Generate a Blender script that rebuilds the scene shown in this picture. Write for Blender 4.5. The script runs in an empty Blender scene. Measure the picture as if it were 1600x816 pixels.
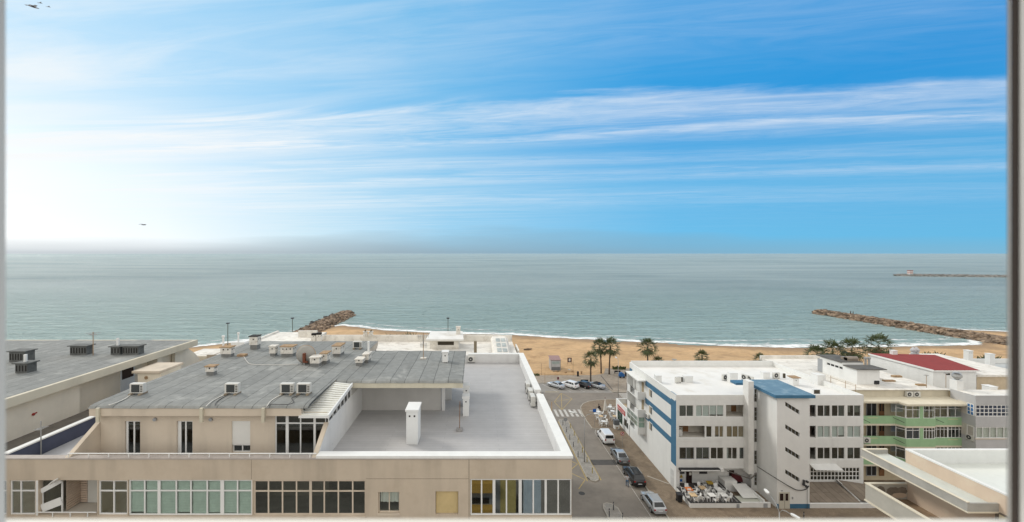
import bpy, bmesh, math, random
from mathutils import Vector, Matrix, noise as mnoise
R = math.radians
C = bpy.context.scene
COL = C.collection
random.seed(7)
F, CX, CY, H = 640.0, 743.0, 396.0, 32.0      # focal length and principal point in photograph pixels, eye height in metres

def gx(px, d): return (px - CX) * d / F
def gz(py, d): return H - (py - CY) * d / F
def dist(py, z=0.0): return (H - z) * F / (py - CY)
def at(px, py, z=0.0):
    d = dist(py, z)
    return Vector((gx(px, d), d, z))

# ------------------------------------------------------------------ camera
cam = bpy.data.cameras.new('camera')
cam_o = bpy.data.objects.new('camera', cam)
COL.objects.link(cam_o)
cam_o.location = (0, 0, H)
cam_o.rotation_euler = (R(90), 0, 0)
cam.sensor_width = 36
cam.lens = 36 * F / 1600
cam.shift_x = (800 - CX) / 1600
cam.shift_y = -(408 - CY) / 1600
cam.clip_start = 0.02
cam.clip_end = 90000
cam.dof.use_dof = True
cam.dof.focus_distance = 60
cam.dof.aperture_fstop = 2.4
C.camera = cam_o

# ------------------------------------------------------------------ materials
def nd(nt, t, **kw):
    n = nt.nodes.new(t)
    for k, v in kw.items(): setattr(n, k, v)
    return n
def lin(c):
    if isinstance(c, (int, float)): c = (c, c, c)
    return (c[0], c[1], c[2], 1)
MATS = {}
def mat(name, col, rough=0.8, var=0.12, sc=1.5, bump=0.0, metal=0.0, streak=0.0, spec=0.3, dirt=None, coat=0.0):
    if name in MATS: return MATS[name]
    m = bpy.data.materials.new(name); m.use_nodes = True
    nt = m.node_tree; L = nt.links
    b = nt.nodes['Principled BSDF']
    b.inputs['Roughness'].default_value = rough
    b.inputs['Metallic'].default_value = metal
    b.inputs['Specular IOR Level'].default_value = spec
    if coat: b.inputs['Coat Weight'].default_value = coat; b.inputs['Coat Roughness'].default_value = 0.05
    tc = nd(nt, 'ShaderNodeTexCoord')
    n1 = nd(nt, 'ShaderNodeTexNoise'); n1.inputs['Scale'].default_value = sc; n1.inputs['Detail'].default_value = 6; n1.inputs['Roughness'].default_value = 0.65
    L.new(tc.outputs['Object'], n1.inputs['Vector'])
    mr = nd(nt, 'ShaderNodeMapRange'); mr.inputs['From Min'].default_value = 0.3; mr.inputs['From Max'].default_value = 0.7
    mr.inputs['To Min'].default_value = 1 - var; mr.inputs['To Max'].default_value = 1 + var
    L.new(n1.outputs['Fac'], mr.inputs['Value'])
    mx = nd(nt, 'ShaderNodeMix', data_type='RGBA', blend_type='MULTIPLY'); mx.inputs['Factor'].default_value = 1
    mx.inputs['A'].default_value = lin(col)
    L.new(mr.outputs['Result'], mx.inputs['B'])
    out = mx.outputs['Result']
    if streak:
        mp = nd(nt, 'ShaderNodeMapping'); mp.inputs['Scale'].default_value = (0.9, 0.9, 0.10)
        L.new(tc.outputs['Object'], mp.inputs['Vector'])
        n2 = nd(nt, 'ShaderNodeTexNoise'); n2.inputs['Scale'].default_value = 1.0; n2.inputs['Detail'].default_value = 5
        L.new(mp.outputs['Vector'], n2.inputs['Vector'])
        r2 = nd(nt, 'ShaderNodeMapRange'); r2.inputs['From Min'].default_value = 0.5; r2.inputs['From Max'].default_value = 0.8
        r2.inputs['To Min'].default_value = 1.0; r2.inputs['To Max'].default_value = 1 - streak
        L.new(n2.outputs['Fac'], r2.inputs['Value'])
        m2 = nd(nt, 'ShaderNodeMix', data_type='RGBA', blend_type='MULTIPLY'); m2.inputs['Factor'].default_value = 1
        L.new(out, m2.inputs['A']); L.new(r2.outputs['Result'], m2.inputs['B'])
        out = m2.outputs['Result']
    if dirt:
        dc, amt, ds = dirt
        n3 = nd(nt, 'ShaderNodeTexNoise'); n3.inputs['Scale'].default_value = ds; n3.inputs['Detail'].default_value = 8; n3.inputs['Roughness'].default_value = 0.7
        L.new(tc.outputs['Object'], n3.inputs['Vector'])
        r3 = nd(nt, 'ShaderNodeMapRange'); r3.inputs['From Min'].default_value = 0.52; r3.inputs['From Max'].default_value = 0.68
        r3.inputs['To Min'].default_value = 0; r3.inputs['To Max'].default_value = amt
        L.new(n3.outputs['Fac'], r3.inputs['Value'])
        m3 = nd(nt, 'ShaderNodeMix', data_type='RGBA'); m3.inputs['B'].default_value = lin(dc)
        L.new(r3.outputs['Result'], m3.inputs['Factor']); L.new(out, m3.inputs['A'])
        out = m3.outputs['Result']
    L.new(out, b.inputs['Base Color'])
    if bump:
        n4 = nd(nt, 'ShaderNodeTexNoise'); n4.inputs['Scale'].default_value = sc * 12; n4.inputs['Detail'].default_value = 4
        L.new(tc.outputs['Object'], n4.inputs['Vector'])
        bp = nd(nt, 'ShaderNodeBump'); bp.inputs['Strength'].default_value = bump; bp.inputs['Distance'].default_value = 0.02
        L.new(n4.outputs['Fac'], bp.inputs['Height']); L.new(bp.outputs['Normal'], b.inputs['Normal'])
    MATS[name] = m
    return m

def brick_mat(name, c1, c2, mortar, bw, bh, ms, rot=0, rough=0.85, offs=0.5, stain=None, bump=0.2, spec=0.3, msoft=0.1, nv=0.2, ns=0.9):
    """courses of sheets, tiles or setts with joints between them"""
    m = bpy.data.materials.new(name); m.use_nodes = True
    nt = m.node_tree; L = nt.links; b = nt.nodes['Principled BSDF']
    b.inputs['Roughness'].default_value = rough; b.inputs['Specular IOR Level'].default_value = spec
    tc = nd(nt, 'ShaderNodeTexCoord'); mp = nd(nt, 'ShaderNodeMapping'); mp.inputs['Rotation'].default_value = (0, 0, rot)
    L.new(tc.outputs['Object'], mp.inputs['Vector'])
    wn = nd(nt, 'ShaderNodeTexNoise'); wn.inputs['Scale'].default_value = 0.7; wn.inputs['Detail'].default_value = 3
    L.new(tc.outputs['Object'], wn.inputs['Vector'])
    add = nd(nt, 'ShaderNodeVectorMath', operation='MULTIPLY_ADD')
    add.inputs[1].default_value = (ms * 5, ms * 5, 0)
    L.new(wn.outputs['Color'], add.inputs[0]); L.new(mp.outputs['Vector'], add.inputs[2])
    bt = nd(nt, 'ShaderNodeTexBrick'); bt.offset = offs
    bt.inputs['Color1'].default_value = lin(c1); bt.inputs['Color2'].default_value = lin(c2); bt.inputs['Mortar'].default_value = lin(mortar)
    bt.inputs['Scale'].default_value = 1; bt.inputs['Brick Width'].default_value = bw; bt.inputs['Row Height'].default_value = bh
    bt.inputs['Mortar Size'].default_value = ms; bt.inputs['Mortar Smooth'].default_value = msoft
    L.new(add.outputs['Vector'], bt.inputs['Vector'])
    n1 = nd(nt, 'ShaderNodeTexNoise'); n1.inputs['Scale'].default_value = ns; n1.inputs['Detail'].default_value = 9; n1.inputs['Roughness'].default_value = 0.7
    L.new(tc.outputs['Object'], n1.inputs['Vector'])
    mr = nd(nt, 'ShaderNodeMapRange'); mr.inputs['From Min'].default_value = 0.3; mr.inputs['From Max'].default_value = 0.7; mr.inputs['To Min'].default_value = 1 - nv; mr.inputs['To Max'].default_value = 1 + nv
    L.new(n1.outputs['Fac'], mr.inputs['Value'])
    mx = nd(nt, 'ShaderNodeMix', data_type='RGBA', blend_type='MULTIPLY'); mx.inputs['Factor'].default_value = 1
    L.new(bt.outputs['Color'], mx.inputs['A']); L.new(mr.outputs['Result'], mx.inputs['B'])
    out = mx.outputs['Result']
    if stain:
        sc_, amt, ss, lo = stain
        n3 = nd(nt, 'ShaderNodeTexNoise'); n3.inputs['Scale'].default_value = ss; n3.inputs['Detail'].default_value = 9; n3.inputs['Roughness'].default_value = 0.62; n3.inputs['Distortion'].default_value = 0.6
        L.new(tc.outputs['Object'], n3.inputs['Vector'])
        r3 = nd(nt, 'ShaderNodeMapRange'); r3.inputs['From Min'].default_value = lo; r3.inputs['From Max'].default_value = lo + 0.16; r3.inputs['To Max'].default_value = amt
        L.new(n3.outputs['Fac'], r3.inputs['Value'])
        m3 = nd(nt, 'ShaderNodeMix', data_type='RGBA'); m3.inputs['B'].default_value = lin(sc_)
        L.new(r3.outputs['Result'], m3.inputs['Factor']); L.new(out, m3.inputs['A']); out = m3.outputs['Result']
    L.new(out, b.inputs['Base Color'])
    if bump:
        bp = nd(nt, 'ShaderNodeBump'); bp.inputs['Strength'].default_value = bump; bp.inputs['Distance'].default_value = 0.02; bp.invert = True
        L.new(bt.outputs['Fac'], bp.inputs['Height']); L.new(bp.outputs['Normal'], b.inputs['Normal'])
    MATS[name] = m
    return m

def glass_mat(name, tint, refl=0.09, rough=0.02):
    m = bpy.data.materials.new(name); m.use_nodes = True
    nt = m.node_tree; L = nt.links
    for n in list(nt.nodes):
        if n.type != 'OUTPUT_MATERIAL': nt.nodes.remove(n)
    o = [n for n in nt.nodes if n.type == 'OUTPUT_MATERIAL'][0]
    tr = nd(nt, 'ShaderNodeBsdfTransparent'); tr.inputs['Color'].default_value = lin(tint)
    gl = nd(nt, 'ShaderNodeBsdfGlossy'); gl.inputs['Roughness'].default_value = rough; gl.inputs['Color'].default_value = (0.9, 0.95, 0.95, 1)
    fr = nd(nt, 'ShaderNodeLayerWeight'); fr.inputs['Blend'].default_value = 0.5
    pw = nd(nt, 'ShaderNodeMath', operation='POWER'); pw.inputs[1].default_value = 5; L.new(fr.outputs['Facing'], pw.inputs[0])
    ad = nd(nt, 'ShaderNodeMath', operation='MULTIPLY_ADD', use_clamp=True); ad.inputs[1].default_value = 0.9 - refl; ad.inputs[2].default_value = refl
    L.new(pw.outputs[0], ad.inputs[0])
    mx = nd(nt, 'ShaderNodeMixShader'); L.new(ad.outputs[0], mx.inputs[0]); L.new(tr.outputs[0], mx.inputs[1]); L.new(gl.outputs[0], mx.inputs[2])
    L.new(mx.outputs[0], o.inputs['Surface'])
    MATS[name] = m
    return m

# ------------------------------------------------------------------ mesh builder
class MB:
    def __init__(s): s.v = []; s.f = []; s.k = []; s.mi = 0
    def add(s, vs, fs):
        o = len(s.v); s.v += [Vector(x) for x in vs]
        for f in fs: s.f.append([o + i for i in f]); s.k.append(s.mi)
        return s
    def quad(s, a, b, c, d): return s.add([a, b, c, d], [(0, 1, 2, 3)])
    def box(s, x0, x1, y0, y1, z0, z1):
        if x0 > x1: x0, x1 = x1, x0
        if y0 > y1: y0, y1 = y1, y0
        if z0 > z1: z0, z1 = z1, z0
        return s.add([(x0, y0, z0), (x1, y0, z0), (x1, y1, z0), (x0, y1, z0), (x0, y0, z1), (x1, y0, z1), (x1, y1, z1), (x0, y1, z1)],
                     [(3, 2, 1, 0), (4, 5, 6, 7), (0, 1, 5, 4), (1, 2, 6, 5), (2, 3, 7, 6), (3, 0, 4, 7)])
    def prism(s, pts, z0, z1):
        n = len(pts)
        za = z0 if callable(z0) else (lambda p: z0); zb = z1 if callable(z1) else (lambda p: z1)
        vs = [(p[0], p[1], za(p)) for p in pts] + [(p[0], p[1], zb(p)) for p in pts]
        return s.add(vs, [tuple(range(n))[::-1], tuple(range(n, 2 * n))] + [(i, (i + 1) % n, n + (i + 1) % n, n + i) for i in range(n)])
    def extr(s, pts, vec):
        """a closed 3-D outline pushed along vec"""
        n = len(pts); vec = Vector(vec)
        vs = [Vector(p) for p in pts] + [Vector(p) + vec for p in pts]
        return s.add(vs, [tuple(range(n))[::-1], tuple(range(n, 2 * n))] + [(i, (i + 1) % n, n + (i + 1) % n, n + i) for i in range(n)])
    def tube(s, pts, rad, n=8, cap=True):
        pts = [Vector(p) for p in pts]; rads = rad if isinstance(rad, (list, tuple)) else [rad] * len(pts)
        rings = []; up = Vector((0, 0, 1)); a = None
        for i, p in enumerate(pts):
            t = (pts[min(i + 1, len(pts) - 1)] - pts[max(i - 1, 0)]).normalized()
            if a is None:
                a = t.cross(up) if abs(t.z) < 0.95 else t.cross(Vector((1, 0, 0)))
            a = (a - t * a.dot(t)).normalized()
            b = t.cross(a)
            rings.append([p + (a * math.cos(2 * math.pi * j / n) + b * math.sin(2 * math.pi * j / n)) * rads[i] for j in range(n)])
        vs = [v for r in rings for v in r]; fs = []
        for i in range(len(pts) - 1):
            for j in range(n):
                fs.append((i * n + j, i * n + (j + 1) % n, (i + 1) * n + (j + 1) % n, (i + 1) * n + j))
        if cap: fs += [tuple(range(n))[::-1], tuple(range((len(pts) - 1) * n, len(pts) * n))]
        return s.add(vs, fs)
    def disc(s, c, ax, r, th, n=16):
        c = Vector(c); ax = Vector(ax).normalized() * th
        return s.tube([c - ax * 0.5, c + ax * 0.5], r, n)
    def lathe(s, prof, c=(0, 0, 0), n=14):
        vs = []; fs = []
        for r, z in prof:
            for j in range(n):
                a = 2 * math.pi * j / n; vs.append((c[0] + r * math.cos(a), c[1] + r * math.sin(a), c[2] + z))
        for i in range(len(prof) - 1):
            for j in range(n): fs.append((i * n + j, i * n + (j + 1) % n, (i + 1) * n + (j + 1) % n, (i + 1) * n + j))
        fs += [tuple(range(n))[::-1], tuple(range((len(prof) - 1) * n, len(prof) * n))]
        return s.add(vs, fs)
    def pbox(s, P, u0, u1, v0, v1, n0, n1):
        vs = [P(u, v, n) for n in (n0, n1) for v in (v0, v1) for u in (u0, u1)]
        return s.add(vs, [(0, 1, 3, 2), (4, 6, 7, 5), (0, 4, 5, 1), (2, 3, 7, 6), (0, 2, 6, 4), (1, 5, 7, 3)])
    def wall(s, P, u0, u1, v0, v1, holes=(), t=0.2):
        """a wall face with real openings and their reveals"""
        us = sorted({u0, u1} | {x for h in holes for x in h[:2] if u0 < x < u1}); vs = sorted({v0, v1} | {x for h in holes for x in h[2:] if v0 < x < v1})
        def hole(a, b): return any(h[0] < a < h[1] and h[2] < b < h[3] for h in holes)
        for i in range(len(us) - 1):
            for j in range(len(vs) - 1):
                if not hole((us[i] + us[i + 1]) / 2, (vs[j] + vs[j + 1]) / 2):
                    s.quad(P(us[i], vs[j], 0), P(us[i + 1], vs[j], 0), P(us[i + 1], vs[j + 1], 0), P(us[i], vs[j + 1], 0))
        for a, b, c, d in holes:
            s.quad(P(a, c, 0), P(b, c, 0), P(b, c, t), P(a, c, t)); s.quad(P(a, d, 0), P(b, d, 0), P(b, d, t), P(a, d, t))
            s.quad(P(a, c, 0), P(a, d, 0), P(a, d, t), P(a, c, t)); s.quad(P(b, c, 0), P(b, d, 0), P(b, d, t), P(b, c, t))
        return s
    def build(s, name, m, parent=None, smooth=False, bevel=0, weld=True):
        me = bpy.data.meshes.new(name)
        o = bpy.data.objects.new(name, me); COL.objects.link(o)
        off = Vector((0, 0, 0))
        if parent is not None:
            o.parent = parent
            q = parent
            while q is not None: off += q.location; q = q.parent
        me.from_pydata([tuple(v - off) for v in s.v], [], s.f)
        ms = m if isinstance(m, (list, tuple)) else [m]
        for x in ms: me.materials.append(x)
        if len(ms) > 1: me.polygons.foreach_set('material_index', s.k)
        bm = bmesh.new(); bm.from_mesh(me)
        if weld: bmesh.ops.remove_doubles(bm, verts=bm.verts, dist=1e-5)
        bmesh.ops.recalc_face_normals(bm, faces=bm.faces)
        if bevel:
            bmesh.ops.bevel(bm, geom=[e for e in bm.edges if len(e.link_faces) == 2 and e.calc_face_angle(0) > 0.5], offset=bevel, segments=2, affect='EDGES', clamp_overlap=True)
        bm.to_mesh(me); bm.free()
        if smooth:
            for p in me.polygons: p.use_smooth = True
        return o

def front(d): return lambda u, v, n: Vector((u, d + n, v))          # wall facing the camera
def faceL(x): return lambda u, v, n: Vector((x + n, u, v))          # wall facing -X, u runs along Y
def faceR(x): return lambda u, v, n: Vector((x - n, u, v))          # wall facing +X
def slant(a, b):
    """wall between ground points a and b; u = metres from a, n to the left-hand inside"""
    a = Vector((a[0], a[1], 0)); b = Vector((b[0], b[1], 0)); t = (b - a).normalized(); nn = Vector((-t.y, t.x, 0))
    return lambda u, v, n: a + t * u + nn * n + Vector((0, 0, v))

def tag(o, label=None, cat=None, group=None, kind=None):
    if label: o['label'] = label
    if cat: o['category'] = cat
    if group: o['group'] = group
    if kind: o['kind'] = kind
    return o
def thing(name, label, cat, loc=(0, 0, 0), rz=0, group=None):
    o = bpy.data.objects.new(name, None); COL.objects.link(o); o.empty_display_size = 0.3
    o.location = loc; o.rotation_euler = (0, 0, rz)
    return tag(o, label, cat, group)
def copy_tree(o, parent=None):
    c = o.copy(); COL.objects.link(c)
    if parent is not None: c.parent = parent
    for ch in list(o.children): copy_tree(ch, c)
    return c

def window(parent, P, us, vs, fm, gm, w=0.06, n0=0.06, dep=0.07, name='window', thick=None, curtain=None, label=None):
    """a window: outer frame with bars at us and vs; its panes are a sub-part"""
    b = MB(); thick = thick or {}
    for u in us:
        ww = thick.get(round(u, 3), w); e = 0 if 0 else ww / 2
        uu = u + (ww / 2 if u == us[0] else -ww / 2 if u == us[-1] else 0)
        b.pbox(P, uu - e, uu + e, vs[0], vs[-1], n0, n0 + dep)
    for v in vs:
        vv = v + (w / 2 if v == vs[0] else -w / 2 if v == vs[-1] else 0)
        b.pbox(P, us[0] + 0.004, us[-1] - 0.004, vv - w / 2, vv + w / 2, n0 + 0.006, n0 + dep - 0.006)
    fr = b.build(name, fm, parent, weld=False)
    if label: fr['label'] = label
    MB().pbox(P, us[0] + 0.01, us[-1] - 0.01, vs[0] + 0.01, vs[-1] - 0.01, n0 + dep * 0.45, n0 + dep * 0.45 + 0.008).build('pane', gm, fr)
    if curtain:
        for (cm, a0, a1, b0, b1) in curtain:
            c = MB(); N = max(4, int((a1 - a0) / 0.07)); pts = []
            for i in range(N + 1):
                u = a0 + (a1 - a0) * i / N; q = n0 + 0.16 + 0.025 * math.sin(i * 1.9) + 0.01 * math.sin(i * 0.7)
                pts.append((u, q))
            vs_ = [P(u, v, q) for u, q in pts for v in (b0, b1)] + [P(u, v, q + 0.01) for u, q in pts for v in (b0, b1)]
            M_ = 2 * (N + 1)
            fs_ = [(2 * i, 2 * i + 2, 2 * i + 3, 2 * i + 1) for i in range(N)] + [(M_ + 2 * i, M_ + 2 * i + 1, M_ + 2 * i + 3, M_ + 2 * i + 2) for i in range(N)]
            c.add(vs_, fs_); c.build('curtain', cm, fr)
    return fr
def blind_pane(parent, P, u0, u1, v0, v1, m, n=0.2, name='roller_blind'):
    return MB().pbox(P, u0, u1, v0, v1, n, n + 0.02).build(name, m, parent)
def room(parent, P, u0, u1, v0, v1, n0, n1, m, name='interior_room'):
    """an open-fronted room behind an opening: floor, ceiling, side and back walls"""
    b = MB()
    b.quad(P(u0, v0, n0), P(u1, v0, n0), P(u1, v0, n1), P(u0, v0, n1)); b.quad(P(u0, v1, n0), P(u1, v1, n0), P(u1, v1, n1), P(u0, v1, n1))
    b.quad(P(u0, v0, n0), P(u0, v1, n0), P(u0, v1, n1), P(u0, v0, n1)); b.quad(P(u1, v0, n0), P(u1, v1, n0), P(u1, v1, n1), P(u1, v0, n1))
    b.quad(P(u0, v0, n1), P(u1, v0, n1), P(u1, v1, n1), P(u0, v1, n1))
    return b.build(name, m, parent)

# palette
WHITE = mat('white_render', (0.72, 0.72, 0.70), var=0.05, sc=0.8, streak=0.12, bump=0.1)
WHITEROOF = mat('white_roof_paint', (0.70, 0.69, 0.66), var=0.08, sc=0.5, dirt=((0.42, 0.39, 0.33), 0.5, 0.35), bump=0.1)
OLDROOF = mat('weathered_white_roof', (0.70, 0.67, 0.61), var=0.16, sc=0.6, dirt=((0.36, 0.31, 0.25), 0.6, 0.9), bump=0.2)
BEIGE = mat('beige_render', (0.52, 0.44, 0.345), var=0.07, sc=0.5, streak=0.28, bump=0.1, dirt=((0.41, 0.335, 0.25), 0.4, 0.45))
BEIGE2 = mat('pale_beige_render', (0.585, 0.505, 0.405), var=0.07, sc=0.5, streak=0.28, bump=0.1, dirt=((0.47, 0.39, 0.30), 0.4, 0.5))
CREAM = mat('cream_render', (0.58, 0.53, 0.42), var=0.06, sc=0.6, streak=0.15, bump=0.1)
DKGROOVE = mat('dark_joint', (0.18, 0.15, 0.12), var=0.2)
ALU = mat('white_aluminium', (0.72, 0.72, 0.70), rough=0.4, var=0.04)
GREYALU = mat('grey_metal', (0.32, 0.33, 0.34), rough=0.45, var=0.08)
DARKMET = mat('dark_metal', (0.05, 0.05, 0.055), rough=0.5)
GALV = mat('galvanised_steel', (0.36, 0.36, 0.35), rough=0.45, metal=0.4)
ROOM = mat('room_interior', (0.40, 0.37, 0.33), var=0.35, sc=0.8)
ROOML = mat('pale_room_interior', (0.55, 0.52, 0.46), var=0.12, sc=0.8)
WOOD = mat('brown_wood', (0.20, 0.10, 0.045), rough=0.6, var=0.2, sc=3)
BLACK = mat('black_plastic', (0.02, 0.02, 0.022), rough=0.45)
CURT = mat('white_curtain_cloth', (0.68, 0.67, 0.62), var=0.06)
BROWNCURT = mat('brown_blind', (0.30, 0.22, 0.14), var=0.1)
GREENBL = mat('pale_green_blind', (0.50, 0.545, 0.51), var=0.1, sc=4)
GREYBL = mat('grey_blind', (0.42, 0.44, 0.44), var=0.06)
GLASS = glass_mat('window_glass', (0.92, 0.95, 0.94), 0.06)
GLASSD = glass_mat('dark_tinted_glass', (0.62, 0.65, 0.64), 0.09)
GLASSG = glass_mat('greenish_glass', (0.90, 0.95, 0.925), 0.06)
GLASSF = glass_mat('hazy_reflecting_glass', (0.80, 0.82, 0.78), 0.26, 0.15)
GLASSM = glass_mat('mirror_like_glass', (0.55, 0.58, 0.56), 0.42)
GLASSB = glass_mat('bluish_glass', (0.45, 0.58, 0.78), 0.12)
BLUEP = mat('blue_paint', (0.055, 0.155, 0.255), rough=0.6, var=0.12, sc=1.0, streak=0.1)
BITUMEN = brick_mat('grey_bitumen_sheets', (0.205, 0.21, 0.20), (0.235, 0.24, 0.228), (0.085, 0.088, 0.085), 11.0, 1.02, 0.022, rot=R(90), stain=((0.44, 0.44, 0.41), 0.6, 0.42, 0.555), bump=0.35, offs=0.37, nv=0.2, ns=2.2)
TERRFLOOR = brick_mat('grey_terrace_tiles', (0.395, 0.39, 0.388), (0.42, 0.415, 0.412), (0.34, 0.335, 0.332), 7.0, 0.33, 0.014, stain=((0.34, 0.335, 0.34), 0.35, 0.25, 0.56), bump=0.1, nv=0.06)
# ------------------------------------------------------------------ sun and sky
SUN_AZ, SUN_EL = R(-58), R(38)               # azimuth from the view direction (negative = to the left)
sdir = Vector((math.sin(SUN_AZ) * math.cos(SUN_EL), math.cos(SUN_AZ) * math.cos(SUN_EL), math.sin(SUN_EL)))
sl = bpy.data.lights.new('sun', 'SUN'); sl.energy = 1.6; sl.angle = R(12); sl.color = (1.0, 0.95, 0.87)
so = bpy.data.objects.new('sun', sl); COL.objects.link(so)
so.rotation_euler = (-sdir).to_track_quat('-Z', 'Y').to_euler()

w = bpy.data.worlds.new('World'); C.world = w; w.use_nodes = True
nt = w.node_tree; L = nt.links
bg = nt.nodes['Background']
sky = nd(nt, 'ShaderNodeTexSky', sky_type='NISHITA'); sky.sun_disc = False
sky.sun_elevation = SUN_EL; sky.sun_rotation = SUN_AZ; sky.altitude = 0; sky.air_density = 1.0; sky.dust_density = 0.6; sky.ozone_density = 1.5
bg.inputs['Strength'].default_value = 0.1
tc = nd(nt, 'ShaderNodeTexCoord')
sp = nd(nt, 'ShaderNodeSeparateXYZ'); L.new(tc.outputs['Generated'], sp.inputs[0])
def mth(op, a, b=None, c=None, clamp=False):
    n = nd(nt, 'ShaderNodeMath', operation=op, use_clamp=clamp)
    for i, x in enumerate((a, b, c)):
        if x is None: continue
        if isinstance(x, (int, float)): n.inputs[i].default_value = x
        else: L.new(x, n.inputs[i])
    return n.outputs[0]
def vdot(v):
    n = nd(nt, 'ShaderNodeVectorMath', operation='DOT_PRODUCT'); L.new(tc.outputs['Generated'], n.inputs[0]); n.inputs[1].default_value = v
    return n.outputs['Value']
def ramp(x, pts, interp='EASE'):
    n = nd(nt, 'ShaderNodeValToRGB'); cr = n.color_ramp; cr.interpolation = interp
    while len(cr.elements) < len(pts): cr.elements.new(0.5)
    for e, (p, c) in zip(cr.elements, pts):
        e.position = p; e.color = lin(c)
    L.new(x, n.inputs[0]); return n.outputs['Color']
def mixc(f, a, b, mode='MIX'):
    n = nd(nt, 'ShaderNodeMix', data_type='RGBA', blend_type=mode)
    for key, x in (('Factor', f), ('A', a), ('B', b)):
        if isinstance(x, (int, float)): n.inputs[key].default_value = x
        elif isinstance(x, tuple): n.inputs[key].default_value = lin(x)
        else: L.new(x, n.inputs[key])
    return n.outputs['Result']
X_, Y_, Z_ = sp.outputs
zc = mth('MAXIMUM', Z_, 0.012)
U_ = mth('DIVIDE', X_, zc); V_ = mth('DIVIDE', Y_, zc)
T_ = mth('MULTIPLY_ADD', U_, 0.15, V_)                       # across the cirrus streaks
# blue of the clear sky: the Nishita sky, its hue pulled to the clean azure of the day
K = 10.0                                                     # 1 / background strength
glow = vdot(Vector((-843, 640, 70)).normalized())
gf = mth('ARCCOSINE', mth('MINIMUM', glow, 1.0))             # angle from the bright part of the sky
gdeg = mth('MULTIPLY', gf, 1 / 1.9)
azure = ramp(gdeg, [(0.0, (1.02, 1.08, 1.10)), (0.045, (0.90, 1.02, 1.08)), (0.11, (0.64, 0.87, 1.02)), (0.23, (0.40, 0.71, 0.97)), (0.45, (0.15, 0.51, 0.86)), (0.70, (0.012, 0.34, 0.77)), (1.0, (0.003, 0.28, 0.71))], 'LINEAR')
low = ramp(mth('MULTIPLY', Z_, 1.0), [(0.0, (1, 1, 1)), (0.10, (0.75, 0.75, 0.75)), (0.32, (0, 0, 0))], 'EASE')
azlow = ramp(gdeg, [(0.0, (1.10, 1.13, 1.14)), (0.14, (0.96, 1.03, 1.08)), (0.27, (0.66, 0.86, 0.97)), (0.45, (0.33, 0.66, 0.90)), (0.72, (0.13, 0.53, 0.86)), (1.0, (0.11, 0.49, 0.80))], 'LINEAR')
azure = mixc(low, azure, azlow)
scl = nd(nt, 'ShaderNodeVectorMath', operation='SCALE'); scl.inputs['Scale'].default_value = K; L.new(azure, scl.inputs[0])
base = mixc(0.94, sky.outputs['Color'], scl.outputs['Vector'])
# cirrus
cv = nd(nt, 'ShaderNodeCombineXYZ'); L.new(mth('MULTIPLY', U_, 0.22), cv.inputs[0]); L.new(mth('MULTIPLY', T_, 1.25), cv.inputs[1])
n1 = nd(nt, 'ShaderNodeTexNoise'); n1.inputs['Scale'].default_value = 1.3; n1.inputs['Detail'].default_value = 9; n1.inputs['Roughness'].default_value = 0.60; n1.inputs['Distortion'].default_value = 1.1
L.new(cv.outputs[0], n1.inputs['Vector'])
cv2 = nd(nt, 'ShaderNodeCombineXYZ'); L.new(mth('MULTIPLY', U_, 1.1), cv2.inputs[0]); L.new(mth('MULTIPLY', T_, 5.0), cv2.inputs[1])
n2 = nd(nt, 'ShaderNodeTexNoise'); n2.inputs['Scale'].default_value = 1.0; n2.inputs['Detail'].default_value = 8; n2.inputs['Roughness'].default_value = 0.66; n2.inputs['Distortion'].default_value = 2.2
L.new(cv2.outputs[0], n2.inputs['Vector'])
g = lambda v: (v, v, v)
tw = mth('MULTIPLY_ADD', mth('SUBTRACT', n1.outputs['Fac'], 0.5), 0.9, T_)
band = ramp(mth('DIVIDE', tw, 10.0), [(0.12, g(0.12)), (0.19, g(0.30)), (0.235, g(0.10)), (0.268, g(0.04)), (0.288, g(0.80)), (0.315, g(0.78)), (0.335, g(0.45)), (0.355, g(0.95)), (0.38, g(0.36)), (0.41, g(0.10)),
                                          (0.47, g(0.42)), (0.50, g(0.15)), (0.56, g(0.55)), (0.62, g(0.16)), (0.80, g(0.42)), (1.0, g(0.2))], 'EASE')
tex = mth('MULTIPLY_ADD', n1.outputs['Fac'], 1.5, mth('MULTIPLY_ADD', n2.outputs['Fac'], 1.3, -0.75))
dens = mth('MULTIPLY', band, tex, clamp=True)
leftn = mth('MULTIPLY', mth('SUBTRACT', 1.0, mth('MULTIPLY', gdeg, 1.6), clamp=True), mth('MULTIPLY_ADD', n1.outputs['Fac'], 3.2, -1.35, clamp=True))
dens = mth('ADD', dens, mth('MULTIPLY', leftn, 0.75), clamp=True)
zfade = ramp(Z_, [(0.0, g(0.0)), (0.05, g(0.35)), (0.13, g(1.0))], 'LINEAR')
dens = mth('MULTIPLY', dens, zfade, clamp=True)
cloudc = ramp(gdeg, [(0.0, (0.97, 0.98, 0.98)), (0.35, (0.90, 0.94, 0.97)), (0.7, (0.70, 0.80, 0.92)), (1.0, (0.62, 0.74, 0.90))], 'LINEAR')
sc2 = nd(nt, 'ShaderNodeVectorMath', operation='SCALE'); sc2.inputs['Scale'].default_value = K; L.new(cloudc, sc2.inputs[0])
skyc = mixc(mth('MULTIPLY', dens, 0.9), base, sc2.outputs['Vector'])
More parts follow.
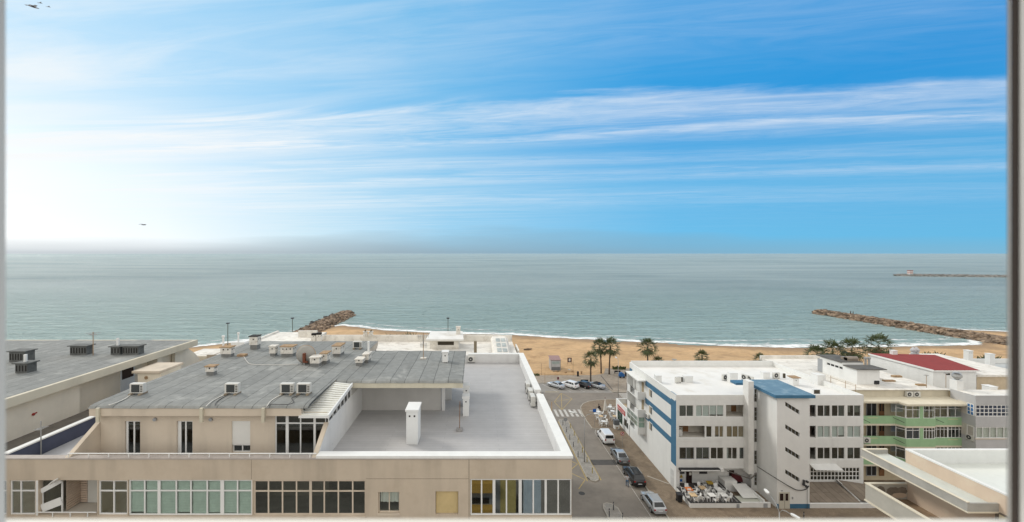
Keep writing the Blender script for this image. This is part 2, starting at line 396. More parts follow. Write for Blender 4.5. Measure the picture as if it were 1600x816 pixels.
# a bank of grey sea haze along the horizon
cv3 = nd(nt, 'ShaderNodeCombineXYZ'); L.new(mth('MULTIPLY', X_, 1.6), cv3.inputs[0]); L.new(mth('MULTIPLY', Z_, 16), cv3.inputs[1])
n3 = nd(nt, 'ShaderNodeTexNoise'); n3.inputs['Scale'].default_value = 1.5; n3.inputs['Detail'].default_value = 5; L.new(cv3.outputs[0], n3.inputs['Vector'])
hz = mth('SUBTRACT', 1.0, mth('DIVIDE', Z_, mth('MULTIPLY', mth('MULTIPLY_ADD', n3.outputs['Fac'], 0.14, 0.012), ramp(mth('MULTIPLY_ADD', X_, 0.5, 0.5), [(0.0, g(0.25)), (0.2, g(0.32)), (0.42, g(0.75)), (0.6, g(0.85)), (0.9, g(0.4))]))), clamp=True)
hz = mth('MULTIPLY', hz, mth('MULTIPLY', mth('GREATER_THAN', Z_, -0.3), 0.85))
hazec = ramp(mth('MULTIPLY_ADD', X_, 0.5, 0.5), [(0.0, (5.8, 6.3, 6.7)), (0.2, (4.6, 5.2, 5.6)), (0.40, (3.2, 4.0, 4.5)), (0.62, (2.6, 4.0, 5.0)), (0.95, (2.2, 4.9, 6.8))], 'LINEAR')
skyc = mixc(hz, skyc, hazec)
# sky behind the photographer, seen only as light on the town: a bright warm white added as fill
back = ramp(mth('MULTIPLY_ADD', Y_, 0.5, 0.5), [(0.0, g(0.95)), (0.48, g(0.85)), (0.72, g(0.0))], 'LINEAR')
skyc = mixc(back, skyc, (14.5, 14.0, 13.2))
over = ramp(Z_, [(0.0, g(0.0)), (0.56, g(0.0)), (0.72, g(0.85)), (1.0, g(0.9))], 'LINEAR')
skyc = mixc(over, skyc, (11.0, 10.6, 10.0))  # unseen overhead sky whitened too, added for soft neutral fill light
L.new(skyc, bg.inputs['Color'])

C.view_settings.view_transform = 'Standard'; C.view_settings.look = 'None'; C.view_settings.exposure = 0.0; C.view_settings.gamma = 1
C.cycles.max_bounces = 8; C.cycles.transparent_max_bounces = 12; C.cycles.caustics_reflective = False; C.cycles.caustics_refractive = False
C.cycles.sample_clamp_indirect = 6
C.cycles.use_denoising = True

# ------------------------------------------------------------------ ground, streets, beach, sea
SEA = -1.2
WL = [(-1500, 150), (-400, 140), (-180, 140), (-130, 141), (-101, 144.5), (-86, 156), (-76, 166), (-62, 190), (-52, 185), (-39.6, 177), (-11.4, 170), (15, 167), (39, 160), (62, 154), (89, 147.5), (117, 144.5), (150, 146.5), (183, 149), (196, 160), (203, 181), (214, 177), (240, 170), (320, 165), (1500, 160)]
def waterline(x):
    for (a, ya), (b, yb) in zip(WL, WL[1:]):
        if a <= x <= b:
            t = (x - a) / (b - a); return ya + (yb - ya) * t
    return 160
def sand_z(x, y):
    s = waterline(x) - y
    if s < 0: return SEA + s * 0.06
    t = min(1, s / 42); z = SEA + 1.16 * (t * t * (3 - 2 * t)) ** 0.8
    n = mnoise.noise(Vector((x * 0.05, y * 0.11, 3.1))) * 0.35 + mnoise.noise(Vector((x * 0.19, y * 0.33, 9.1))) * 0.12
    k = min(1, max(0, s / 14)) * min(1, max(0, (y - 109) / 8))
    return min(z + n * k, 0.3) if y > 108.5 else -0.04
xs = [-1500, -900, -500, -300] + [-220 + i * 3.0 for i in range(174)] + [320, 450, 800, 1500]
ys = [104, 108] + [108.6 + i * 1.6 for i in range(66)] + [230, 300]
vs = [(x, y, sand_z(x, y)) for y in ys for x in xs]
nx = len(xs)
fs = [(j * nx + i, j * nx + i + 1, (j + 1) * nx + i + 1, (j + 1) * nx + i) for j in range(len(ys) - 1) for i in range(nx - 1)]
SAND = mat('beach_sand', (0.56, 0.37, 0.20), rough=0.95, var=0.16, sc=0.09, bump=0.5, dirt=((0.36, 0.225, 0.12), 0.75, 0.16))
# tread marks: a second, finer bump and darker wet sand near the water (by height above the sea)
def dress_sand(m):
    nt = m.node_tree; L = nt.links; b = nt.nodes['Principled BSDF']
    tc = nd(nt, 'ShaderNodeTexCoord'); n = nd(nt, 'ShaderNodeTexNoise'); n.inputs['Scale'].default_value = 0.9; n.inputs['Detail'].default_value = 8; n.inputs['Roughness'].default_value = 0.75
    mp = nd(nt, 'ShaderNodeMapping'); mp.inputs['Scale'].default_value = (0.5, 1.3, 1); L.new(tc.outputs['Object'], mp.inputs['Vector']); L.new(mp.outputs['Vector'], n.inputs['Vector'])
    bp = nd(nt, 'ShaderNodeBump'); bp.inputs['Strength'].default_value = 0.9; bp.inputs['Distance'].default_value = 0.6
    L.new(n.outputs['Fac'], bp.inputs['Height']); L.new(bp.outputs['Normal'], b.inputs['Normal'])
    old = b.inputs['Base Color'].links[0].from_socket
    rr = nd(nt, 'ShaderNodeMapRange'); rr.inputs['From Min'].default_value = 0.3; rr.inputs['From Max'].default_value = 0.7; rr.inputs['To Min'].default_value = 0.76; rr.inputs['To Max'].default_value = 1.2; L.new(n.outputs['Fac'], rr.inputs['Value'])
    mm = nd(nt, 'ShaderNodeMix', data_type='RGBA', blend_type='MULTIPLY'); mm.inputs['Factor'].default_value = 1; L.new(old, mm.inputs['A']); L.new(rr.outputs['Result'], mm.inputs['B']); old = mm.outputs['Result']
    sp = nd(nt, 'ShaderNodeSeparateXYZ'); L.new(tc.outputs['Object'], sp.inputs[0])
    r = nd(nt, 'ShaderNodeMapRange'); r.inputs['From Min'].default_value = SEA + 0.02; r.inputs['From Max'].default_value = SEA + 0.22; r.inputs['To Min'].default_value = 0.8; r.inputs['To Max'].default_value = 0
    L.new(sp.outputs['Z'], r.inputs['Value'])
    mx = nd(nt, 'ShaderNodeMix', data_type='RGBA'); mx.inputs['B'].default_value = (0.27, 0.185, 0.115, 1)
    L.new(r.outputs['Result'], mx.inputs['Factor']); L.new(old, mx.inputs['A']); L.new(mx.outputs['Result'], b.inputs['Base Color'])
dress_sand(SAND)
b = MB(); b.add(vs, fs); o = b.build('beach', SAND, smooth=True); tag(o, kind='structure')

GROUND = mat('town_ground', (0.20, 0.18, 0.155), var=0.2, sc=0.2, bump=0.3)
o = MB().quad((-1500, -400, -0.06), (1500, -400, -0.06), (1500, 106, -0.06), (-1500, 106, -0.06)).build('ground', GROUND); tag(o, kind='structure')

def sea_material():
    m = bpy.data.materials.new('sea_water'); m.use_nodes = True
    nt = m.node_tree; L = nt.links; b = nt.nodes['Principled BSDF']
    tc = nd(nt, 'ShaderNodeTexCoord')
    def nz(sx, sy, det, rough=0.6, dist=0.0):
        mp = nd(nt, 'ShaderNodeMapping'); mp.inputs['Scale'].default_value = (sx, sy, 1); mp.inputs['Rotation'].default_value = (0, 0, R(-4)); L.new(tc.outputs['Object'], mp.inputs['Vector'])
        n = nd(nt, 'ShaderNodeTexNoise'); n.inputs['Scale'].default_value = 1; n.inputs['Detail'].default_value = det; n.inputs['Roughness'].default_value = rough; n.inputs['Distortion'].default_value = dist
        L.new(mp.outputs['Vector'], n.inputs['Vector']); return n.outputs['Fac']
    swell = nz(0.05, 0.22, 5, 0.65, 0.5); chop = nz(0.30, 1.0, 5, 0.7); wind = nz(0.0022, 0.008, 5, 0.6, 0.5)
    mx = nd(nt, 'ShaderNodeMix', data_type='RGBA'); mx.inputs['A'].default_value = (0.245, 0.315, 0.32, 1); mx.inputs['B'].default_value = (0.375, 0.445, 0.445, 1)
    r = nd(nt, 'ShaderNodeMapRange'); r.inputs['From Min'].default_value = 0.32; r.inputs['From Max'].default_value = 0.68; L.new(wind, r.inputs['Value']); L.new(r.outputs['Result'], mx.inputs['Factor'])
    # shallow water over sand near the beach is a paler green
    sp = nd(nt, 'ShaderNodeSeparateXYZ'); L.new(tc.outputs['Object'], sp.inputs[0])
    r2 = nd(nt, 'ShaderNodeMapRange'); r2.inputs['From Min'].default_value = 150; r2.inputs['From Max'].default_value = 420; r2.inputs['To Min'].default_value = 0.75; r2.inputs['To Max'].default_value = 0; L.new(sp.outputs['Y'], r2.inputs['Value'])
    m2 = nd(nt, 'ShaderNodeMix', data_type='RGBA'); m2.inputs['B'].default_value = (0.33, 0.445, 0.415, 1); L.new(r2.outputs['Result'], m2.inputs['Factor']); L.new(mx.outputs['Result'], m2.inputs['A'])
    b1 = nd(nt, 'ShaderNodeBump'); b1.inputs['Strength'].default_value = 1.0; b1.inputs['Distance'].default_value = 5.5; L.new(swell, b1.inputs['Height'])
    b2 = nd(nt, 'ShaderNodeBump'); b2.inputs['Strength'].default_value = 1.0; b2.inputs['Distance'].default_value = 0.8; L.new(chop, b2.inputs['Height']); L.new(b1.outputs['Normal'], b2.inputs['Normal'])
    # wind-roughened water: body colour plus a sky reflection that never reaches the mirror value of a calm surface
    nt.nodes.remove(b); o = [n for n in nt.nodes if n.type == 'OUTPUT_MATERIAL'][0]
    df = nd(nt, 'ShaderNodeBsdfDiffuse'); gl = nd(nt, 'ShaderNodeBsdfGlossy'); gl.inputs['Roughness'].default_value = 0.22; gl.inputs['Color'].default_value = (1, 1, 1, 1)
    L.new(m2.outputs['Result'], df.inputs['Color']); L.new(b2.outputs['Normal'], df.inputs['Normal']); L.new(b2.outputs['Normal'], gl.inputs['Normal'])
    lw = nd(nt, 'ShaderNodeLayerWeight'); lw.inputs['Blend'].default_value = 0.5; L.new(b2.outputs['Normal'], lw.inputs['Normal'])
    pw = nd(nt, 'ShaderNodeMath', operation='POWER'); pw.inputs[1].default_value = 4; L.new(lw.outputs['Facing'], pw.inputs[0])
    fa = nd(nt, 'ShaderNodeMath', operation='MULTIPLY_ADD'); fa.inputs[1].default_value = 0.30; fa.inputs[2].default_value = 0.03; L.new(pw.outputs[0], fa.inputs[0])
    ms = nd(nt, 'ShaderNodeMixShader'); L.new(fa.outputs[0], ms.inputs[0]); L.new(df.outputs[0], ms.inputs[1]); L.new(gl.outputs[0], ms.inputs[2]); L.new(ms.outputs[0], o.inputs['Surface'])
    return m
o = MB().quad((-70000, 100, SEA), (70000, 100, SEA), (70000, 60000, SEA), (-70000, 60000, SEA)).build('sea', sea_material()); tag(o, kind='structure')

# surf: thin broken sheets of foam following the waterline
def foam_material():
    m = bpy.data.materials.new('surf_foam'); m.use_nodes = True
    nt = m.node_tree; L = nt.links; b = nt.nodes['Principled BSDF']
    b.inputs['Base Color'].default_value = (0.82, 0.83, 0.81, 1); b.inputs['Roughness'].default_value = 0.8
    tc = nd(nt, 'ShaderNodeTexCoord'); mp = nd(nt, 'ShaderNodeMapping'); mp.inputs['Scale'].default_value = (0.22, 0.55, 1); L.new(tc.outputs['Object'], mp.inputs['Vector'])
    n = nd(nt, 'ShaderNodeTexNoise'); n.inputs['Scale'].default_value = 1; n.inputs['Detail'].default_value = 8; n.inputs['Roughness'].default_value = 0.7; L.new(mp.outputs['Vector'], n.inputs['Vector'])
    uv = nd(nt, 'ShaderNodeAttribute'); uv.attribute_name = 'body'
    ad = nd(nt, 'ShaderNodeMath', operation='ADD'); L.new(n.outputs['Fac'], ad.inputs[0]); L.new(uv.outputs['Fac'], ad.inputs[1])
    r = nd(nt, 'ShaderNodeMapRange'); r.inputs['From Min'].default_value = 0.55; r.inputs['From Max'].default_value = 0.76; L.new(ad.outputs[0], r.inputs['Value'])
    L.new(r.outputs['Result'], b.inputs['Alpha'])
    return m
FOAM = foam_material()
rows = [(-3.2, -0.6), (-1.6, 0.05), (0.4, 0.28), (3.0, 0.22), (6.5, 0.02), (10.0, 0.0), (13.5, 0.10), (16.5, -0.08), (21, -0.2), (25, -0.02), (27.5, -0.12), (33, -0.16), (36, -0.06), (39, -0.2), (46, -0.4)]
fx_ = [-300 + i * 1.2 for i in range(int(600 / 1.2))]
vs = []; at_ = []
for x in fx_:
    wob = 1.6 * mnoise.noise(Vector((x * 0.045, 0, 0))) + 0.8 * mnoise.noise(Vector((x * 0.16, 4, 0)))
    for k, (d_, a_) in enumerate(rows):
        sc_ = 0.72 + 0.5 * mnoise.noise(Vector((x * 0.03, 11, 0)))
        y = waterline(x) + wob + d_ * sc_
        vs.append((x, y, max(SEA + 0.05, sand_z(x, y) + 0.04))); at_.append(a_)
nr = len(rows)
fs = [(i * nr + k, (i + 1) * nr + k, (i + 1) * nr + k + 1, i * nr + k + 1) for i in range(len(fx_) - 1) for k in range(nr - 1)]
b = MB(); b.add(vs, fs); o = b.build('surf_foam', FOAM, smooth=True, weld=False); tag(o, 'white foam of small waves breaking along the beach', kind='stuff')
a = o.data.attributes.new('body', 'FLOAT', 'POINT'); a.data.foreach_set('value', at_)

# streets
ASPH = mat('worn_asphalt', (0.215, 0.19, 0.162), rough=0.9, var=0.14, sc=0.35, bump=0.4, dirt=((0.165, 0.145, 0.122), 0.6, 0.5))
ASPH2 = mat('parking_asphalt', (0.25, 0.235, 0.215), rough=0.9, var=0.1, sc=0.4, bump=0.4)
PAVE = brick_mat('brown_paving_setts', (0.215, 0.165, 0.115), (0.25, 0.195, 0.138), (0.16, 0.125, 0.09), 0.24, 0.12, 0.012, stain=((0.125, 0.095, 0.07), 0.7, 0.45, 0.54), bump=0.3)
PAVE2 = brick_mat('pale_promenade_slabs', (0.29, 0.245, 0.195), (0.32, 0.27, 0.215), (0.22, 0.18, 0.14), 0.8, 0.8, 0.02, stain=((0.22, 0.17, 0.12), 0.6, 0.3, 0.53), bump=0.2)
PAVEG = brick_mat('grey_island_slabs', (0.27, 0.255, 0.23), (0.30, 0.28, 0.25), (0.2, 0.18, 0.16), 0.5, 0.5, 0.015, stain=((0.2, 0.17, 0.13), 0.6, 0.5, 0.53))
KERB = mat('kerb_stone', (0.36, 0.33, 0.28), var=0.15, sc=2)
YELL = mat('faded_yellow_paint', (0.40, 0.30, 0.12), var=0.25, sc=2, dirt=((0.2, 0.17, 0.13), 0.75, 2))
WPAINT = mat('worn_white_road_paint', (0.50, 0.48, 0.44), var=0.15, sc=2, dirt=((0.22, 0.2, 0.17), 0.75, 2.2))
def flat(poly, z): return MB().add([(x, y, z) for x, y in poly], [tuple(range(len(poly)))])
o = flat([(5.3, -60), (24, -60), (24, 94), (-60, 94), (-60, 88), (5.3, 88)], 0.0)
o.add([(24, 88, 0), (110, 88, 0), (110, 93.996, 0), (24, 93.996, 0)], [(0, 1, 2, 3)])
tag(o.build('road', ASPH), kind='structure')
o = flat([(14.5, 94), (31.6, 94), (31.6, 101.1), (14.5, 101.1)], 0.0); tag(o.build('parking_bay', ASPH2), kind='structure')
right_edge = [(23.35, -60), (23.35, 73.9), (23.1, 74.4), (21.35, 74.7), (21.25, 78), (21.5, 83), (21.9, 85), (22.9, 86.9), (24.4, 88.2), (26.4, 89.0), (29, 89.4), (110, 89.4)]
tag(MB().prism(right_edge + [(110, -60)], -0.05, 0.12).build('pavement', PAVE), kind='structure')
def ribbon(line, w0, w1, z0, z1):
    """kerb: a strip w0..w1 to the left of the line"""
    b = MB(); pa = []; pb = []
    for i, p in enumerate(line):
        p = Vector(p); t = (Vector(line[min(i + 1, len(line) - 1)]) - Vector(line[max(i - 1, 0)])).normalized(); n = Vector((-t.y, t.x))
        pa.append(p + n * w0); pb.append(p + n * w1)
    for i in range(len(line) - 1):
        q = [pa[i], pa[i + 1], pb[i + 1], pb[i]]
        b.prism([(v.x, v.y) for v in q], z0, z1)
    return b
tag(ribbon(right_edge, 0.0, 0.17, -0.04, 0.128).build('kerb', KERB), kind='structure')
prom = [(-60, 101), (-8, 101), (14.3, 101), (31.5, 101), (31.5, 94.3), (110, 94.3), (110, 113.5), (36, 113.5), (34, 108.5), (31, 107.2), (-60, 107.2)]
tag(MB().prism(prom, -0.05, 0.12).build('promenade', PAVE2), kind='structure')
tag(ribbon([(14.3, 101), (31.5, 101), (31.5, 94.3), (110, 94.3)], -0.17, 0.0, -0.04, 0.128).build('promenade_kerb', KERB), kind='structure')
tag(MB().prism([(-60, 94), (14.4, 94), (14.4, 101), (-60, 101)], -0.05, 0.115).build('promenade_path', PAVE2), kind='structure')
def island(poly, name):
    tag(MB().prism(poly, -0.05, 0.12).build(name, PAVEG), kind='structure')
    tag(ribbon(poly + [poly[0], poly[1]], -0.14, 0.0, -0.04, 0.128).build(name + '_kerb', KERB), kind='structure')
island([(15.95, 58.4), (16.2, 57.7), (16.7, 57.4), (17.2, 57.7), (17.45, 58.4), (17.5, 78), (17.2, 78.6), (16.2, 78.6), (15.9, 78)], 'traffic_island')
island([(16.1, 38), (17.8, 38), (17.75, 51.3), (17.3, 52.1), (16.8, 52.3), (16.35, 52.1), (16.1, 51.3)], 'traffic_island')
mk = MB()
for i in range(6):
    x = 15.95 + i * 0.98; mk.add([(x, 80.3, 0.004), (x + 0.5, 80.3, 0.004), (x + 0.5, 83.9, 0.004), (x, 83.9, 0.004)], [(0, 1, 2, 3)])
for i in range(7):
    y = 89.7 + i * 0.62; mk.add([(32.6, y, 0.004), (36.8, y, 0.004), (36.8, y + 0.3, 0.004), (32.6, y + 0.3, 0.004)], [(0, 1, 2, 3)])
def stripe(mb, a, b_, wd, z=0.004):
    a = Vector(a); b_ = Vector(b_); t = (b_ - a).normalized(); n = Vector((-t.y, t.x)) * wd / 2
    mb.add([(*(a + n), z), (*(b_ + n), z), (*(b_ - n), z), (*(a - n), z)], [(0, 1, 2, 3)])
stripe(mk, (21.3, 34), (21.3, 73), 0.06)
stripe(mk, (21.3, 73), (21.9, 74.5), 0.06)
for k in range(5): stripe(mk, (17.3 + k * 3.15 + 1.6, 94.6), (15.6 + k * 3.15 + 0.6, 100.6), 0.1)
tag(mk.build('road_marking', WPAINT, weld=False), kind='structure')
yk = MB()
zz = [(14.0, 55.6), (15.5, 57.9), (13.6, 60.0), (15.5, 62.2), (13.6, 64.4), (15.5, 66.6), (13.6, 68.8)]
for a, b_ in zip(zz, zz[1:]): stripe(yk, a, b_, 0.13)
stripe(yk, (15.72, 57.5), (15.72, 78), 0.13)
stripe(yk, (17.68, 57.8), (17.68, 78), 0.22)
yb = [at(878, 640.5), at(894, 623), at(877, 614.5), at(866, 628)]
for a, b_ in ((0, 1), (1, 2), (2, 3), (3, 0), (0, 2), (1, 3)): stripe(yk, yb[a].xy, yb[b_].xy, 0.11)
stripe(yk, at(852, 612.6).xy, at(874, 612.6).xy, 0.22)
tag(yk.build('yellow_road_marking', YELL, weld=False), kind='structure')
PATCH = mat('dark_asphalt_patch', (0.085, 0.08, 0.075), rough=0.9, var=0.15)
tag(flat([(17.75, 61.9), (21.5, 61.9), (21.5, 63.5), (17.75, 63.5)], 0.004).build('road_patch', PATCH), kind='structure')
tag(MB().disc((at(909, 771).x, at(909, 771).y, 0.003), (0, 0, 1), 0.42, 0.01, 20).build('manhole_cover', mat('cast_iron', (0.07, 0.068, 0.065), var=0.3, sc=8)), 'round iron manhole cover in the road near the beige building corner', 'manhole cover')
PAVEL = mat('pale_joint_stone', (0.40, 0.37, 0.32), var=0.1)
mkp = MB(); stripe(mkp, at(1011, 745).xy, (26.8, 56.6), 0.18, 0.1245); tag(mkp.build('pavement_marking', PAVEL), kind='structure')
stripe_line = MB(); stripe(stripe_line, at(939, 587, .12).xy, at(957, 609, .12).xy, 0.25, 0.1245); tag(stripe_line.build('promenade_marking', mat('dark_drain', (0.1, 0.09, 0.08))), kind='structure')

# ------------------------------------------------------------------ rock groynes
ROCK = mat('groyne_rock', (0.21, 0.155, 0.11), rough=0.9, var=0.45, sc=0.55, bump=0.5)
ROCKG = mat('pale_pier_rock', (0.27, 0.265, 0.25), rough=0.9, var=0.35, sc=0.3, bump=0.5)
_bm = bmesh.new(); bmesh.ops.create_icosphere(_bm, subdivisions=1, radius=1); ICO = ([v.co.copy() for v in _bm.verts], [tuple(v.index for v in f.verts) for f in _bm.faces]); _bm.free()
def rock_tones(m, lo, hi):
    nt = m.node_tree; L = nt.links; b = nt.nodes['Principled BSDF']; old = b.inputs['Base Color'].links[0].from_socket
    ge = nd(nt, 'ShaderNodeNewGeometry'); r = nd(nt, 'ShaderNodeMapRange'); r.inputs['To Min'].default_value = lo; r.inputs['To Max'].default_value = hi
    L.new(ge.outputs['Random Per Island'], r.inputs['Value'])
    mx = nd(nt, 'ShaderNodeMix', data_type='RGBA', blend_type='MULTIPLY'); mx.inputs['Factor'].default_value = 1
    L.new(old, mx.inputs['A']); L.new(r.outputs['Result'], mx.inputs['B']); L.new(mx.outputs['Result'], b.inputs['Base Color'])
rock_tones(ROCK, 0.35, 1.5); rock_tones(ROCKG, 0.7, 1.25)
def rock(b, c, r, rng):
    s = Vector((rng.uniform(0.75, 1.35), rng.uniform(0.75, 1.3), rng.uniform(0.6, 0.95))) * r
    q = Matrix.Rotation(rng.uniform(0, 6.28), 3, 'Z') @ Matrix.Rotation(rng.uniform(-0.5, 0.5), 3, 'X')
    vs = []
    for v in ICO[0]:
        p = Vector((math.copysign(abs(v.x) ** 0.7, v.x) * s.x, math.copysign(abs(v.y) ** 0.7, v.y) * s.y, math.copysign(abs(v.z) ** 0.7, v.z) * s.z)) * rng.uniform(0.74, 1.16)
        vs.append(Vector(c) + q @ p)
    b.add(vs, ICO[1])
def groyne(name, label, p0, p1, w, top, n, rsize, m, seed, taper=3, flatz=None):
    rng = random.Random(seed); b = MB(); p0 = Vector(p0); p1 = Vector(p1); ln = (p1 - p0).length; t = (p1 - p0) / ln; nn = Vector((-t.y, t.x))
    core = []
    for s, k in ((0, 1), (ln - taper * 2, 1), (ln - 1, 0.3)):
        c = p0 + t * s
        core.append([(*(c - nn * w / 2 * k), SEA - 1), (*(c - nn * w * 0.25 * k), SEA + top * 0.8 * k), (*(c + nn * w * 0.25 * k), SEA + top * 0.8 * k), (*(c + nn * w / 2 * k), SEA - 1)])
    b.add([v for r in core for v in r], [(i * 4 + j, i * 4 + j + 1, (i + 1) * 4 + j + 1, (i + 1) * 4 + j) for i in range(2) for j in range(3)])
    for i in range(n):
        s = rng.uniform(-1, ln); u = rng.uniform(-1, 1); e = min(1, max(0.15, (ln - s) / taper))
        if abs(u) > 1.0 * e + 0.1: continue
        c = p0 + t * s + nn * u * w * 0.55
        z = SEA + (top * (1 - max(0, abs(u) - 0.35) / 0.65) - 0.25) * (0.6 + 0.4 * e)
        rock(b, (c.x, c.y, z), rsize * rng.uniform(0.6, 1.25), rng)
    return tag(b.build(name, m, weld=False), label, kind='stuff')
groyne('rock_groyne', 'brown rock groyne running into the sea behind the grey roof', (-70, 160), (-70.5, 230), 10.5, 1.8, 800, 0.8, ROCK, 3, taper=12)
groyne('rock_groyne', 'long brown rock groyne beyond the palms on the right', (196, 140), (190.5, 229), 9.5, 2.0, 950, 0.85, ROCK, 4)
groyne('rock_pier', 'far low grey stone pier across the water', (790, 555), (615, 603), 11, 2.9, 1000, 1.0, ROCKG, 5, taper=6)
_r = random.Random(9); b = MB()
for k in range(14): rock(b, (-76.5 + _r.uniform(-2, 2), 186 + k * 2.6, SEA + 0.1), _r.uniform(0.7, 1.5), _r)
tag(b.build('wave_washed_rocks', mat('wet_dark_rock', (0.05, 0.045, 0.04), rough=0.4, var=0.3)), 'dark wet rocks awash beside the rock groyne', kind='stuff')
# ------------------------------------------------------------------ beige apartment building with the big roof terrace
D1 = 22.5; D2 = 24.4; ZT = 19.9
fX = lambda px: gx(px, D1); fZ = lambda py: gz(py, D1)
pX = lambda px: gx(px, D2); pZ = lambda py: gz(py, D2)
XR = 5.3
b1 = thing('apartment_building', 'beige apartment building with grey felted penthouse roof and a grey tiled terrace', 'building', (-9, 33, 0))
P1 = front(D1)
CAPZ = 20.75
holes = [(fX(15), fX(55), fZ(805), fZ(751)), (fX(60), fX(152), fZ(805.5), fZ(750.5)), (fX(153.5), fX(199), fZ(805), fZ(751)),
         (fX(200), fX(394), fZ(806.5), fZ(750)), (fX(396), fX(571.5), fZ(805.5), fZ(751)), (fX(591), fX(624), fZ(802), fZ(769)), (fX(680.5), fX(716), fZ(804), fZ(768)),
         (fX(734.5), fX(894), fZ(806.5), fZ(748.5))]
holes.insert(0, (-29.5, fX(10), fZ(805), fZ(751)))
m = MB(); m.wall(P1, -30, XR, 0, CAPZ - 0.06, holes, 0.22)
m.build('facade_wall', BEIGE, b1)
m = MB(); m.quad((XR, D1, 0), (XR, 45.7, 0), (XR, 45.7, CAPZ - 0.05), (XR, D1, CAPZ - 0.05)); m.quad((-30, 45.7, 0), (XR, 45.7, 0), (XR, 45.7, CAPZ - 0.05), (-30, 45.7, CAPZ - 0.05))
m.quad((-30, D1, 0), (-30, 45.7, 0), (-30, 45.7, 19.8), (-30, D1, 19.8)); m.build('side_wall', BEIGE, b1)
# thin joints scored into the render
for a_ in ((fX(732.4), fX(733.2), 14, CAPZ - 0.07), (fX(571.5), fX(732.3), fZ(748.5), fZ(748.0)), (fX(392.7), fX(393.2), fZ(749), CAPZ - 0.07)):
    MB().box(a_[0], a_[1], D1 - 0.003, D1 + 0.05, a_[2], a_[3]).build('facade_joint', DKGROOVE, b1)
m = MB(); m.box(-29.9, fX(571), D1 - 0.07, D1 + 0.02, fZ(809.5), fZ(806.8)); m.build('window_ledge', BEIGE2, b1)
room(b1, P1, -29.6, fX(60) - 0.05, fZ(806.8), fZ(749.4), 0.23, 3.8, ROOM)
room(b1, P1, fX(153), fX(199.5), fZ(806.8), fZ(749.4), 0.23, 3.0, ROOML)
room(b1, P1, fX(199.8), fX(573), fZ(807), fZ(749), 0.23, 3.8, ROOM)
room(b1, P1, fX(585), fX(722), fZ(810), fZ(760), 0.23, 2.8, ROOM)
room(b1, P1, fX(733), XR - 0.1, fZ(807.5), fZ(747.5), 0.23, 4.2, ROOM)
def V(*a): return [fZ(y) for y in a]
window(b1, P1, [fX(15), fX(31), fX(55)], V(805, 768, 751), ALU, GLASSF, w=0.075)
window(b1, P1, [fX(-95), fX(-70), fX(-45), fX(-20), fX(10)], V(805, 768, 751), ALU, GLASSD, w=0.075)
window(b1, P1, [fX(153.5), fX(176.5), fX(199)], V(805, 768, 751), ALU, GLASSF, w=0.075)
us = [200.5, 224.5, 247, 274, 297, 322.5, 346, 370, 393.5]
window(b1, P1, [fX(x) for x in us], V(806, 768, 750.5), ALU, GLASSG, w=0.07, thick={round(fX(247), 3): 0.16, round(fX(346), 3): 0.2}, label='window with pale green blinds')
b_ = MB()
for a, c in zip(us, us[1:]):
    k = random.uniform(0, 0.12) if a != 200.5 else 0.1
    b_.pbox(P1, fX(a + 1.6), fX(c - 1.6), fZ(805) + k, fZ(752), 0.15, 0.162)
    for q in range(12): b_.pbox(P1, fX(a + 1.6), fX(c - 1.6), fZ(805) + k + 0.02 + q * 0.15, fZ(805) + k + 0.035 + q * 0.15, 0.142, 0.149)
b_.build('roller_blind', GREENBL, b1, weld=False)
us = [396, 418.5, 440.5, 462.5, 484.5, 506, 528, 550.5, 571.5]
window(b1, P1, [fX(x) for x in us], V(805.5, 768.5, 751), BEIGE2, GLASSD, w=0.075, thick={round(fX(484.5), 3): 0.14}, label='window with dark tinted glass')
window(b1, P1, [fX(591), fX(607.5), fX(624)], V(802, 769.5), BEIGE2, GLASS, w=0.05, n0=0.12, curtain=[(CURT, fX(593), fX(622), fZ(789), fZ(771))])
b_ = MB(); b_.pbox(P1, fX(590), fX(625), fZ(805), fZ(802.2), -0.05, 0.1); b_.build('window_sill', BEIGE2, b1)
b_ = MB(); b_.pbox(P1, fX(681), fX(715.5), fZ(803.5), fZ(768.5), 0.12, 0.14)
for q in range(26): b_.pbox(P1, fX(681.4), fX(715.1), fZ(803.5) + q * 0.047 + 0.004, fZ(803.5) + q * 0.047 + 0.038, 0.112, 0.119)
b_.build('roller_shutter', mat('yellowed_shutter', (0.56, 0.44, 0.23), var=0.1, sc=1.2), b1, weld=False)
us = [735, 752.5, 772, 791.5, 813, 833.5, 853, 872.5, 893.5]
window(b1, P1, [fX(x) for x in us], V(806, 749), ALU, GLASSM, w=0.075, thick={round(fX(772), 3): 0.15, round(fX(813), 3): 0.17, round(fX(853), 3): 0.12}, label='wide window with eight tall panes')
# open loggia bay with boarded walls and a tilted glazed screen
room(b1, P1, fX(60), fX(152.5), fZ(806.5), fZ(749.5), 0.222, 2.6, mat('loggia_plaster', (0.46, 0.42, 0.36), var=0.06), 'loggia_room')
SID = mat('brown_boarding', (0.50, 0.395, 0.31), var=0.1, sc=3)
b_ = MB()
for q in range(15): b_.box(fX(92), fX(92) + 0.03, D1 + 0.4, D1 + 1.25, fZ(806) + 0.03 + q * 0.135, fZ(806) + 0.135 + q * 0.135)
for q in range(15): b_.box(fX(92) + 0.04, fX(92) + 0.42, D1 + 1.2, D1 + 1.25, fZ(806) + 0.03 + q * 0.135, fZ(806) + 0.135 + q * 0.135)
b_.build('boarding', SID, b1, weld=False)
MB().box(fX(92) + 0.43, fX(152.4), D1 + 1.22, D1 + 1.26, fZ(806.2), fZ(749.8)).build('loggia_panel', mat('pale_grey_panel', (0.52, 0.51, 0.47), var=0.05), b1)
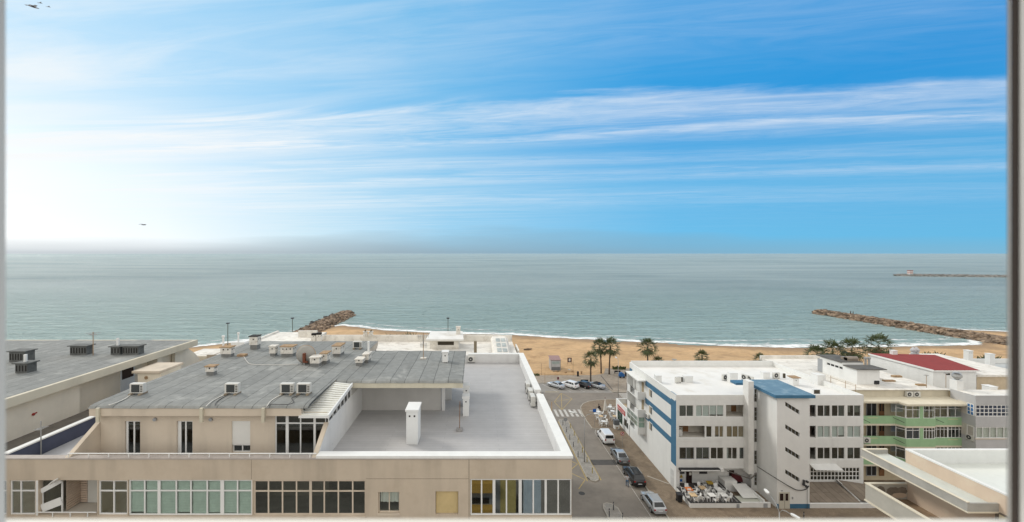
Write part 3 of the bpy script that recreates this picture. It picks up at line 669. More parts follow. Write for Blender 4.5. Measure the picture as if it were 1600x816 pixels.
# tilted open casement
Pt = lambda u, v, n: Vector((fX(61) + u, D1 - 0.1 + n - 0.0, v))
sc_ = MB()
def bar3(mb, p, q, wd, dp=0.05):
    p = Vector(p); q = Vector(q); t = (q - p).normalized(); n = Vector((-t.z, 0, t.x)) * wd / 2
    mb.extr([p - n, q - n, q + n, p + n], (0, dp, 0))
yA = D1 + 0.12
bar3(sc_, (fX(60), yA, fZ(770)), (fX(93), yA - 0.06, fZ(752)), 0.26); bar3(sc_, (fX(61), yA, fZ(797)), (fX(92), yA, fZ(785)), 0.42)
bar3(sc_, (fX(61.5), yA + .06, fZ(770)), (fX(61.5), yA + .06, fZ(803)), 0.06); bar3(sc_, (fX(91.5), yA + .06, fZ(754)), (fX(91.5), yA + .06, fZ(803)), 0.06)
fr = sc_.build('tilted_screen', ALU, b1, weld=False)
MB().box(fX(62), fX(91), yA + 0.07, yA + 0.078, fZ(803), fZ(755)).build('pane', GLASSD, fr)
m = MB(); m.extr([(fX(82), D1 - 0.25, fZ(753.5)), (fX(95), D1 - 0.45, fZ(744.5)), (fX(95.6), D1 - 0.45, fZ(746)), (fX(82.8), D1 - 0.25, fZ(755.2))], (0, 0.3, 0)); m.build('awning_box', ALU, b1)
m = MB(); m.pbox(P1, fX(56.2), fX(59.6), fZ(805.5), fZ(751), -0.01, 0.2); m.build('loggia_post', ALU, b1)
m = MB(); m.tube([(fX(58), D1 - 0.06, fZ(799.5)), (fX(152), D1 - 0.06, fZ(799.5))], 0.028, 6)
for px in (84, 111.5, 138.5): m.tube([(fX(px), D1 - 0.06, fZ(806.5)), (fX(px), D1 - 0.06, fZ(799.5))], 0.03, 6)
m.build('loggia_rail', ALU, b1, weld=False)
# parapet, terraces
m = MB(); m.box(-30.05, XR + 0.03, D1 - 0.035, D1 + 0.36, CAPZ - 0.06, CAPZ)
m.build('parapet_coping', mat('pinkish_coping', (0.40, 0.36, 0.33), var=0.12), b1)
WHCAP = mat('white_coping', (0.71, 0.71, 0.685), var=0.05, sc=1.5, streak=0.0)
TW = mat('terrace_white_paint', (0.66, 0.655, 0.64), var=0.05, sc=0.8, streak=0.14, bump=0.15)
m = MB(); m.box(-8.75, XR - 0.5, D1 - 0.055, D1 + 0.5, CAPZ + 0.003, CAPZ + 0.14); m.box(XR - 0.5, XR + 0.05, D1 - 0.055, 32.4, CAPZ + 0.003, CAPZ + 0.14)
m.box(XR - 0.5, XR + 0.05, 33.4, 45.75, CAPZ + 0.003, CAPZ + 0.14); m.box(-0.8, XR - 0.5, 45.25, 45.75, CAPZ + 0.003, CAPZ + 0.14)
m.build('white_coping', WHCAP, b1)
m = MB(); m.box(-8.75, XR - 0.48, D1 + 0.3, D1 + 0.48, ZT, CAPZ - 0.07); m.box(XR - 0.48, XR - 0.02, D1 + 0.3, 32.4, ZT, CAPZ - 0.002); m.box(XR - 0.48, XR - 0.02, 33.4, 45.2, ZT, CAPZ - 0.002); m.box(XR - 0.3, XR - 0.02, 32.4, 33.4, ZT, CAPZ - 0.1)
m.box(-9.5, XR - 0.48, 45.27, 45.6, ZT, CAPZ - 0.002); m.build('parapet', TW, b1)
tag(MB().box(-8.75, XR - 0.47, D1 + 0.47, 45.28, ZT - 0.3, ZT).build('terrace_floor', TERRFLOOR, b1))
MB().box(-26.1, -8.8, D1 + 0.3, 33, ZT - 0.3, ZT).build('terrace_floor', mat('grey_screed', (0.40, 0.40, 0.41), var=0.1, sc=0.8), b1)
# low white terrace rail of the front strip
m = MB(); m.tube([(fX(103), D1 + 0.1, fZ(710.2)), (fX(493), D1 + 0.1, fZ(710.2))], 0.032, 6)
for k in range(13): m.tube([(fX(104 + k * 31.6), D1 + 0.1, CAPZ - 0.01), (fX(104 + k * 31.6), D1 + 0.1, fZ(710.2))], 0.03, 6)
m.build('terrace_rail', ALU, b1, weld=False)
# penthouse
ZR = 23.06; XL = -22.35
P2 = front(D2)
whole = [(pX(195), pX(219), ZT, pZ(658)), (pX(276), pX(301), ZT, pZ(658)), (pX(362), pX(391), pZ(708), pZ(658)), (pX(429.5), pX(509.5), ZT, pZ(649))]
m = MB(); m.wall(P2, XL, pX(511.5), ZT, ZR - 0.5, whole, 0.2); m.build('penthouse_wall', BEIGE2, b1)
room(b1, P2, XL + 0.2, pX(330), ZT + 0.01, ZR - 0.5, 0.21, 3.5, ROOM); room(b1, P2, pX(332), pX(420), ZT + 0.01, ZR - 0.5, 0.21, 3.5, ROOM); room(b1, P2, pX(424), pX(510), ZT + 0.01, ZR - 0.55, 0.21, 4.0, mat('sunroom_interior', (0.26, 0.19, 0.13), var=0.3))
window(b1, P2, [pX(195), pX(207.5), pX(219)], [ZT + 0.02, pZ(658)], ALU, GLASSD, w=0.08, n0=0.1, thick={round(pX(195), 3): 0.12})
window(b1, P2, [pX(276), pX(288.5), pX(301)], [ZT + 0.02, pZ(658)], ALU, GLASSD, w=0.08, n0=0.1, thick={round(pX(276), 3): 0.2})
window(b1, P2, [pX(362), pX(377), pX(391)], [pZ(708), pZ(696)], ALU, GLASSD, w=0.07, n0=0.13)
b_ = MB(); b_.pbox(P2, pX(361.5), pX(391.5), pZ(696), pZ(658), 0.06, 0.085)
for q in range(24): b_.pbox(P2, pX(362), pX(391), pZ(696) + q * 0.06 + 0.004, pZ(696) + q * 0.06 + 0.052, 0.052, 0.0595)
b_.build('roller_shutter', mat('white_shutter', (0.68, 0.67, 0.63), var=0.03), b1, weld=False)
window(b1, P2, [pX(429.5), pX(448), pX(469), pX(491), pX(509.5)], [ZT + 0.02, pZ(662), pZ(649)], ALU, GLASSD, w=0.07, n0=0.05, thick={round(pX(448), 3): 0.17, round(pX(491), 3): 0.13})
for px in (243, 330): MB().disc((pX(px), D2 - 0.06, pZ(655)), (0, 1, 0), 0.1, 0.1, 12).build('wall_lamp', GREYALU, b1)
m = MB(); m.box(-22.35, -8.75, D2 + 0.02, 24.9, 10, ZT - 0.31); m.build('inner_wall', BEIGE, b1)
# sloping end fins
FIN = BEIGE2
for x0, x1 in ((-22.62, -22.36), (-9.02, -8.76)):
    m = MB(); m.extr([(x0, D1 + 0.02, ZT), (x0, D1 + 0.02, 20.72), (x0, D2 + 0.002, 21.95), (x0, D2 + 0.002, ZT)], (x1 - x0, 0, 0)); m.build('end_fin', FIN, b1)
m = MB(); m.quad((XL - 0.01, D2, ZT), (XL - 0.01, 41, ZT), (XL - 0.01, 41, ZR - 0.4), (XL - 0.01, D2, ZR - 0.4)); m.quad((XL, 41.2, ZT), (-10, 41.2, ZT), (-10, 41.2, ZR - 0.4), (XL, 41.2, ZR - 0.4)); m.build('penthouse_wall', BEIGE2, b1)
# white terrace walls
m = MB(); m.box(-8.98, -8.752, D2 + 0.004, 31.8, ZT, 21.92); m.extr([(-8.757, D1 + 0.3, ZT), (-8.757, D1 + 0.3, 20.86), (-8.757, D2 + 0.1, 21.9), (-8.757, D2 + 0.1, ZT)], (0.02, 0, 0)); m.build('terrace_side_wall', TW, b1)
VER = mat('veranda_grey_wall', (0.50, 0.485, 0.46), var=0.06, sc=0.8, streak=0.1)
m = MB(); m.quad((-8.75, 31.6, ZT), (-2.65, 31.6, ZT), (-2.65, 31.6, ZR - 0.45), (-8.75, 31.6, ZR - 0.45)); m.quad((-2.65, 31.6, ZT), (-2.65, 37, ZT), (-2.65, 37, ZR - 0.45), (-2.65, 31.6, ZR - 0.45)); m.build('veranda_wall', VER, b1)
MB().box(-2.6, -2.35, 31.5, 31.75, ZT, ZR - 0.45).build('veranda_pillar', TW, b1); MB().box(-2.6, -1.95, 33.9, 34.1, ZT, ZR - 0.45).build('veranda_pillar', TW, b1)
# roofs
def roofslab(x0, x1, y0, y1, zt, th, name, dome=0.12):
    b = MB(); ny = 9; xsn = 12
    prof = [(0, -0.16), (0.12, -0.05), (0.35, 0.0), (0.8, 0.02)]
    yy = [y0 + p for p, _ in prof] + [y0 + 1 + (y1 - y0 - 1) * i / ny for i in range(ny + 1)]
    zz_ = [zt + q for _, q in prof] + [zt + 0.02] * (ny + 1)
    vs = []; fs = []
    for y, z in zip(yy, zz_):
        for i in range(xsn + 1): vs.append((x0 + (x1 - x0) * i / xsn, y, z + 0.02 * math.sin(i * 2.1 + y)))
    for j in range(len(yy) - 1):
        for i in range(xsn): a = j * (xsn + 1) + i; fs.append((a, a + 1, a + xsn + 2, a + xsn + 1))
    b.add(vs, fs); return b
m = roofslab(-22.75, -9.85, 24.02, 41.6, ZR, 0.1, 'r'); m2 = roofslab(-9.85, -0.86, 28.72, 37.5, ZR - 0.004, 0.1, 'r'); m.add(m2.v, m2.f)
m.add([(-10.3, 24.02, ZR - .15), (-9.85, 24.02, ZR - .15), (-9.85, 28.72, ZR - 0.02), (-10.3, 28.72, ZR - .02)], [(0, 1, 2, 3)])
m.build('flat_roof', BITUMEN, b1, smooth=False)
m = MB(); m.box(-22.7, -10.25, 24.06, 24.4, ZR - 0.62, ZR - 0.17); m.box(-22.7, -22.36, 24.4, 41.5, ZR - 0.42, ZR - 0.03); m.box(-22.7, -9.9, 41.2, 41.55, ZR - 0.42, ZR - 0.03); m.box(-10.2, -9.88, 37.45, 41.2, ZR - 0.6, ZR - 0.03)
m.build('roof_fascia', BEIGE2, b1, weld=False)
FASC = mat('yellowish_fascia', (0.56, 0.52, 0.41), var=0.08, sc=0.7, streak=0.3)
m = MB(); m.box(-8.74, -0.9, 28.76, 29.0, ZR - 0.52, ZR - 0.17); m.box(-1.15, -0.9, 29.0, 37.4, ZR - 0.45, ZR - 0.03); m.box(-8.74, -1.15, 29.0, 37.4, ZR - 0.48, ZR - 0.3); m.build('veranda_fascia', FASC, b1, weld=False)
m = MB(); m.box(-9.85, -8.76, 28.9, 31.6, 21.9, ZR - 0.05); m.build('sunroom_back_wall', VER, b1)
# sunroom with ribbed white roof and a strip of small panes
m = MB(); n = 15
a0 = Vector((-10.3, 24.0, 22.44)); a1 = Vector((-8.62, 24.0, 22.42)); c0 = Vector((-10.3, 28.68, 22.98)); c1 = Vector((-8.62, 28.68, 22.80))
m.extr([a0, a1, c1, c0], (0, 0, 0.05))
for i in range(n):
    t = (i + 0.3) / n; t2 = (i + 0.75) / n
    p = [a0.lerp(c0, t), a1.lerp(c1, t), a1.lerp(c1, t2), a0.lerp(c0, t2)]
    m.extr([q + Vector((0, 0, 0.045)) for q in p], (0, 0, 0.05))
m.build('ribbed_roof', mat('white_sheet_roof', (0.70, 0.69, 0.63), rough=0.5, var=0.08, sc=1.2, streak=0.1), b1, weld=False)
m = MB(); m.extr([a1 + Vector((-0.06, -0.02, -0.1)), c1 + Vector((-0.06, 0, -0.1)), c1 + Vector((-0.06, 0, 0.13)), a1 + Vector((-0.06, -0.02, 0.13))], (0.09, 0, 0)); m.box(-10.35, -8.65, 23.95, 24.0, 22.36, 22.5); m.build('roof_gutter', ALU, b1, weld=False)
m = MB(); m.box(-8.9, -8.80, D2, 28.9, 21.9, 22.46); m.build('window_strip', mat('dark_pane', (0.03, 0.03, 0.03), rough=0.15), b1)
m = MB()
for k in range(7): y = D2 + 0.02 + k * 0.72; m.box(-8.92, -8.74, y, y + 0.07, 21.9, 22.5)
m.box(-8.92, -8.745, D2, 29, 21.88, 21.95); m.build('strip_bar', ALU, b1, weld=False)
# downpipes from the roof edge
for px in (322, 417, 163): MB().box(pX(px) - 0.09, pX(px) + 0.09, 23.93, 24.05, ZR - 0.95, ZR - 0.12).build('rain_spout', FASC, b1)
# blue and white side parapet, neighbour strip
NAVY = mat('navy_wall_paint', (0.075, 0.085, 0.13), var=0.12, sc=1)
m = MB(); m.box(-26.3, -26.12, D1 + 0.36, 34, ZT - 0.2, 20.78); m.build('side_parapet', NAVY, b1)
m = MB(); m.box(-26.4, -26.05, D1 + 0.36, 34, 20.782, 20.86); m.build('side_coping', WHCAP, b1)

# ------------------------------------------------------------------ things on the roofs
CHW = mat('stained_chimney_render', (0.66, 0.63, 0.57), var=0.16, sc=2.5, streak=0.3, dirt=((0.30, 0.23, 0.16), 0.9, 3.5))
RUST = mat('rusty_brown_slab', (0.33, 0.22, 0.13), var=0.3, sc=4, dirt=((0.45, 0.33, 0.12), 0.8, 3))
DKCAPHOLE = mat('dark_cap_and_hole_shade', (0.02, 0.018, 0.016))  # near-black for caps, and for the shade inside holes, slots and small windows
CHC = mat('clean_white_chimney', (0.70, 0.70, 0.68), var=0.04, streak=0.06)
def chimney(label, x, y, z, w, dp, h, body=CHW, cap=RUST, feet=0.25, nh=1, capover=0.06, pipe=0, name='roof_vent', group='vent stacks on the felted roof', tilt=0, cat='vent stack', grime=True, capth=0.07, holes_side=True):
    t = thing(name, label, cat, (x, y, z), rz=0, group=group)
    o = Vector((x, y, z))
    b = MB(); b.box(x - w / 2, x + w / 2, y, y + dp, z + feet, z + h - capth); b.build('shaft', body, t, bevel=0.012)
    if feet > 0.02:
        b = MB(); b.box(x - w / 2 + 0.05, x + w / 2 - 0.05, y + 0.06, y + dp - 0.05, z, z + feet); b.build('base', mat('grey_felt_upstand', (0.20, 0.20, 0.19), var=0.2, sc=3) if grime else body, t)
    b = MB(); b.box(x - w / 2 - capover, x + w / 2 + capover, y - capover, y + dp + capover, z + h - capth, z + h); b.build('cap', cap, t, bevel=0.01)
    zz0 = z + feet + (h - feet) * 0.62 if h < 1.3 else z + h - 0.42
    for i in range(nh):
        cx = x + (i - (nh - 1) / 2) * w / (nh + 0.4); s = min(0.055, w * 0.1)
        MB().box(cx - s, cx + s, y - 0.006, y + 0.02, zz0 - s, zz0 + s).build('vent_hole', DKCAPHOLE, t)
    if holes_side:
        for i in range(2): cy = y + dp * (0.3 + 0.4 * i); MB().box(x + w / 2 - 0.02, x + w / 2 + 0.006, cy - 0.05, cy + 0.05, zz0 - 0.055, zz0 + 0.055).build('vent_hole', DKCAPHOLE, t)
    if pipe: MB().tube([(x + w * 0.2, y + dp * 0.6, z + h), (x + w * 0.2, y + dp * 0.6, z + h + pipe)], 0.09, 10).build('flue_pipe', CHC, t)
    if tilt: t.rotation_euler = (0, 0, tilt)
    return t
def on_roof(px, py, z=ZR): p = at(px, py, z); return p.x, p.y
def sz(pxw, y): return pxw * y / F
def rv(label, px0, px1, pyt, pyb, dp, **k):
    y = dist(pyb, ZR + 0.03); x = gx((px0 + px1) / 2, y); w_ = (px1 - px0) * y / F; h = gz(pyt, y) - ZR - 0.03
    return chimney(label, x, y, ZR + 0.02, max(0.3, w_), dp, h, **k)
rv('small white vent stack with rusty top near the left edge of the felted roof', 320.5, 334, 572, 586.5, 0.5)
rv('low white vent stack with rusty slab at the left roof edge below the lamp pole', 344, 361, 542, 558, 0.6, nh=2)
rv('tallest weathered vent stack with dark cap at the back of the felted roof', 389.5, 402, 525, 546, 0.7, cap=DKCAPHOLE, feet=0.4)
rv('narrow vent stack with brown side left of the wide three-holed stack', 420.5, 430, 540.5, 557, 0.55, cap=CHW)
rv('wide vent stack with three holes and brown slab left of the satellite dish', 438, 457.5, 541, 557.5, 0.75, nh=3)
rv('front box of the double vent stack with mossy top beside the dish', 484, 499, 558, 573, 0.8, cap=CHW)
rv('rear box of the double vent stack with mossy yellow top beside the dish', 500.5, 511, 551.5, 569, 0.8)
rv('white vent stack with yellow mossy top between dish and air conditioner', 519, 532, 540, 557.5, 1.2, nh=1)
rv('lower white vent box of the pair nearest the back sunroom ridge', 555, 566.5, 561, 572, 0.8, cap=CHW)
rv('upper white vent box with a white pipe rising from it', 566.8, 576, 553, 567.5, 0.9, cap=CHW, pipe=0.9)
rv('clean white square vent stack on the veranda roof beside the antenna', 691, 700, 549.5, 566.5, 0.6, body=CHC, cap=CHC, feet=0.02)

def ac_unit(label, x, y, z, rz=0, w=0.84, h=0.6, dp=0.32, group='air conditioners on the felted roof', plinth=True, style='grille'):
    t = thing('air_conditioner', label, 'air conditioner', (0, 0, 0), group=group)
    b = MB(); b.box(-w / 2, w / 2, 0, dp, 0.1, 0.1 + h); b.build('casing', mat('ac_white_casing', (0.60, 0.59, 0.55), rough=0.5, var=0.08, dirt=((0.4, 0.36, 0.3), 0.4, 4)), t, bevel=0.015)
    if style == 'grille':
        b = MB(); b.box(-w / 2 + 0.12, w / 2 - 0.2, -0.008, 0.02, 0.16, h + 0.04); b.build('coil_grille', mat('ac_dark_coil', (0.05, 0.055, 0.055), rough=0.4, var=0.3, sc=9), t)
        b = MB()
        for i in range(2):
            for j in range(4): b.box(w / 2 - 0.15 + i * 0.07, w / 2 - 0.10 + i * 0.07, -0.008, 0.02, 0.18 + j * 0.11, 0.25 + j * 0.11)
        b.build('vent_slot', DKCAPHOLE, t, weld=False)
    else:
        b = MB(); b.disc((-w * 0.1, -0.004, 0.1 + h / 2), (0, 1, 0), h * 0.4, 0.02, 20); b.build('fan_grille', mat('ac_fan_dark', (0.07, 0.07, 0.07), var=0.3, sc=8), t)
        b = MB(); b.disc((-w * 0.1, -0.012, 0.1 + h / 2), (0, 1, 0), h * 0.11, 0.02, 12); b.build('fan_hub', mat('ac_white_casing', (0.66, 0.65, 0.61)), t)
    if plinth:
        for s in (-1, 1): MB().box(s * w * 0.36 - 0.08, s * w * 0.36 + 0.08, -0.14, dp + 0.14, 0.0, 0.1).build('wooden_foot', mat('weathered_board', (0.26, 0.21, 0.15), var=0.3, sc=5), t)
    else:
        for s in (-1, 1): MB().box(s * w * 0.36 - 0.03, s * w * 0.36 + 0.03, -0.02, dp + 0.05, 0.0, 0.1).build('bracket', GALV, t)
    t.location = (x, y, z); t.rotation_euler = (0, 0, rz)
    return t
for px, lab in ((212.5, 'air conditioner standing alone at the left front edge of the felted roof'), (361, 'air conditioner on boards above the penthouse roller shutter side, middle of the front roof edge'), (447.5, 'left air conditioner of the pair at the front roof edge near the sunroom'), (473.5, 'right air conditioner of the pair at the front roof edge near the sunroom')):
    p = at(px, 617, ZR + 0.03); ac_unit(lab, p.x, p.y, ZR + 0.02)
p = at(558, 545.5, ZR + 0.03); ac_unit('dark fronted air conditioner far back on the felted roof', p.x, p.y, ZR + 0.02)
p = at(733, 567, ZT + 0.1); ac_unit('air conditioner in the far corner of the grey terrace under the roof edge', p.x + 0.25, p.y + .1, ZT + 0.05, style='fan', group='terrace air conditioners', plinth=False)
for k, (px, py, lab) in enumerate(((830.5, 607, 'farthest of the three air conditioners along the right terrace parapet'), (834.5, 617, 'middle one of the three air conditioners along the right terrace parapet'), (839.5, 627, 'nearest of the three air conditioners along the right terrace parapet'))):
    p = at(px, py, ZT + 0.05); ac_unit(lab, 4.35, [35.6, 33.9, 32.5][k], ZT + 0.02, rz=R(-90), w=0.9, h=0.75, dp=0.35, style='fan', group='terrace air conditioners', plinth=False)
def cable(label, pts, r, m, name='roof_cable', cat='cable', group='cables on the felted roof'):
    q = []
    pts = [Vector(p) for p in pts]
    for i in range(len(pts) - 1):
        p0 = pts[max(0, i - 1)]; p1 = pts[i]; p2 = pts[i + 1]; p3 = pts[min(len(pts) - 1, i + 2)]
        for k in range(6):
            t = k / 6
            q.append(0.5 * ((2 * p1) + (p2 - p0) * t + (2 * p0 - 5 * p1 + 4 * p2 - p3) * t * t + (3 * p1 - p0 - 3 * p2 + p3) * t ** 3))
    q.append(pts[-1])
    return tag(MB().tube(q, r, 6).build(name, m, smooth=True), label, cat, group)
WIRE = mat('pale_pipe_lagging', (0.62, 0.60, 0.55)); DWIRE = mat('dark_cable', (0.07, 0.07, 0.07))
def rp(*a): return [at(px, py, ZR + 0.06) for px, py in a]
cable('pale insulated pipe from the lone left air conditioner to the roof edge', rp((205, 616), (196, 623), (180, 630), (170, 633)), 0.03, WIRE)
cable('pale insulated pipe from the middle front air conditioner to the spout', rp((352, 616), (340, 622), (330, 628), (322, 635)), 0.03, WIRE)
cable('dark cable curving beside the middle front air conditioner', rp((356, 617), (344, 624), (338, 629), (336, 634)), 0.02, DWIRE)
cable('pale insulated pipe from the air conditioner pair to the spout', rp((440, 617), (430, 622), (422, 628), (417, 635)), 0.03, WIRE)
cable('dark cable curving from the right unit of the air conditioner pair', rp((466, 618), (456, 622), (459, 628), (450, 632), (424, 632), (418, 635)), 0.02, DWIRE)
cable('long white cable looping across the roof to the satellite dish', rp((381, 557), (386, 565), (392, 569), (410, 570), (440, 570), (466, 569)), 0.022, WIRE)
m = MB(); p = at(376, 558, ZR); m.box(p.x - 0.35, p.x + 0.35, p.y, p.y + 0.5, ZR + 0.02, ZR + 0.2); tag(m.build('concrete_block', RUST, bevel=0.02), 'low brown block on the felted roof where the white cable starts', 'concrete block')
# satellite dish (seen from behind)
y = dist(569, ZR); x = gx(478, y); t = thing('satellite_dish', 'big round grey satellite dish seen from behind on the felted roof', 'satellite dish', (x, y, ZR))
rr = 14.7 * y / F; zc_ = gz(554.5, y)
b = MB(); prof = [(0.02, -0.22), (rr * 0.35, -0.19), (rr * 0.7, -0.1), (rr, 0.03), (rr, 0.06), (rr * 0.97, 0.06)]
n = 28; vs = []; fs = []
for r_, q in prof:
    for j in range(n):
        a = 2 * math.pi * j / n; vs.append((x + r_ * math.cos(a), y + q, zc_ + r_ * math.sin(a)))
for i in range(len(prof) - 1):
    for j in range(n): fs.append((i * n + j, i * n + (j + 1) % n, (i + 1) * n + (j + 1) % n, (i + 1) * n + j))
fs.append(tuple(range(n))[::-1]); b.add(vs, fs)
d_ = b.build('dish', mat('weathered_dish_grey', (0.30, 0.29, 0.265), rough=0.6, var=0.15, sc=2), t, smooth=True)
b = MB(); b.tube([(x + rr * math.cos(a), y + 0.06, zc_ + rr * math.sin(a)) for a in [2 * math.pi * j / 36 for j in range(37)]], 0.03, 6); b.build('dish_rim', RUST, t)
b = MB(); b.box(x - 0.09, x + 0.09, y - 0.45, y - 0.2, zc_ - 0.5, zc_ + 0.2); b.box(x - 0.05, x + 0.3, y - 0.42, y - 0.3, zc_ - 0.55, zc_ - 0.42); b.build('dish_bracket', mat('rust_red_steel', (0.16, 0.055, 0.03), var=0.3, sc=6), t)
b = MB(); b.tube([(x, y - 0.33, ZR), (x, y - 0.33, zc_)], 0.06, 8); b.build('dish_post', GALV, t)
# television antenna mast
def yagi(label, px, pyt, pyb, z, group, arms=((0.2, 0.9, 0), (0.55, 0.7, 1), (0.8, 0.6, 2)), rust=True, vertical=False, name='tv_antenna', base=True):
    y = dist(pyb, z); x = gx(px, y); top = gz(pyt, y)
    t = thing(name, label, 'antenna', (x, y, z), group=group)
    MB().tube([(x, y, z), (x, y, top)], 0.03, 6).build('mast', RUST if rust else GALV, t)
    b = MB()
    for f_, l_, k in arms:
        zc = top - (top - z) * f_ * 0.6; an = 0.5 + k * 1.1; dx, dy = math.cos(an), math.sin(an)
        b.tube([(x - dx * l_ * 0.5, y - dy * l_ * 0.5, zc), (x + dx * l_ * 0.5, y + dy * l_ * 0.5, zc)], 0.018, 5)
        for q in range(6):
            s = -0.5 + q / 5
            c = Vector((x + dx * l_ * s, y + dy * l_ * s, zc)); e = Vector((0, 0, 1)) if vertical else Vector((-dy, dx, 0))
            b.tube([c - e * 0.22, c + e * 0.22], 0.013, 4)
    b.build('yagi_arm', GALV, t, weld=False)
    if base: MB().box(x - 0.25, x + 0.25, y - 0.2, y + 0.2, z, z + 0.08).build('foot', CHW, t)
    return t
yagi('rusty antenna mast with several aerials on the veranda roof', 661.5, 520, 560.5, ZR + 0.02, 'antennas', vertical=True)
# terrace chimneys and parasol stand
chimney('tall white chimney standing in front on the grey terrace', gx(643.8, 25.9), 25.9, ZT, 0.74, 1.3, 2.22, body=CHC, cap=CHC, feet=0, nh=2, name='terrace_chimney', group='white chimneys on the grey terrace', cat='chimney', capth=0.12, holes_side=False)
chimney('slim white chimney on the terrace nearer of the two by the veranda', gx(728, 30.4), 30.4, ZT, 0.46, 0.55, 1.5, body=CHC, cap=CHC, feet=0, nh=1, name='terrace_chimney', group='white chimneys on the grey terrace', cat='chimney', capth=0.2, capover=0.05, holes_side=False)
chimney('slim white chimney on the terrace farther of the two by the veranda', gx(728.5, 32.2), 32.2, ZT, 0.48, 0.7, 1.72, body=CHC, cap=CHC, feet=0, nh=1, name='terrace_chimney', group='white chimneys on the grey terrace', cat='chimney', capth=0.2, capover=0.05, holes_side=False)
p = at(718, 673, ZT); t = thing('parasol_stand', 'thin pole standing in a grey block on the terrace', 'parasol stand', (p.x, p.y, ZT))
MB().box(p.x - 0.22, p.x + 0.22, p.y - 0.2, p.y + 0.2, ZT, ZT + 0.16).build('base', mat('grey_concrete', (0.3, 0.29, 0.28), var=0.15), t, bevel=0.02)
MB().tube([(p.x, p.y, ZT + 0.16), (p.x + 0.03, p.y, ZT + 2.0)], 0.025, 6).build('pole', WOOD, t)
for i, (px, py) in enumerate(((593, 711), (729, 708))):
    p = at(px, py, ZT); tag(MB().lathe([(0.06, 0), (0.07, 0.05), (0.03, 0.09)], (p.x, p.y, ZT), 8).build('drain_cap', BLACK), ('small black drain cap on the terrace floor below the tall white chimney', 'small black drain cap on the terrace floor right of the tall white chimney')[i], 'drain cap', 'terrace drain caps')
# small plant in the terrace corner
p = at(513, 706, ZT); b = MB(); rg = random.Random(3)
for k in range(26):
    a = rg.uniform(0, 6.28); l_ = rg.uniform(0.25, 0.7); d = Vector((math.cos(a) * 0.35, math.sin(a) * 0.35, 1)).normalized(); s = Vector((-math.sin(a), math.cos(a), 0)) * 0.03
    q = Vector((p.x, p.y, ZT)); b.add([q - s, q + s, q + d * l_ * 0.6 + s * 1.4, q + d * l_ + Vector((math.cos(a), math.sin(a), -0.2)) * 0.12, q + d * l_ * 0.6 - s * 1.4], [(0, 1, 2, 3, 4)])
tag(b.build('corner_plant', mat('weed_green', (0.16, 0.2, 0.07), var=0.3), weld=False), 'small weed growing at the foot of the white terrace wall', 'plant')
for px, py0, py1, lab in ((862, 628, 668, 'thin metal pole on the outer side of the right terrace parapet, nearer one'), (826.5, 562, 586, 'thin metal pole at the far end of the right terrace parapet')):
    d = XR * F / (px - CX); d = (XR + 0.12) * F / (px - CX); tag(MB().tube([(XR + 0.12, d, gz(py1, d)), (XR + 0.12, d, gz(py0, d))], 0.03, 6).build('parapet_pole', RUST), lab, 'pole')

# ------------------------------------------------------------------ neighbouring building on the left
b0 = thing('apartment_building', 'cream building with a large sloping-edged grey flat roof and dark vent boxes', 'building', (-40, 34, 0))
ZB = 22.8
m = roofslab(-62, -29.5, 14, 43.4, ZB, 0.1, 'r'); m.build('flat_roof', BITUMEN, b0)
m = MB(); m.box(-29.75, -29.46, 14, 43.45, ZB - 0.55, ZB + 0.04); m.box(-62, -29.75, 43.2, 43.45, ZB - 0.55, ZB + 0.03); m.box(-62, -29.76, 14.2, 43.1, ZB - 0.5, ZB - 0.2); m.build('roof_fascia', CREAM, b0, weld=False)
CR2 = mat('cream_wall_paint', (0.78, 0.71, 0.585), var=0.06, sc=0.6, streak=0.12)
m = MB(); m.box(-32, -30.25, 14, 31.3, 10, ZB - 0.5); m.box(-32, -30.9, 31.3, 43.3, 10, ZB - 0.5); m.build('side_wall', CR2, b0)
m = MB(); m.box(-30.9, -29.9, 38.5, 39.1, 19.5, ZB - 0.5); m.build('pier', CR2, b0)
m = MB(); m.extr([(-30.8, 41.5, 19.7), (-30.8, 45.2, 19.7), (-30.8, 45.2, 20.4), (-30.8, 44.4, 21.2), (-30.8, 43.3, 22.0), (-30.8, 41.5, 22.2)], (0.35, 0, 0)); m.build('sloping_wall', CR2, b0)
t_ = MB(); t_.box(-30.9, -30.86, 35.6, 37.1, 19.75, 21.95); o = t_.build('door', ALU, b0); MB().box(-30.88, -30.845, 35.75, 36.95, 20.95, 21.8).build('door_pane', mat('dark_door_glass', (0.035, 0.02, 0.018), rough=0.2), o)
m = MB(); m.box(-30.25, -26.35, 18, 52, 19.2, 19.8); m.build('side_terrace', mat('brown_terrace_felt', (0.17, 0.15, 0.125), var=0.25, sc=0.8), b0)
m = MB(); m.box(-62, -26.3, 46.2, 46.4, 0, 20.4); m.box(-62, -26.3, 14, 14.2, 0, 20); m.box(-26.52, -26.31, 22.9, 52, 0, 19.9); m.build('rear_wall', CR2, b0)
b_ = MB(); p = at(92, 634, 21.3)
b_.disc((-30.24, 28.0, 21.0), (1, 0, 0), 0.09, 0.12, 10); b_.tube([(-30.2, 27.9, 20.98), (-30.2, 28.2, 21.05)], 0.04, 6); tag(b_.build('wall_valve', mat('red_paint', (0.3, 0.04, 0.03)), weld=False), 'small red fitting on the cream wall at far left', 'wall fitting')
DKV = mat('dark_vent_box', (0.115, 0.118, 0.112), var=0.35, sc=3, streak=0.2)
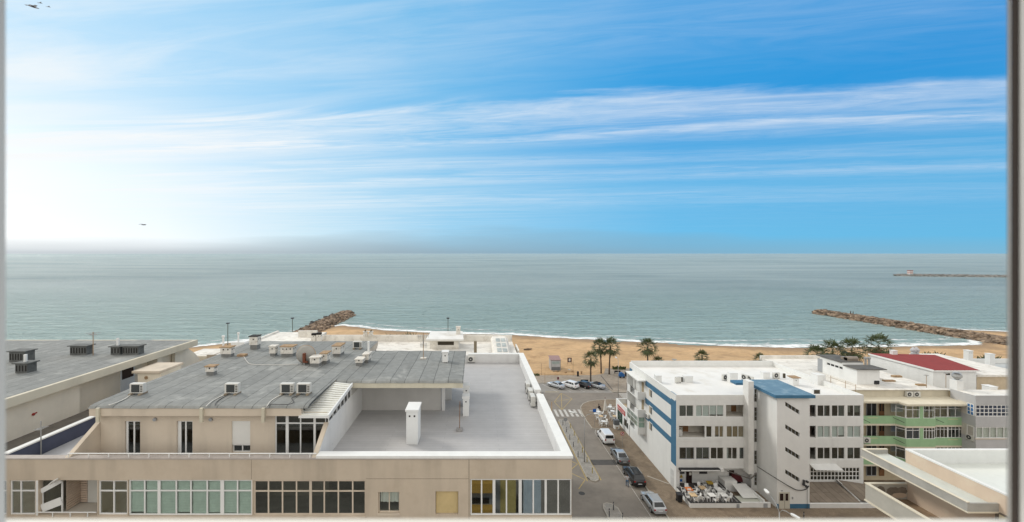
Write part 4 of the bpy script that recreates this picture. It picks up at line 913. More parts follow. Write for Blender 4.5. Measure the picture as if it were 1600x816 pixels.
def dvent(label, px0, px1, pyt, pyb, dp, pipe=0):
    y = dist(pyb, ZB + 0.02); x = gx((px0 + px1) / 2, y); w_ = (px1 - px0) * y / F * 0.86; h = gz(pyt, y) - ZB
    t = thing('dark_roof_vent', label, 'roof vent', (x, y, ZB), group='dark vent boxes on the left roof')
    MB().box(x - w_ / 2, x + w_ / 2, y, y + dp, ZB, ZB + h - 0.08).build('box', DKV, t, bevel=0.01)
    MB().box(x - w_ / 2 - 0.14, x + w_ / 2 + 0.14, y - 0.12, y + dp + 0.12, ZB + h - 0.08, ZB + h).build('cap', DKV, t, bevel=0.01)
    b = MB(); n = max(3, int(w_ / 0.22))
    for i in range(n): c = x - w_ / 2 + w_ * (i + 0.5) / n; b.box(c - 0.06, c + 0.06, y - 0.006, y + 0.02, ZB + h * 0.2, ZB + h * 0.75)
    b.build('louvre', DKCAPHOLE, t, weld=False)
    if pipe: MB().tube([(x - 0.05, y + dp * 0.5, ZB + h), (x - 0.05, y + dp * 0.5, ZB + h + pipe)], 0.11, 8).build('flue_pipe', CHC, t)
dvent('widest dark vent box on the left grey roof beside the antenna pole', 107, 137, 540, 555, 0.7)
dvent('small dark vent box with a white pipe right of the antenna pole', 171.5, 188, 541, 554.5, 0.7, pipe=0.65)
dvent('dark vent box rightmost on the left grey roof', 189.5, 217.5, 540.5, 554.5, 0.7)
dvent('dark vent box at the photo left edge, partly behind the white-piped one', 12, 41, 548.5, 566, 0.8)
dvent('nearer dark vent box with a thick white pipe at the photo left edge', 22, 44, 567, 583.5, 0.7, pipe=0.55)
yagi('television antenna on a rusty pole among the dark vents', 145.5, 519, 556, ZB, 'antennas', arms=((0.05, 1.0, 0), (0.16, 0.7, 2)), base=False)
yagi('thin broken aerial mast on the blue side parapet at far left', 64, 658, 712, ZT, 'antennas', arms=((0.35, 0.5, 1),), rust=False, base=False)
# barbecue hearth and white cabinet on the strip beside the felted roof
y0_ = 34.6
t = thing('barbecue_hearth', 'cream masonry barbecue with slab top beside the left roof', 'barbecue', (-27.6, y0_, 19.8))
MB().box(-28.55, -26.6, y0_, y0_ + 2.4, 19.8, 21.9).build('body', CR2, t, bevel=0.02); MB().box(-28.9, -26.5, y0_ - 0.2, y0_ + 2.6, 21.9, 22.1).build('slab', BEIGE2, t, bevel=0.02)
MB().disc((-27.8, y0_ - 0.02, 21.5), (0, 1, 0), 0.14, 0.08, 10).build('lamp', RUST, t)
tag(MB().box(-26.05, -24.0, 34.9, 38.5, 19.8, 21.5).build('white_cabinet', ALU, bevel=0.03), 'white cabinet next to the cream barbecue behind the felted roof edge', 'cabinet')
MBv = MB().tube([(-29.6, 36.2, 19.8), (-29.6, 36.2, 20.75)], 0.13, 8); tag(MBv.build('vent_pipe', BEIGE2), 'short cream vent pipe by the white door on the left terrace', 'vent pipe')
# ------------------------------------------------------------------ white roofed buildings behind the terrace
PZ = 18.5
b2 = thing('apartment_building', 'low white roofed building between the grey terrace and the beach, with a stair hut', 'building', (-8, 56, 0))
m = MB(); m.box(-24.5, 5.6, 46.0, 62.8, PZ - 0.3, PZ); m.build('flat_roof', OLDROOF, b2)
m = MB(); m.box(-24.5, 5.6, 62.8, 63.1, PZ - 0.4, PZ + 0.95); m.box(-24.5, -24.2, 46, 62.8, PZ - 0.4, PZ + 0.7); m.build('parapet', OLDROOF, b2)
m = MB(); m.box(-24.4, 5.5, 46.1, 63.0, 0, PZ - 0.31); m.build('outer_wall', CREAM, b2)
d = 58.0; hx0, hx1 = gx(671.5, d), gx(717, d)
m = MB(); m.box(hx0, hx1, d, 61.5, PZ, 19.75); m.build('stair_hut', OLDROOF, b2)
m = MB(); m.extr([(hx0 - 0.5, d - 0.7, 19.76), (hx1 + 0.7, d - 0.7, 19.76), (hx1 + 0.4, 62, 20.0), (hx0 - 0.2, 62, 20.0)], (0, 0, 0.22)); m.build('hut_roof', WHITEROOF, b2)
P = front(d); m = MB(); m.pbox(P, gx(684, d), gx(709, d), gz(539.3, d), gz(533.8, d), -0.01, 0.05)
for k in range(9): m.pbox(P, gx(684 + k * 3.1, d), gx(684.4 + k * 3.1, d), gz(539.3, d), gz(533.8, d), -0.03, 0.0)
m.build('vent_strip', mat('dark_brown_vent', (0.06, 0.05, 0.035), var=0.3), b2, weld=False)
y = 60; chimney('white chimney with a brown cap on top of the stair hut', gx(716, y), y, 20.05, 0.6, 0.6, 1.2, body=CHW, cap=CHW, feet=0, nh=1, name='roof_chimney', group='chimneys of the white roofs', cat='chimney')
d = 55.0; m = MB(); m.box(gx(740.5, d), gx(745, d), d, d + 0.5, PZ, gz(534, d)); m.build('brown_door_screen', mat('olive_door', (0.19, 0.16, 0.11), var=0.1), b2)
m = MB(); m.extr([(gx(770, 53), 53, PZ), (gx(800, 53), 53, PZ), (gx(796, 53), 53, PZ + 0.35), (gx(773, 53), 53, PZ + 0.35)], (0, 7.5, 0.9)); sk = m.build('skylight', OLDROOF, b2)
m = MB()
for i in range(2):
    for j in range(3):
        x0 = gx(778 + i * 9, 53); y0 = 54 + j * 2; z0 = PZ + 0.36 + (y0 - 53) * 0.12
        m.add([(x0, y0, z0 + .02), (x0 + 0.6, y0, z0 + .02), (x0 + 0.6, y0 + 1.5, z0 + 0.2), (x0, y0 + 1.5, z0 + 0.2)], [(0, 1, 2, 3)])
m.build('pane', mat('grimy_skylight', (0.40, 0.41, 0.37), rough=0.3, var=0.3), sk, weld=False)
m = MB(); x0 = gx(792, 57); m.box(x0, x0 + 1.7, 56.5, 60.5, PZ - 1.2, PZ - 1.0); m.box(x0 + 1.5, x0 + 1.7, 56.5, 60.5, PZ - 1.0, PZ + 0.1); m.build('side_balcony', OLDROOF, b2)
for px, pl in ((571, 0), (579.5, 1)):
    y = 62.4; x = gx(px, y); t = thing('roof_pot', ('white chimney pot with dark growth, left of the pair on the white parapet', 'white chimney pot with dark growth, right of the pair on the white parapet')[pl], 'chimney pot', (x, y, PZ + 0.9), group='pots on the white parapet')
    MB().lathe([(0.38, 0), (0.4, 0.25), (0.3, 0.3), (0.32, 0.6), (0.42, 0.72)], (x, y, PZ + 0.9), 10).build('pot', CHW, t)
    b = MB(); rg = random.Random(pl)
    for k in range(26):
        a = rg.uniform(0, 6.28); q = Vector((x, y, PZ + 1.6)); dd = Vector((math.cos(a), math.sin(a), rg.uniform(0.2, 1.2))).normalized() * rg.uniform(0.25, 0.5); s = Vector((-math.sin(a), math.cos(a), 0)) * 0.05
        b.add([q - s, q + s, q + dd], [(0, 1, 2)])
    b.build('growth', mat('dark_moss', (0.05, 0.04, 0.02), var=0.3), t, weld=False)
b2b = thing('apartment_building', 'white roofed building behind the grey felted roof, nearest the left rock groyne', 'building', (-28, 60, 0))
m = MB(); m.box(-32.7, -24.55, 50, 67.6, 18.7, 19.0); m.build('flat_roof', OLDROOF, b2b)
m = MB(); m.box(-32.6, -24.6, 50.1, 67.5, 0, 18.69); m.build('outer_wall', CREAM, b2b)
m = MB(); m.box(-32.7, -32.4, 50, 67.6, 19.0, 19.25); m.box(-27.5, -24.6, 63.5, 63.8, 19.0, 20.0); m.build('parapet', OLDROOF, b2b)
for k, (px0, px1) in enumerate(((486, 493), (494, 501))):
    y = 60.5; w_ = (px1 - px0) * y / F; chimney(('left of two squat chimneys with dark mouths on the white roof by the groyne', 'right of two squat chimneys with dark mouths on the white roof by the groyne')[k], gx((px0 + px1) / 2, y), y, 19.0, w_, 0.6, 1.15 + 0.1 * k, body=CHW, cap=DKCAPHOLE, feet=0, nh=1, name='roof_chimney', group='chimneys of the white roofs', cat='chimney', capth=0.3, capover=-0.02)
b2c = thing('apartment_building', 'low pale building with white pipes between the two grey roofs on the left', 'building', (-40, 52, 0))
m = MB(); m.box(-48, -33.2, 47.5, 55, 0, 18.3); m.build('outer_wall', CREAM, b2c)
m = MB(); m.box(-48.1, -33.1, 47.4, 55.1, 18.3, 18.5); m.box(-36.5, -33.1, 50, 55, 18.5, 19.2); m.build('flat_roof', OLDROOF, b2c)
for k, (px, pyt, r_) in enumerate(((349, 528, 0.12), (372.5, 523, 0.1))):
    y = 54; x = gx(px, y); t = thing('flue_stack', ('white flue pipe left of the lamp pole behind the grey roof', 'thin white flue on a white block right of the lamp pole')[k], 'flue', (x, y, 18.5), group='white flues behind the grey roof')
    MB().lathe([(r_, 0), (r_, gz(pyt, y) - 18.5), (r_ * 1.6, gz(pyt, y) - 18.4), (r_ * 1.6, gz(pyt, y) - 18.2)], (x, y, 18.5), 8).build('pipe', CHC, t)
    if k: MB().box(x - 0.9, x + 0.9, y - 0.2, y + 0.9, 18.5, 20.3).build('block', CHC, t, bevel=0.03)

# ------------------------------------------------------------------ white and blue apartment building
D3 = 54.9; hX = lambda px: gx(px, D3); hZ = lambda py: gz(py, D3)
XA, XB, YB = 26.9, 52.0, 71.5; Z3 = 13.0
b3 = thing('apartment_building', 'white four storey building with blue bands and a blue roofed stair tower', 'building', (39, 63, 0))
P3 = front(D3); PL = faceL(XA)
rows = [(633, 651.5), (665.5, 684), (699, 718)]
WIN = {0: [([1061, 1072.5, 1084], GLASSD, GREYBL), ([1087, 1097.5, 1108.5, 1120, 1131], GLASS, 'blind')],
       1: [([1103, 1113], GLASSD, BROWNCURT), ([1116.5, 1124, 1131], GLASS, BROWNCURT), ([1135, 1144.5, 1153.5, 1163, 1169], GLASS, BROWNCURT)],
       2: [([1061.5, 1072.5, 1085], GLASSD, None), ([1087.5, 1098, 1108.5], GLASSD, GREYBL), ([1110, 1120.5, 1131], GLASSD, None), ([1135, 1144, 1152.5], GLASS, None), ([1155, 1163.5, 1169], GLASSD, None)]}
for r in range(3):
    WIN[r] += [([1277, 1287.7, 1298], GLASSD if r != 1 else GLASS, None if r != 1 else 'blind'), ([1299.3, 1309.8, 1320.5], GLASSD if r != 1 else GLASS, None if r != 1 else 'blind'), ([1323.7, 1334.5, 1345.5], GLASSD if r != 1 else GLASS, None if r != 1 else 'blind')]
OPEN = {0: [(1134.5, 1168.5)], 1: [(1061, 1101.5)], 2: []}
holes = []
for r, (ya, yb) in enumerate(rows):
    for us, gm, cu in WIN[r]: holes.append((hX(us[0]), hX(us[-1]), hZ(yb), hZ(ya)))
    for a, c in OPEN[r]: holes.append((hX(a), hX(c), hZ(yb), hZ(ya)))
    holes.append((hX(1265.3), hX(1275), hZ(yb), hZ(ya)))
ZC = 3.15
low_holes = [(XA + 0.45, 37.0, 0, ZC), (hX(1266), hX(1344), hZ(751), hZ(730.5))]
m = MB(); m.wall(P3, XA, XB, 0, Z3, holes + low_holes, 0.18); m.build('facade_wall', WHITE, b3)
m = MB(); m.quad((XA, D3, 0), (XA, YB, 0), (XA, YB, Z3), (XA, D3, Z3)); m.build('side_wall', mat('side_white_render', (0.70, 0.70, 0.68), var=0.04, sc=0.5, streak=0.08), b3)
m = MB(); m.quad((XB, D3, 0), (XB, YB, 0), (XB, YB, Z3), (XB, D3, Z3)); m.quad((XA, YB, 0), (XB, YB, 0), (XB, YB, Z3), (XA, YB, Z3)); m.build('side_wall', WHITE, b3)
m = MB(); m.box(XA + 0.2, XB - 0.2, D3 + 0.2, YB - 0.2, Z3 - 0.95, Z3 - 0.72); m.build('flat_roof', mat('bright_white_roof', (0.72, 0.71, 0.68), var=0.05, sc=0.4, dirt=((0.52, 0.48, 0.40), 0.4, 0.35)), b3)
m = MB(); m.box(XA - 0.02, XA + 0.2, D3 + 0.21, YB, Z3 - 0.9, Z3 + 0.02); m.box(XA - 0.02, 37.0, D3 - 0.02, D3 + 0.2, Z3 - 0.7, Z3 + 0.02); m.box(41.8, XB + .02, D3 - 0.02, D3 + 0.2, Z3 - 0.7, Z3 + 0.02)
m.box(XB - 0.2, XB + 0.02, D3 + 0.21, YB, Z3 - 0.9, Z3 + 0.02); m.box(XA + 0.21, XB - 0.21, YB - 0.2, YB + 0.02, Z3 - 0.9, Z3 + 0.25); m.build('parapet', WHCAP, b3, weld=False)
for r, (ya, yb) in enumerate(rows):
    room(b3, P3, XA + 0.3, hX(1132.8), hZ(yb) - 0.05, hZ(ya) + 0.05, 0.19, 3.4 if r != 1 else 1.9, ROOM if r != 1 else ROOML)
    room(b3, P3, hX(1133.2), hX(1169.6), hZ(yb) - 0.05, hZ(ya) + 0.05, 0.19, 1.9 if r == 0 else 3.2, ROOML if r == 0 else ROOM)
    room(b3, P3, hX(1264.8), hX(1346.5), hZ(yb) - 0.05, hZ(ya) + 0.05, 0.19, 3.2, ROOM)
    for us, gm, cu in WIN[r]:
        window(b3, P3, [hX(x) for x in us], [hZ(yb), hZ(ya)], ALU if not (r == 2 and us[0] < 1090) else GREYALU, gm, w=0.09, n0=0.05)
        elif_curt = [i for i in range(len(us) - 1) if random.random() < 0.42]
        if cu is None:
            for i in elif_curt:
                a, c = us[i], us[i + 1]; f_ = random.choice((1.0, 0.6, 0.45)); zt_ = hZ(ya) - 0.03; zb_ = hZ(yb) + random.choice((0.04, 0.04, 0.55))
                MB().pbox(P3, hX(a + 0.7), hX(a + 0.7) + (hX(c) - hX(a) - hX(1.4) + hX(0)) * f_, zb_, zt_, 0.16, 0.18).build('curtain', random.choice((GREYBL, CURT, BROWNCURT, GREYBL)), b3)
        if cu is not None:
            b_ = MB()
            for a, c in zip(us, us[1:]):
                b_.pbox(P3, hX(a + 0.7), hX(c - 0.7), hZ(yb) + random.choice((0.05, 0.05, 0.25)), hZ(ya) - 0.03, 0.155, 0.17)
            b_.build('blind', GREYBL if cu == GREYBL else BROWNCURT if cu == BROWNCURT else mat('pale_grey_blind', (0.60, 0.63, 0.62), var=0.05), b3, weld=False)
    o = MB().pbox(P3, hX(1265.6), hX(1270.5), hZ(yb) + 0.02, hZ(ya) - 0.05, 0.5, 0.54).build('door', WOOD if r < 2 else GREYALU, b3)
# open loggias: doors, small windows, things in them
y = D3 + 1.84
MB().box(hX(1156), hX(1164), y, y + 0.05, hZ(651.5), hZ(634)).build('door', WOOD, b3)
for px in (1134.8, 1143, 1147.7): MB().box(gx(px, y), gx(px + 2.8, y), y, y + 0.05, hZ(637), hZ(634)).build('small_window', DKCAPHOLE, b3)
MB().box(hX(1078), hX(1086.5), y, y + 0.05, hZ(684), hZ(666.5)).build('door', WOOD, b3)
window(b3, front(y - 0.05), [gx(1061.5, y), gx(1066.5, y), gx(1071.5, y)], [hZ(676), hZ(668)], WOOD, GLASSD, w=0.1, n0=0)
m = MB(); m.tube([(hX(1061), D3 - 0.25, hZ(687)), (hX(1128), D3 - 0.25, hZ(686.4))], 0.03, 6); m.build('washing_rail', ALU, b3)
b_ = MB(); b_.lathe([(0.5, 0), (0.5, 0.5), (0.35, 0.8)], (hX(1065.5), D3 + 0.9, hZ(684)), 10); tag(b_.build('covered_bundle', mat('grey_cloth', (0.5, 0.5, 0.48))), 'pale covered bundle on the open loggia of the white and blue building', 'bundle')
# lattice window and awning on the ground floor right
us = [1266 + k * 78 / 14 for k in range(15)]
window(b3, P3, [hX(x) for x in us], [hZ(751), hZ(744), hZ(737.5), hZ(730.5)], ALU, GLASSD, w=0.1, n0=0.05, name='lattice_window')
room(b3, P3, hX(1265.5), hX(1344.5), hZ(751.5), hZ(730), 0.19, 3, mat('brown_room', (0.20, 0.15, 0.10), var=0.3))
m = MB(); m.extr([(hX(1264.5), D3 - 0.01, hZ(725.5)), (hX(1306), D3 - 0.01, hZ(725.5)), (hX(1308), D3 - 1.0, hZ(730)), (hX(1264.5), D3 - 1.0, hZ(729))], (0, 0, 0.07)); m.build('slat_awning', WHITE, b3)
# stair tower
TX0, TX1, TY, TZ = 37.7, 41.75, 51.2, 14.05
m = MB(); x0, x1 = 38.72, 40.52; PT = front(TY)
def par(k): zt = 13.45 - 2.82 * k; return [(x0, zt), (x1, zt - 1.12), (x1, zt - 1.62), (x0, zt - 0.5)]
m.quad(PT(TX0, 0, 0), PT(x0, 0, 0), PT(x0, TZ, 0), PT(TX0, TZ, 0)); m.quad(PT(x1, 0, 0), PT(TX1, 0, 0), PT(TX1, TZ, 0), PT(x1, TZ, 0))
prev = [(x0, TZ), (x1, TZ)]
for k in range(4):
    q = par(k); m.quad(PT(*prev[0], 0), PT(*prev[1], 0), PT(*q[1], 0), PT(*q[0], 0)); prev = [q[3], q[2]]
    for a in range(4): p0 = q[a]; p1 = q[(a + 1) % 4]; m.quad(PT(*p0, 0), PT(*p1, 0), PT(*p1, 0.25), PT(*p0, 0.25))
m.quad(PT(*prev[0], 0), PT(*prev[1], 0), PT(x1, 0, 0), PT(x0, 0, 0))
m.quad((TX0, TY, 0), (TX0, 57, 0), (TX0, 57, TZ), (TX0, TY, TZ)); m.quad((TX1, TY, 0), (TX1, 57, 0), (TX1, 57, TZ), (TX1, TY, TZ)); m.quad((TX0, 57, Z3 - 1), (TX1, 57, Z3 - 1), (TX1, 57, TZ), (TX0, 57, TZ))
m.build('stair_tower', mat('tower_white_render', (0.72, 0.72, 0.70), var=0.04, sc=0.7, streak=0.05), b3)
for k in range(4):
    q = par(k); f_ = MB()
    for i in range(5):
        t_ = i / 4; xa = x0 + (x1 - x0) * t_; za = q[0][1] - 1.12 * t_; xx = min(max(xa, x0 + 0.03), x1 - 0.03)
        f_.pbox(PT, xx - 0.03, xx + 0.03, za - 0.5, za, 0.12, 0.18)
    fr = f_.build('stair_window', GREYALU, b3, weld=False)
    MB().extr([PT(*p, 0.2) for p in q], (0, 0.02, 0)).build('pane', mat('dark_stair_glass', (0.07, 0.065, 0.05), rough=0.15, var=0.2), fr)
m = MB(); m.box(TX0 - 0.5, TX1 + 0.35, TY - 0.4, 57.2, TZ, TZ + 0.33); m.build('blue_roof', mat('worn_blue_roof', (0.125, 0.215, 0.285), rough=0.55, var=0.15, sc=1.0, dirt=((0.27, 0.345, 0.385), 0.75, 1.0), streak=0.0), b3)
m = MB(); m.box(TX0 - 0.54, TX1 + 0.39, TY - 0.44, TY - 0.4, TZ - 0.02, TZ + 0.36); m.box(TX0 - 0.54, TX0 - 0.5, TY - 0.4, 57.2, TZ - 0.02, TZ + 0.36); m.box(TX1 + 0.35, TX1 + 0.39, TY - 0.4, 57.2, TZ - 0.02, TZ + 0.34); m.build('roof_edge', BLUEP, b3, weld=False)
m = MB(); m.box(35.5, TX0 - 0.55, 55.8, 57.1, TZ, TZ + 0.3); m.build('roof_wing', BLUEP, b3)
m = MB(); m.extr([(35.95, 53.95, 2.9), (35.95, 53.95, 15.1), (36.66, 53.95, 15.1), (36.66, 53.95, 2.9)], (0, 1.1, 0)); m.build('flue_shaft', mat('grimy_flue_render', (0.70, 0.69, 0.66), var=0.08, sc=1.2, streak=0.2), b3)
for ya, yb in ((608, 627.5), (636.6, 657), (670, 690.5), (704, 725), (739, 758)):
    f_ = MB().pbox(front(54.88), 37.35, 37.66, hZ(yb), hZ(ya), -0.03, 0.0).build('slot_window', GREYALU, b3)
    for q in range(3):
        z0 = hZ(yb) + (hZ(ya) - hZ(yb)) * q / 3; MB().pbox(front(54.85), 37.38, 37.63, z0 + 0.04, z0 + (hZ(ya) - hZ(yb)) / 3 - 0.04, -0.012, 0.0).build('pane', mat('dark_stair_glass', (0.07, 0.065, 0.05)), f_)
tX = lambda px: gx(px, TY); tZ = lambda py: gz(py, TY)
dr = MB().box(tX(1217), tX(1233.5), TY - 0.06, TY + 0.02, 0.05, tZ(769)).build('door', mat('cream_door', (0.55, 0.52, 0.44), var=0.06), b3)
for a, c in ((1218, 1223.5), (1226.7, 1231)): MB().box(tX(a), tX(c), TY - 0.072, TY - 0.05, tZ(782), tZ(771)).build('door_pane', mat('dark_door_glass', (0.035, 0.02, 0.018)), dr)
MB().box(tX(1225), tX(1225.4), TY - 0.07, TY - 0.05, 0.05, tZ(770)).build('door_gap', DKGROOVE, dr)
MB().box(tX(1234.2), TX1 + 0.02, TY - 0.025, TY + 0.1, 0, tZ(787.5)).build('blue_plinth', BLUEP, b3); MB().box(TX0 - 0.02, tX(1216.5), TY - 0.025, TY + 0.1, 0, tZ(787.5)).build('blue_plinth', BLUEP, b3)
MB().box(tX(1237.3), tX(1239), TY - 0.05, TY + 0.05, tZ(780), tZ(776.5)).build('letter_box', GREYALU, b3); MB().box(tX(1220.5), tX(1222.7), TY - 0.04, TY + 0.05, tZ(767.6), tZ(766)).build('number_plate', GREYALU, b3)
b_ = MB(); b_.box(tX(1254), tX(1256), TY - 0.2, TY, tZ(757), tZ(749.5)); b_.build('junction_box', DARKMET, b3)
for px, py in ((1253, 755), (1258.5, 750.5), (1257.5, 758)): MB().box(tX(px), tX(px + 2.6), TY - 0.28, TY - 0.02, tZ(py + 2.6), tZ(py)).build('junction_box', DARKMET, b3)
cable('dark cable sagging across the white stair tower front', [(37.0, 53.8, 4.0), (37.6, 51.1, 3.85), (39.2, 51.1, 2.9), (40.2, 51.1, 2.45), (41.2, 51.1, 2.55), (41.6, 51.1, 3.0)], 0.05, DWIRE, 'wall_cable', 'cable', 'cables on the stair tower')
cable('thin dark cable running down the right edge of the stair tower', [(41.4, 51.12, 2.6), (41.4, 51.12, 0.1)], 0.02, DWIRE, 'wall_cable', 'cable', 'cables on the stair tower')
cable('bundle of dark cables under the white flue shaft', [(33.5, 54.6, 3.0), (35.0, 54.0, 2.7), (36.2, 53.85, 2.45), (36.9, 53.8, 3.2)], 0.07, mat('dusty_cable', (0.12, 0.11, 0.10)), 'wall_cable', 'cable', 'cables on the stair tower')
# blue bands and corner strip on the side wall
m = MB(); m.box(XA - 0.012, XA + 0.1, D3 + 0.02, 56.35, 3.4, Z3 + 0.03); m.build('blue_corner_strip', BLUEP, b3)
for zt, zb in ((11.95, 11.1), (9.2, 8.3), (6.7, 5.85)): MB().box(XA - 0.010, XA + 0.1, 56.37, 64.9 if zt < 11 else 64.9, zb, zt).build('blue_band', BLUEP, b3)
MB().box(XA - 0.010, XA + 0.1, 70.3, YB - 0.02, 11.1, 12.2).build('blue_band', BLUEP, b3)
for zc in (10.0, 7.4, 4.9):
    fr = MB().pbox(PL, 62.3, 63.5, zc - 0.1, zc + 1.15, -0.03, 0.02).build('window', ALU, b3)
    MB().pbox(PL, 62.42, 62.86, zc, zc + 1.05, -0.045, 0.0).build('pane', mat('dark_pane', (0.03, 0.03, 0.03)), fr); MB().pbox(PL, 62.94, 63.38, zc, zc + 1.05, -0.045, 0.0).build('pane', mat('beige_shutter', (0.45, 0.38, 0.27)), fr)
fr = MB().pbox(PL, 55.6, 56.5, 0.15, 2.5, -0.02, 0.02).build('side_door', mat('grey_door', (0.55, 0.55, 0.54)), b3)
# balconies
BX0, BY0, BY1 = 25.7, 64.9, 69.6
def balcony(zb, zt, glazed=False):
    m = MB(); m.box(BX0, XA - 0.01, BY0, BY1, zb - 0.12, zb + 0.05); m.box(BX0, XA - 0.01, BY0, BY0 + 0.12, zb + 0.051, zt); m.box(BX0, BX0 + 0.12, BY0 + 0.121, BY0 + 1.3, zb + 0.051, zt); m.box(BX0, BX0 + 0.12, BY1 - 1.4, BY1, zb + 0.051, zt); m.box(BX0 + .121, XA - 0.01, BY1 - 0.12, BY1, zb + 0.051, zt)
    bo = m.build('balcony', WHITE, b3, weld=False)
    g_ = MB()
    for k in range(9): g_.tube([(BX0 + 0.06, BY0 + 1.4 + k * 0.24, zb), (BX0 + 0.06, BY0 + 1.4 + k * 0.24, zt)], 0.02, 5)
    g_.tube([(BX0 + 0.06, BY0 + 1.2, zt), (BX0 + 0.06, BY1 - 1.3, zt)], 0.03, 5); g_.build('railing', DARKMET, bo, weld=False)
    return bo
balcony(8.95, 10.0); balcony(6.15, 7.2); balcony(3.4, 4.3)
m = MB(); m.box(BX0 - 0.1, XA - 0.01, BY0 - 0.3, BY1 + 0.3, 11.75, 11.93); m.build('balcony_roof', WHCAP, b3)
m = MB(); m.box(BX0, XA - 0.02, BY1 - 0.2, BY1, 3.4, 11.74); m.box(BX0 + 0.3, BX0 + 0.5, BY0 + 2.2, BY0 + 2.5, 8.95, 11.74); m.build('balcony_side_wall', WHITE, b3)
Pb = front(BY0 + 0.02); fr = window(b3, Pb, [BX0 + 0.1, XA - 0.05], [4.3, 5.25, 6.05], ALU, GLASSG, w=0.08, n0=0, name='balcony_glazing')
MB().pbox(Pb, BX0 + 0.15, XA - 0.1, 4.35, 6.0, 0.12, 0.14).build('blind', mat('sage_blind', (0.40, 0.48, 0.43), var=0.06), fr)
Pc = faceL(BX0 + 0.02); fr = window(b3, Pc, [BY0 + 0.1, BY0 + 1.6, BY0 + 3.1, BY1 - 0.1], [4.3, 5.25, 6.05], ALU, GLASSG, w=0.08, n0=0, name='balcony_glazing')
for zb in (9.0, 6.2):
    MB().pbox(PL, 65.4, 66.3, zb, zb + 2.3, -0.02, 0.02).build('balcony_door', mat('tan_door', (0.33, 0.27, 0.18), var=0.1), b3)
ac = ac_unit('air conditioner hanging under a balcony on the white and blue building side', 26.55, 63.6, 6.35, rz=R(-90), style='fan', group='white building air conditioners', plinth=False)
# awning rail of the cafe, recess with doors
MB().box(hX(1060), hX(1122), D3 - 0.55, D3 - 0.02, 3.05, 3.3).build('awning_cassette', mat('black_awning', (0.025, 0.025, 0.027), rough=0.6), b3)
MB().box(hX(1061), hX(1121), D3 - 0.62, D3 - 0.5, 3.12, 3.24).build('awning_bar', ALU, b3)
MB().box(hX(1123), hX(1128), D3 - 0.45, D3 - 0.02, 2.95, 3.3).build('awning_motor', WHITE, b3)
RB = 56.25; rX = lambda px: gx(px, RB); rZ = lambda py: gz(py, RB)
m = MB(); m.quad((XA + 0.3, RB, 0), (38, RB, 0), (38, RB, ZC), (XA + 0.3, RB, ZC)); m.quad((XA + 0.45, D3 + 0.18, 0), (XA + 0.45, RB, 0), (XA + 0.45, RB, ZC), (XA + 0.45, D3 + .18, ZC)); m.quad((XA, D3 + 0.18, ZC), (38, D3 + 0.18, ZC), (38, RB, ZC), (XA, RB, ZC)); m.quad((37.65, D3 + .18, 0), (37.65, RB, 0), (37.65, RB, ZC), (37.65, D3 + 0.18, ZC))
m.build('recess_wall', mat('recess_white', (0.74, 0.74, 0.72), var=0.04), b3)
MB().box(rX(1072), rX(1081), RB - 0.04, RB, 0.5, rZ(737)).build('door', mat('dark_door_glass', (0.035, 0.02, 0.018)), b3)
MB().box(rX(1076.5), rX(1080.3), RB - 0.055, RB - 0.04, rZ(742.5), rZ(738)).build('door_notice', CURT, b3)
MB().box(rX(1139), rX(1146.5), RB - 0.04, RB, 0.3, rZ(735)).build('door', mat('dark_door_glass', (0.035, 0.02, 0.018)), b3)
MB().box(rX(1092.5), rX(1104.5), RB - 0.1, RB, rZ(740), rZ(736.8)).build('vent_grille', DARKMET, b3)
MB().box(rX(1060.5), rX(1069), RB - 0.08, RB, rZ(740), rZ(737.6)).build('dark_shelf', DARKMET, b3)
t = thing('wall_poster', 'poster of a yellow shape over a blue block on the cafe wall', 'poster', (rX(1064), RB - 0.03, rZ(753)))
MB().box(rX(1061), rX(1068), RB - 0.03, RB - 0.01, rZ(753), rZ(740.5)).build('sheet', CURT, t); MB().extr([(rX(1061.5), RB - 0.04, rZ(746.5)), (rX(1064), RB - 0.04, rZ(741)), (rX(1067.4), RB - 0.04, rZ(746))], (0, 0.008, 0)).build('yellow_shape', mat('mustard', (0.4, 0.28, 0.05), var=0.3, sc=5), t); MB().box(rX(1062.2), rX(1066), RB - 0.04, RB - 0.031, rZ(752.5), rZ(748.7)).build('blue_block', mat('poster_blue', (0.02, 0.12, 0.45)), t)
# cafe terrace
t = thing('cafe_terrace', 'raised cafe terrace with dark boards and low white walls in front of the white building', 'terrace', (30, 53, 0))
DK = brick_mat('dark_deck_boards', (0.085, 0.075, 0.075), (0.10, 0.09, 0.088), (0.045, 0.04, 0.04), 3.0, 0.14, 0.01, stain=((0.13, 0.12, 0.115), 0.5, 0.8, 0.55))
CX0, CX1, CY0 = 26.9, 33.3, 51.3
m = MB(); m.box(CX0 + 0.2, CX1 - 0.15, CY0 + 0.2, RB - 0.02, 0.2, 0.5); m.build('deck', DK, t)
m = MB(); m.box(CX0, CX0 + 0.18, CY0, D3 - 0.1, 0, 0.72); m.box(CX0 + 0.181, CX1 - 0.15, CY0, CY0 + 0.18, 0, 0.72); m.box(CX1 - 0.149, CX1, CY0, D3 + 1.2, 0, 0.72); m.build('low_wall', WHITE, t, weld=False)
m = MB(); m.box(CX0 - 0.02, CX0 + 0.2, CY0 - 0.02, D3 - 0.1, 0.722, 0.77); m.box(CX0 + 0.2, CX1 - 0.17, CY0 - 0.02, CY0 + 0.2, 0.722, 0.77); m.box(CX1 - 0.17, CX1 + 0.02, CY0 - 0.02, D3 + 1.2, 0.722, 0.77); m.build('dark_coping', mat('dark_coping', (0.04, 0.04, 0.042), rough=0.5), t, weld=False)
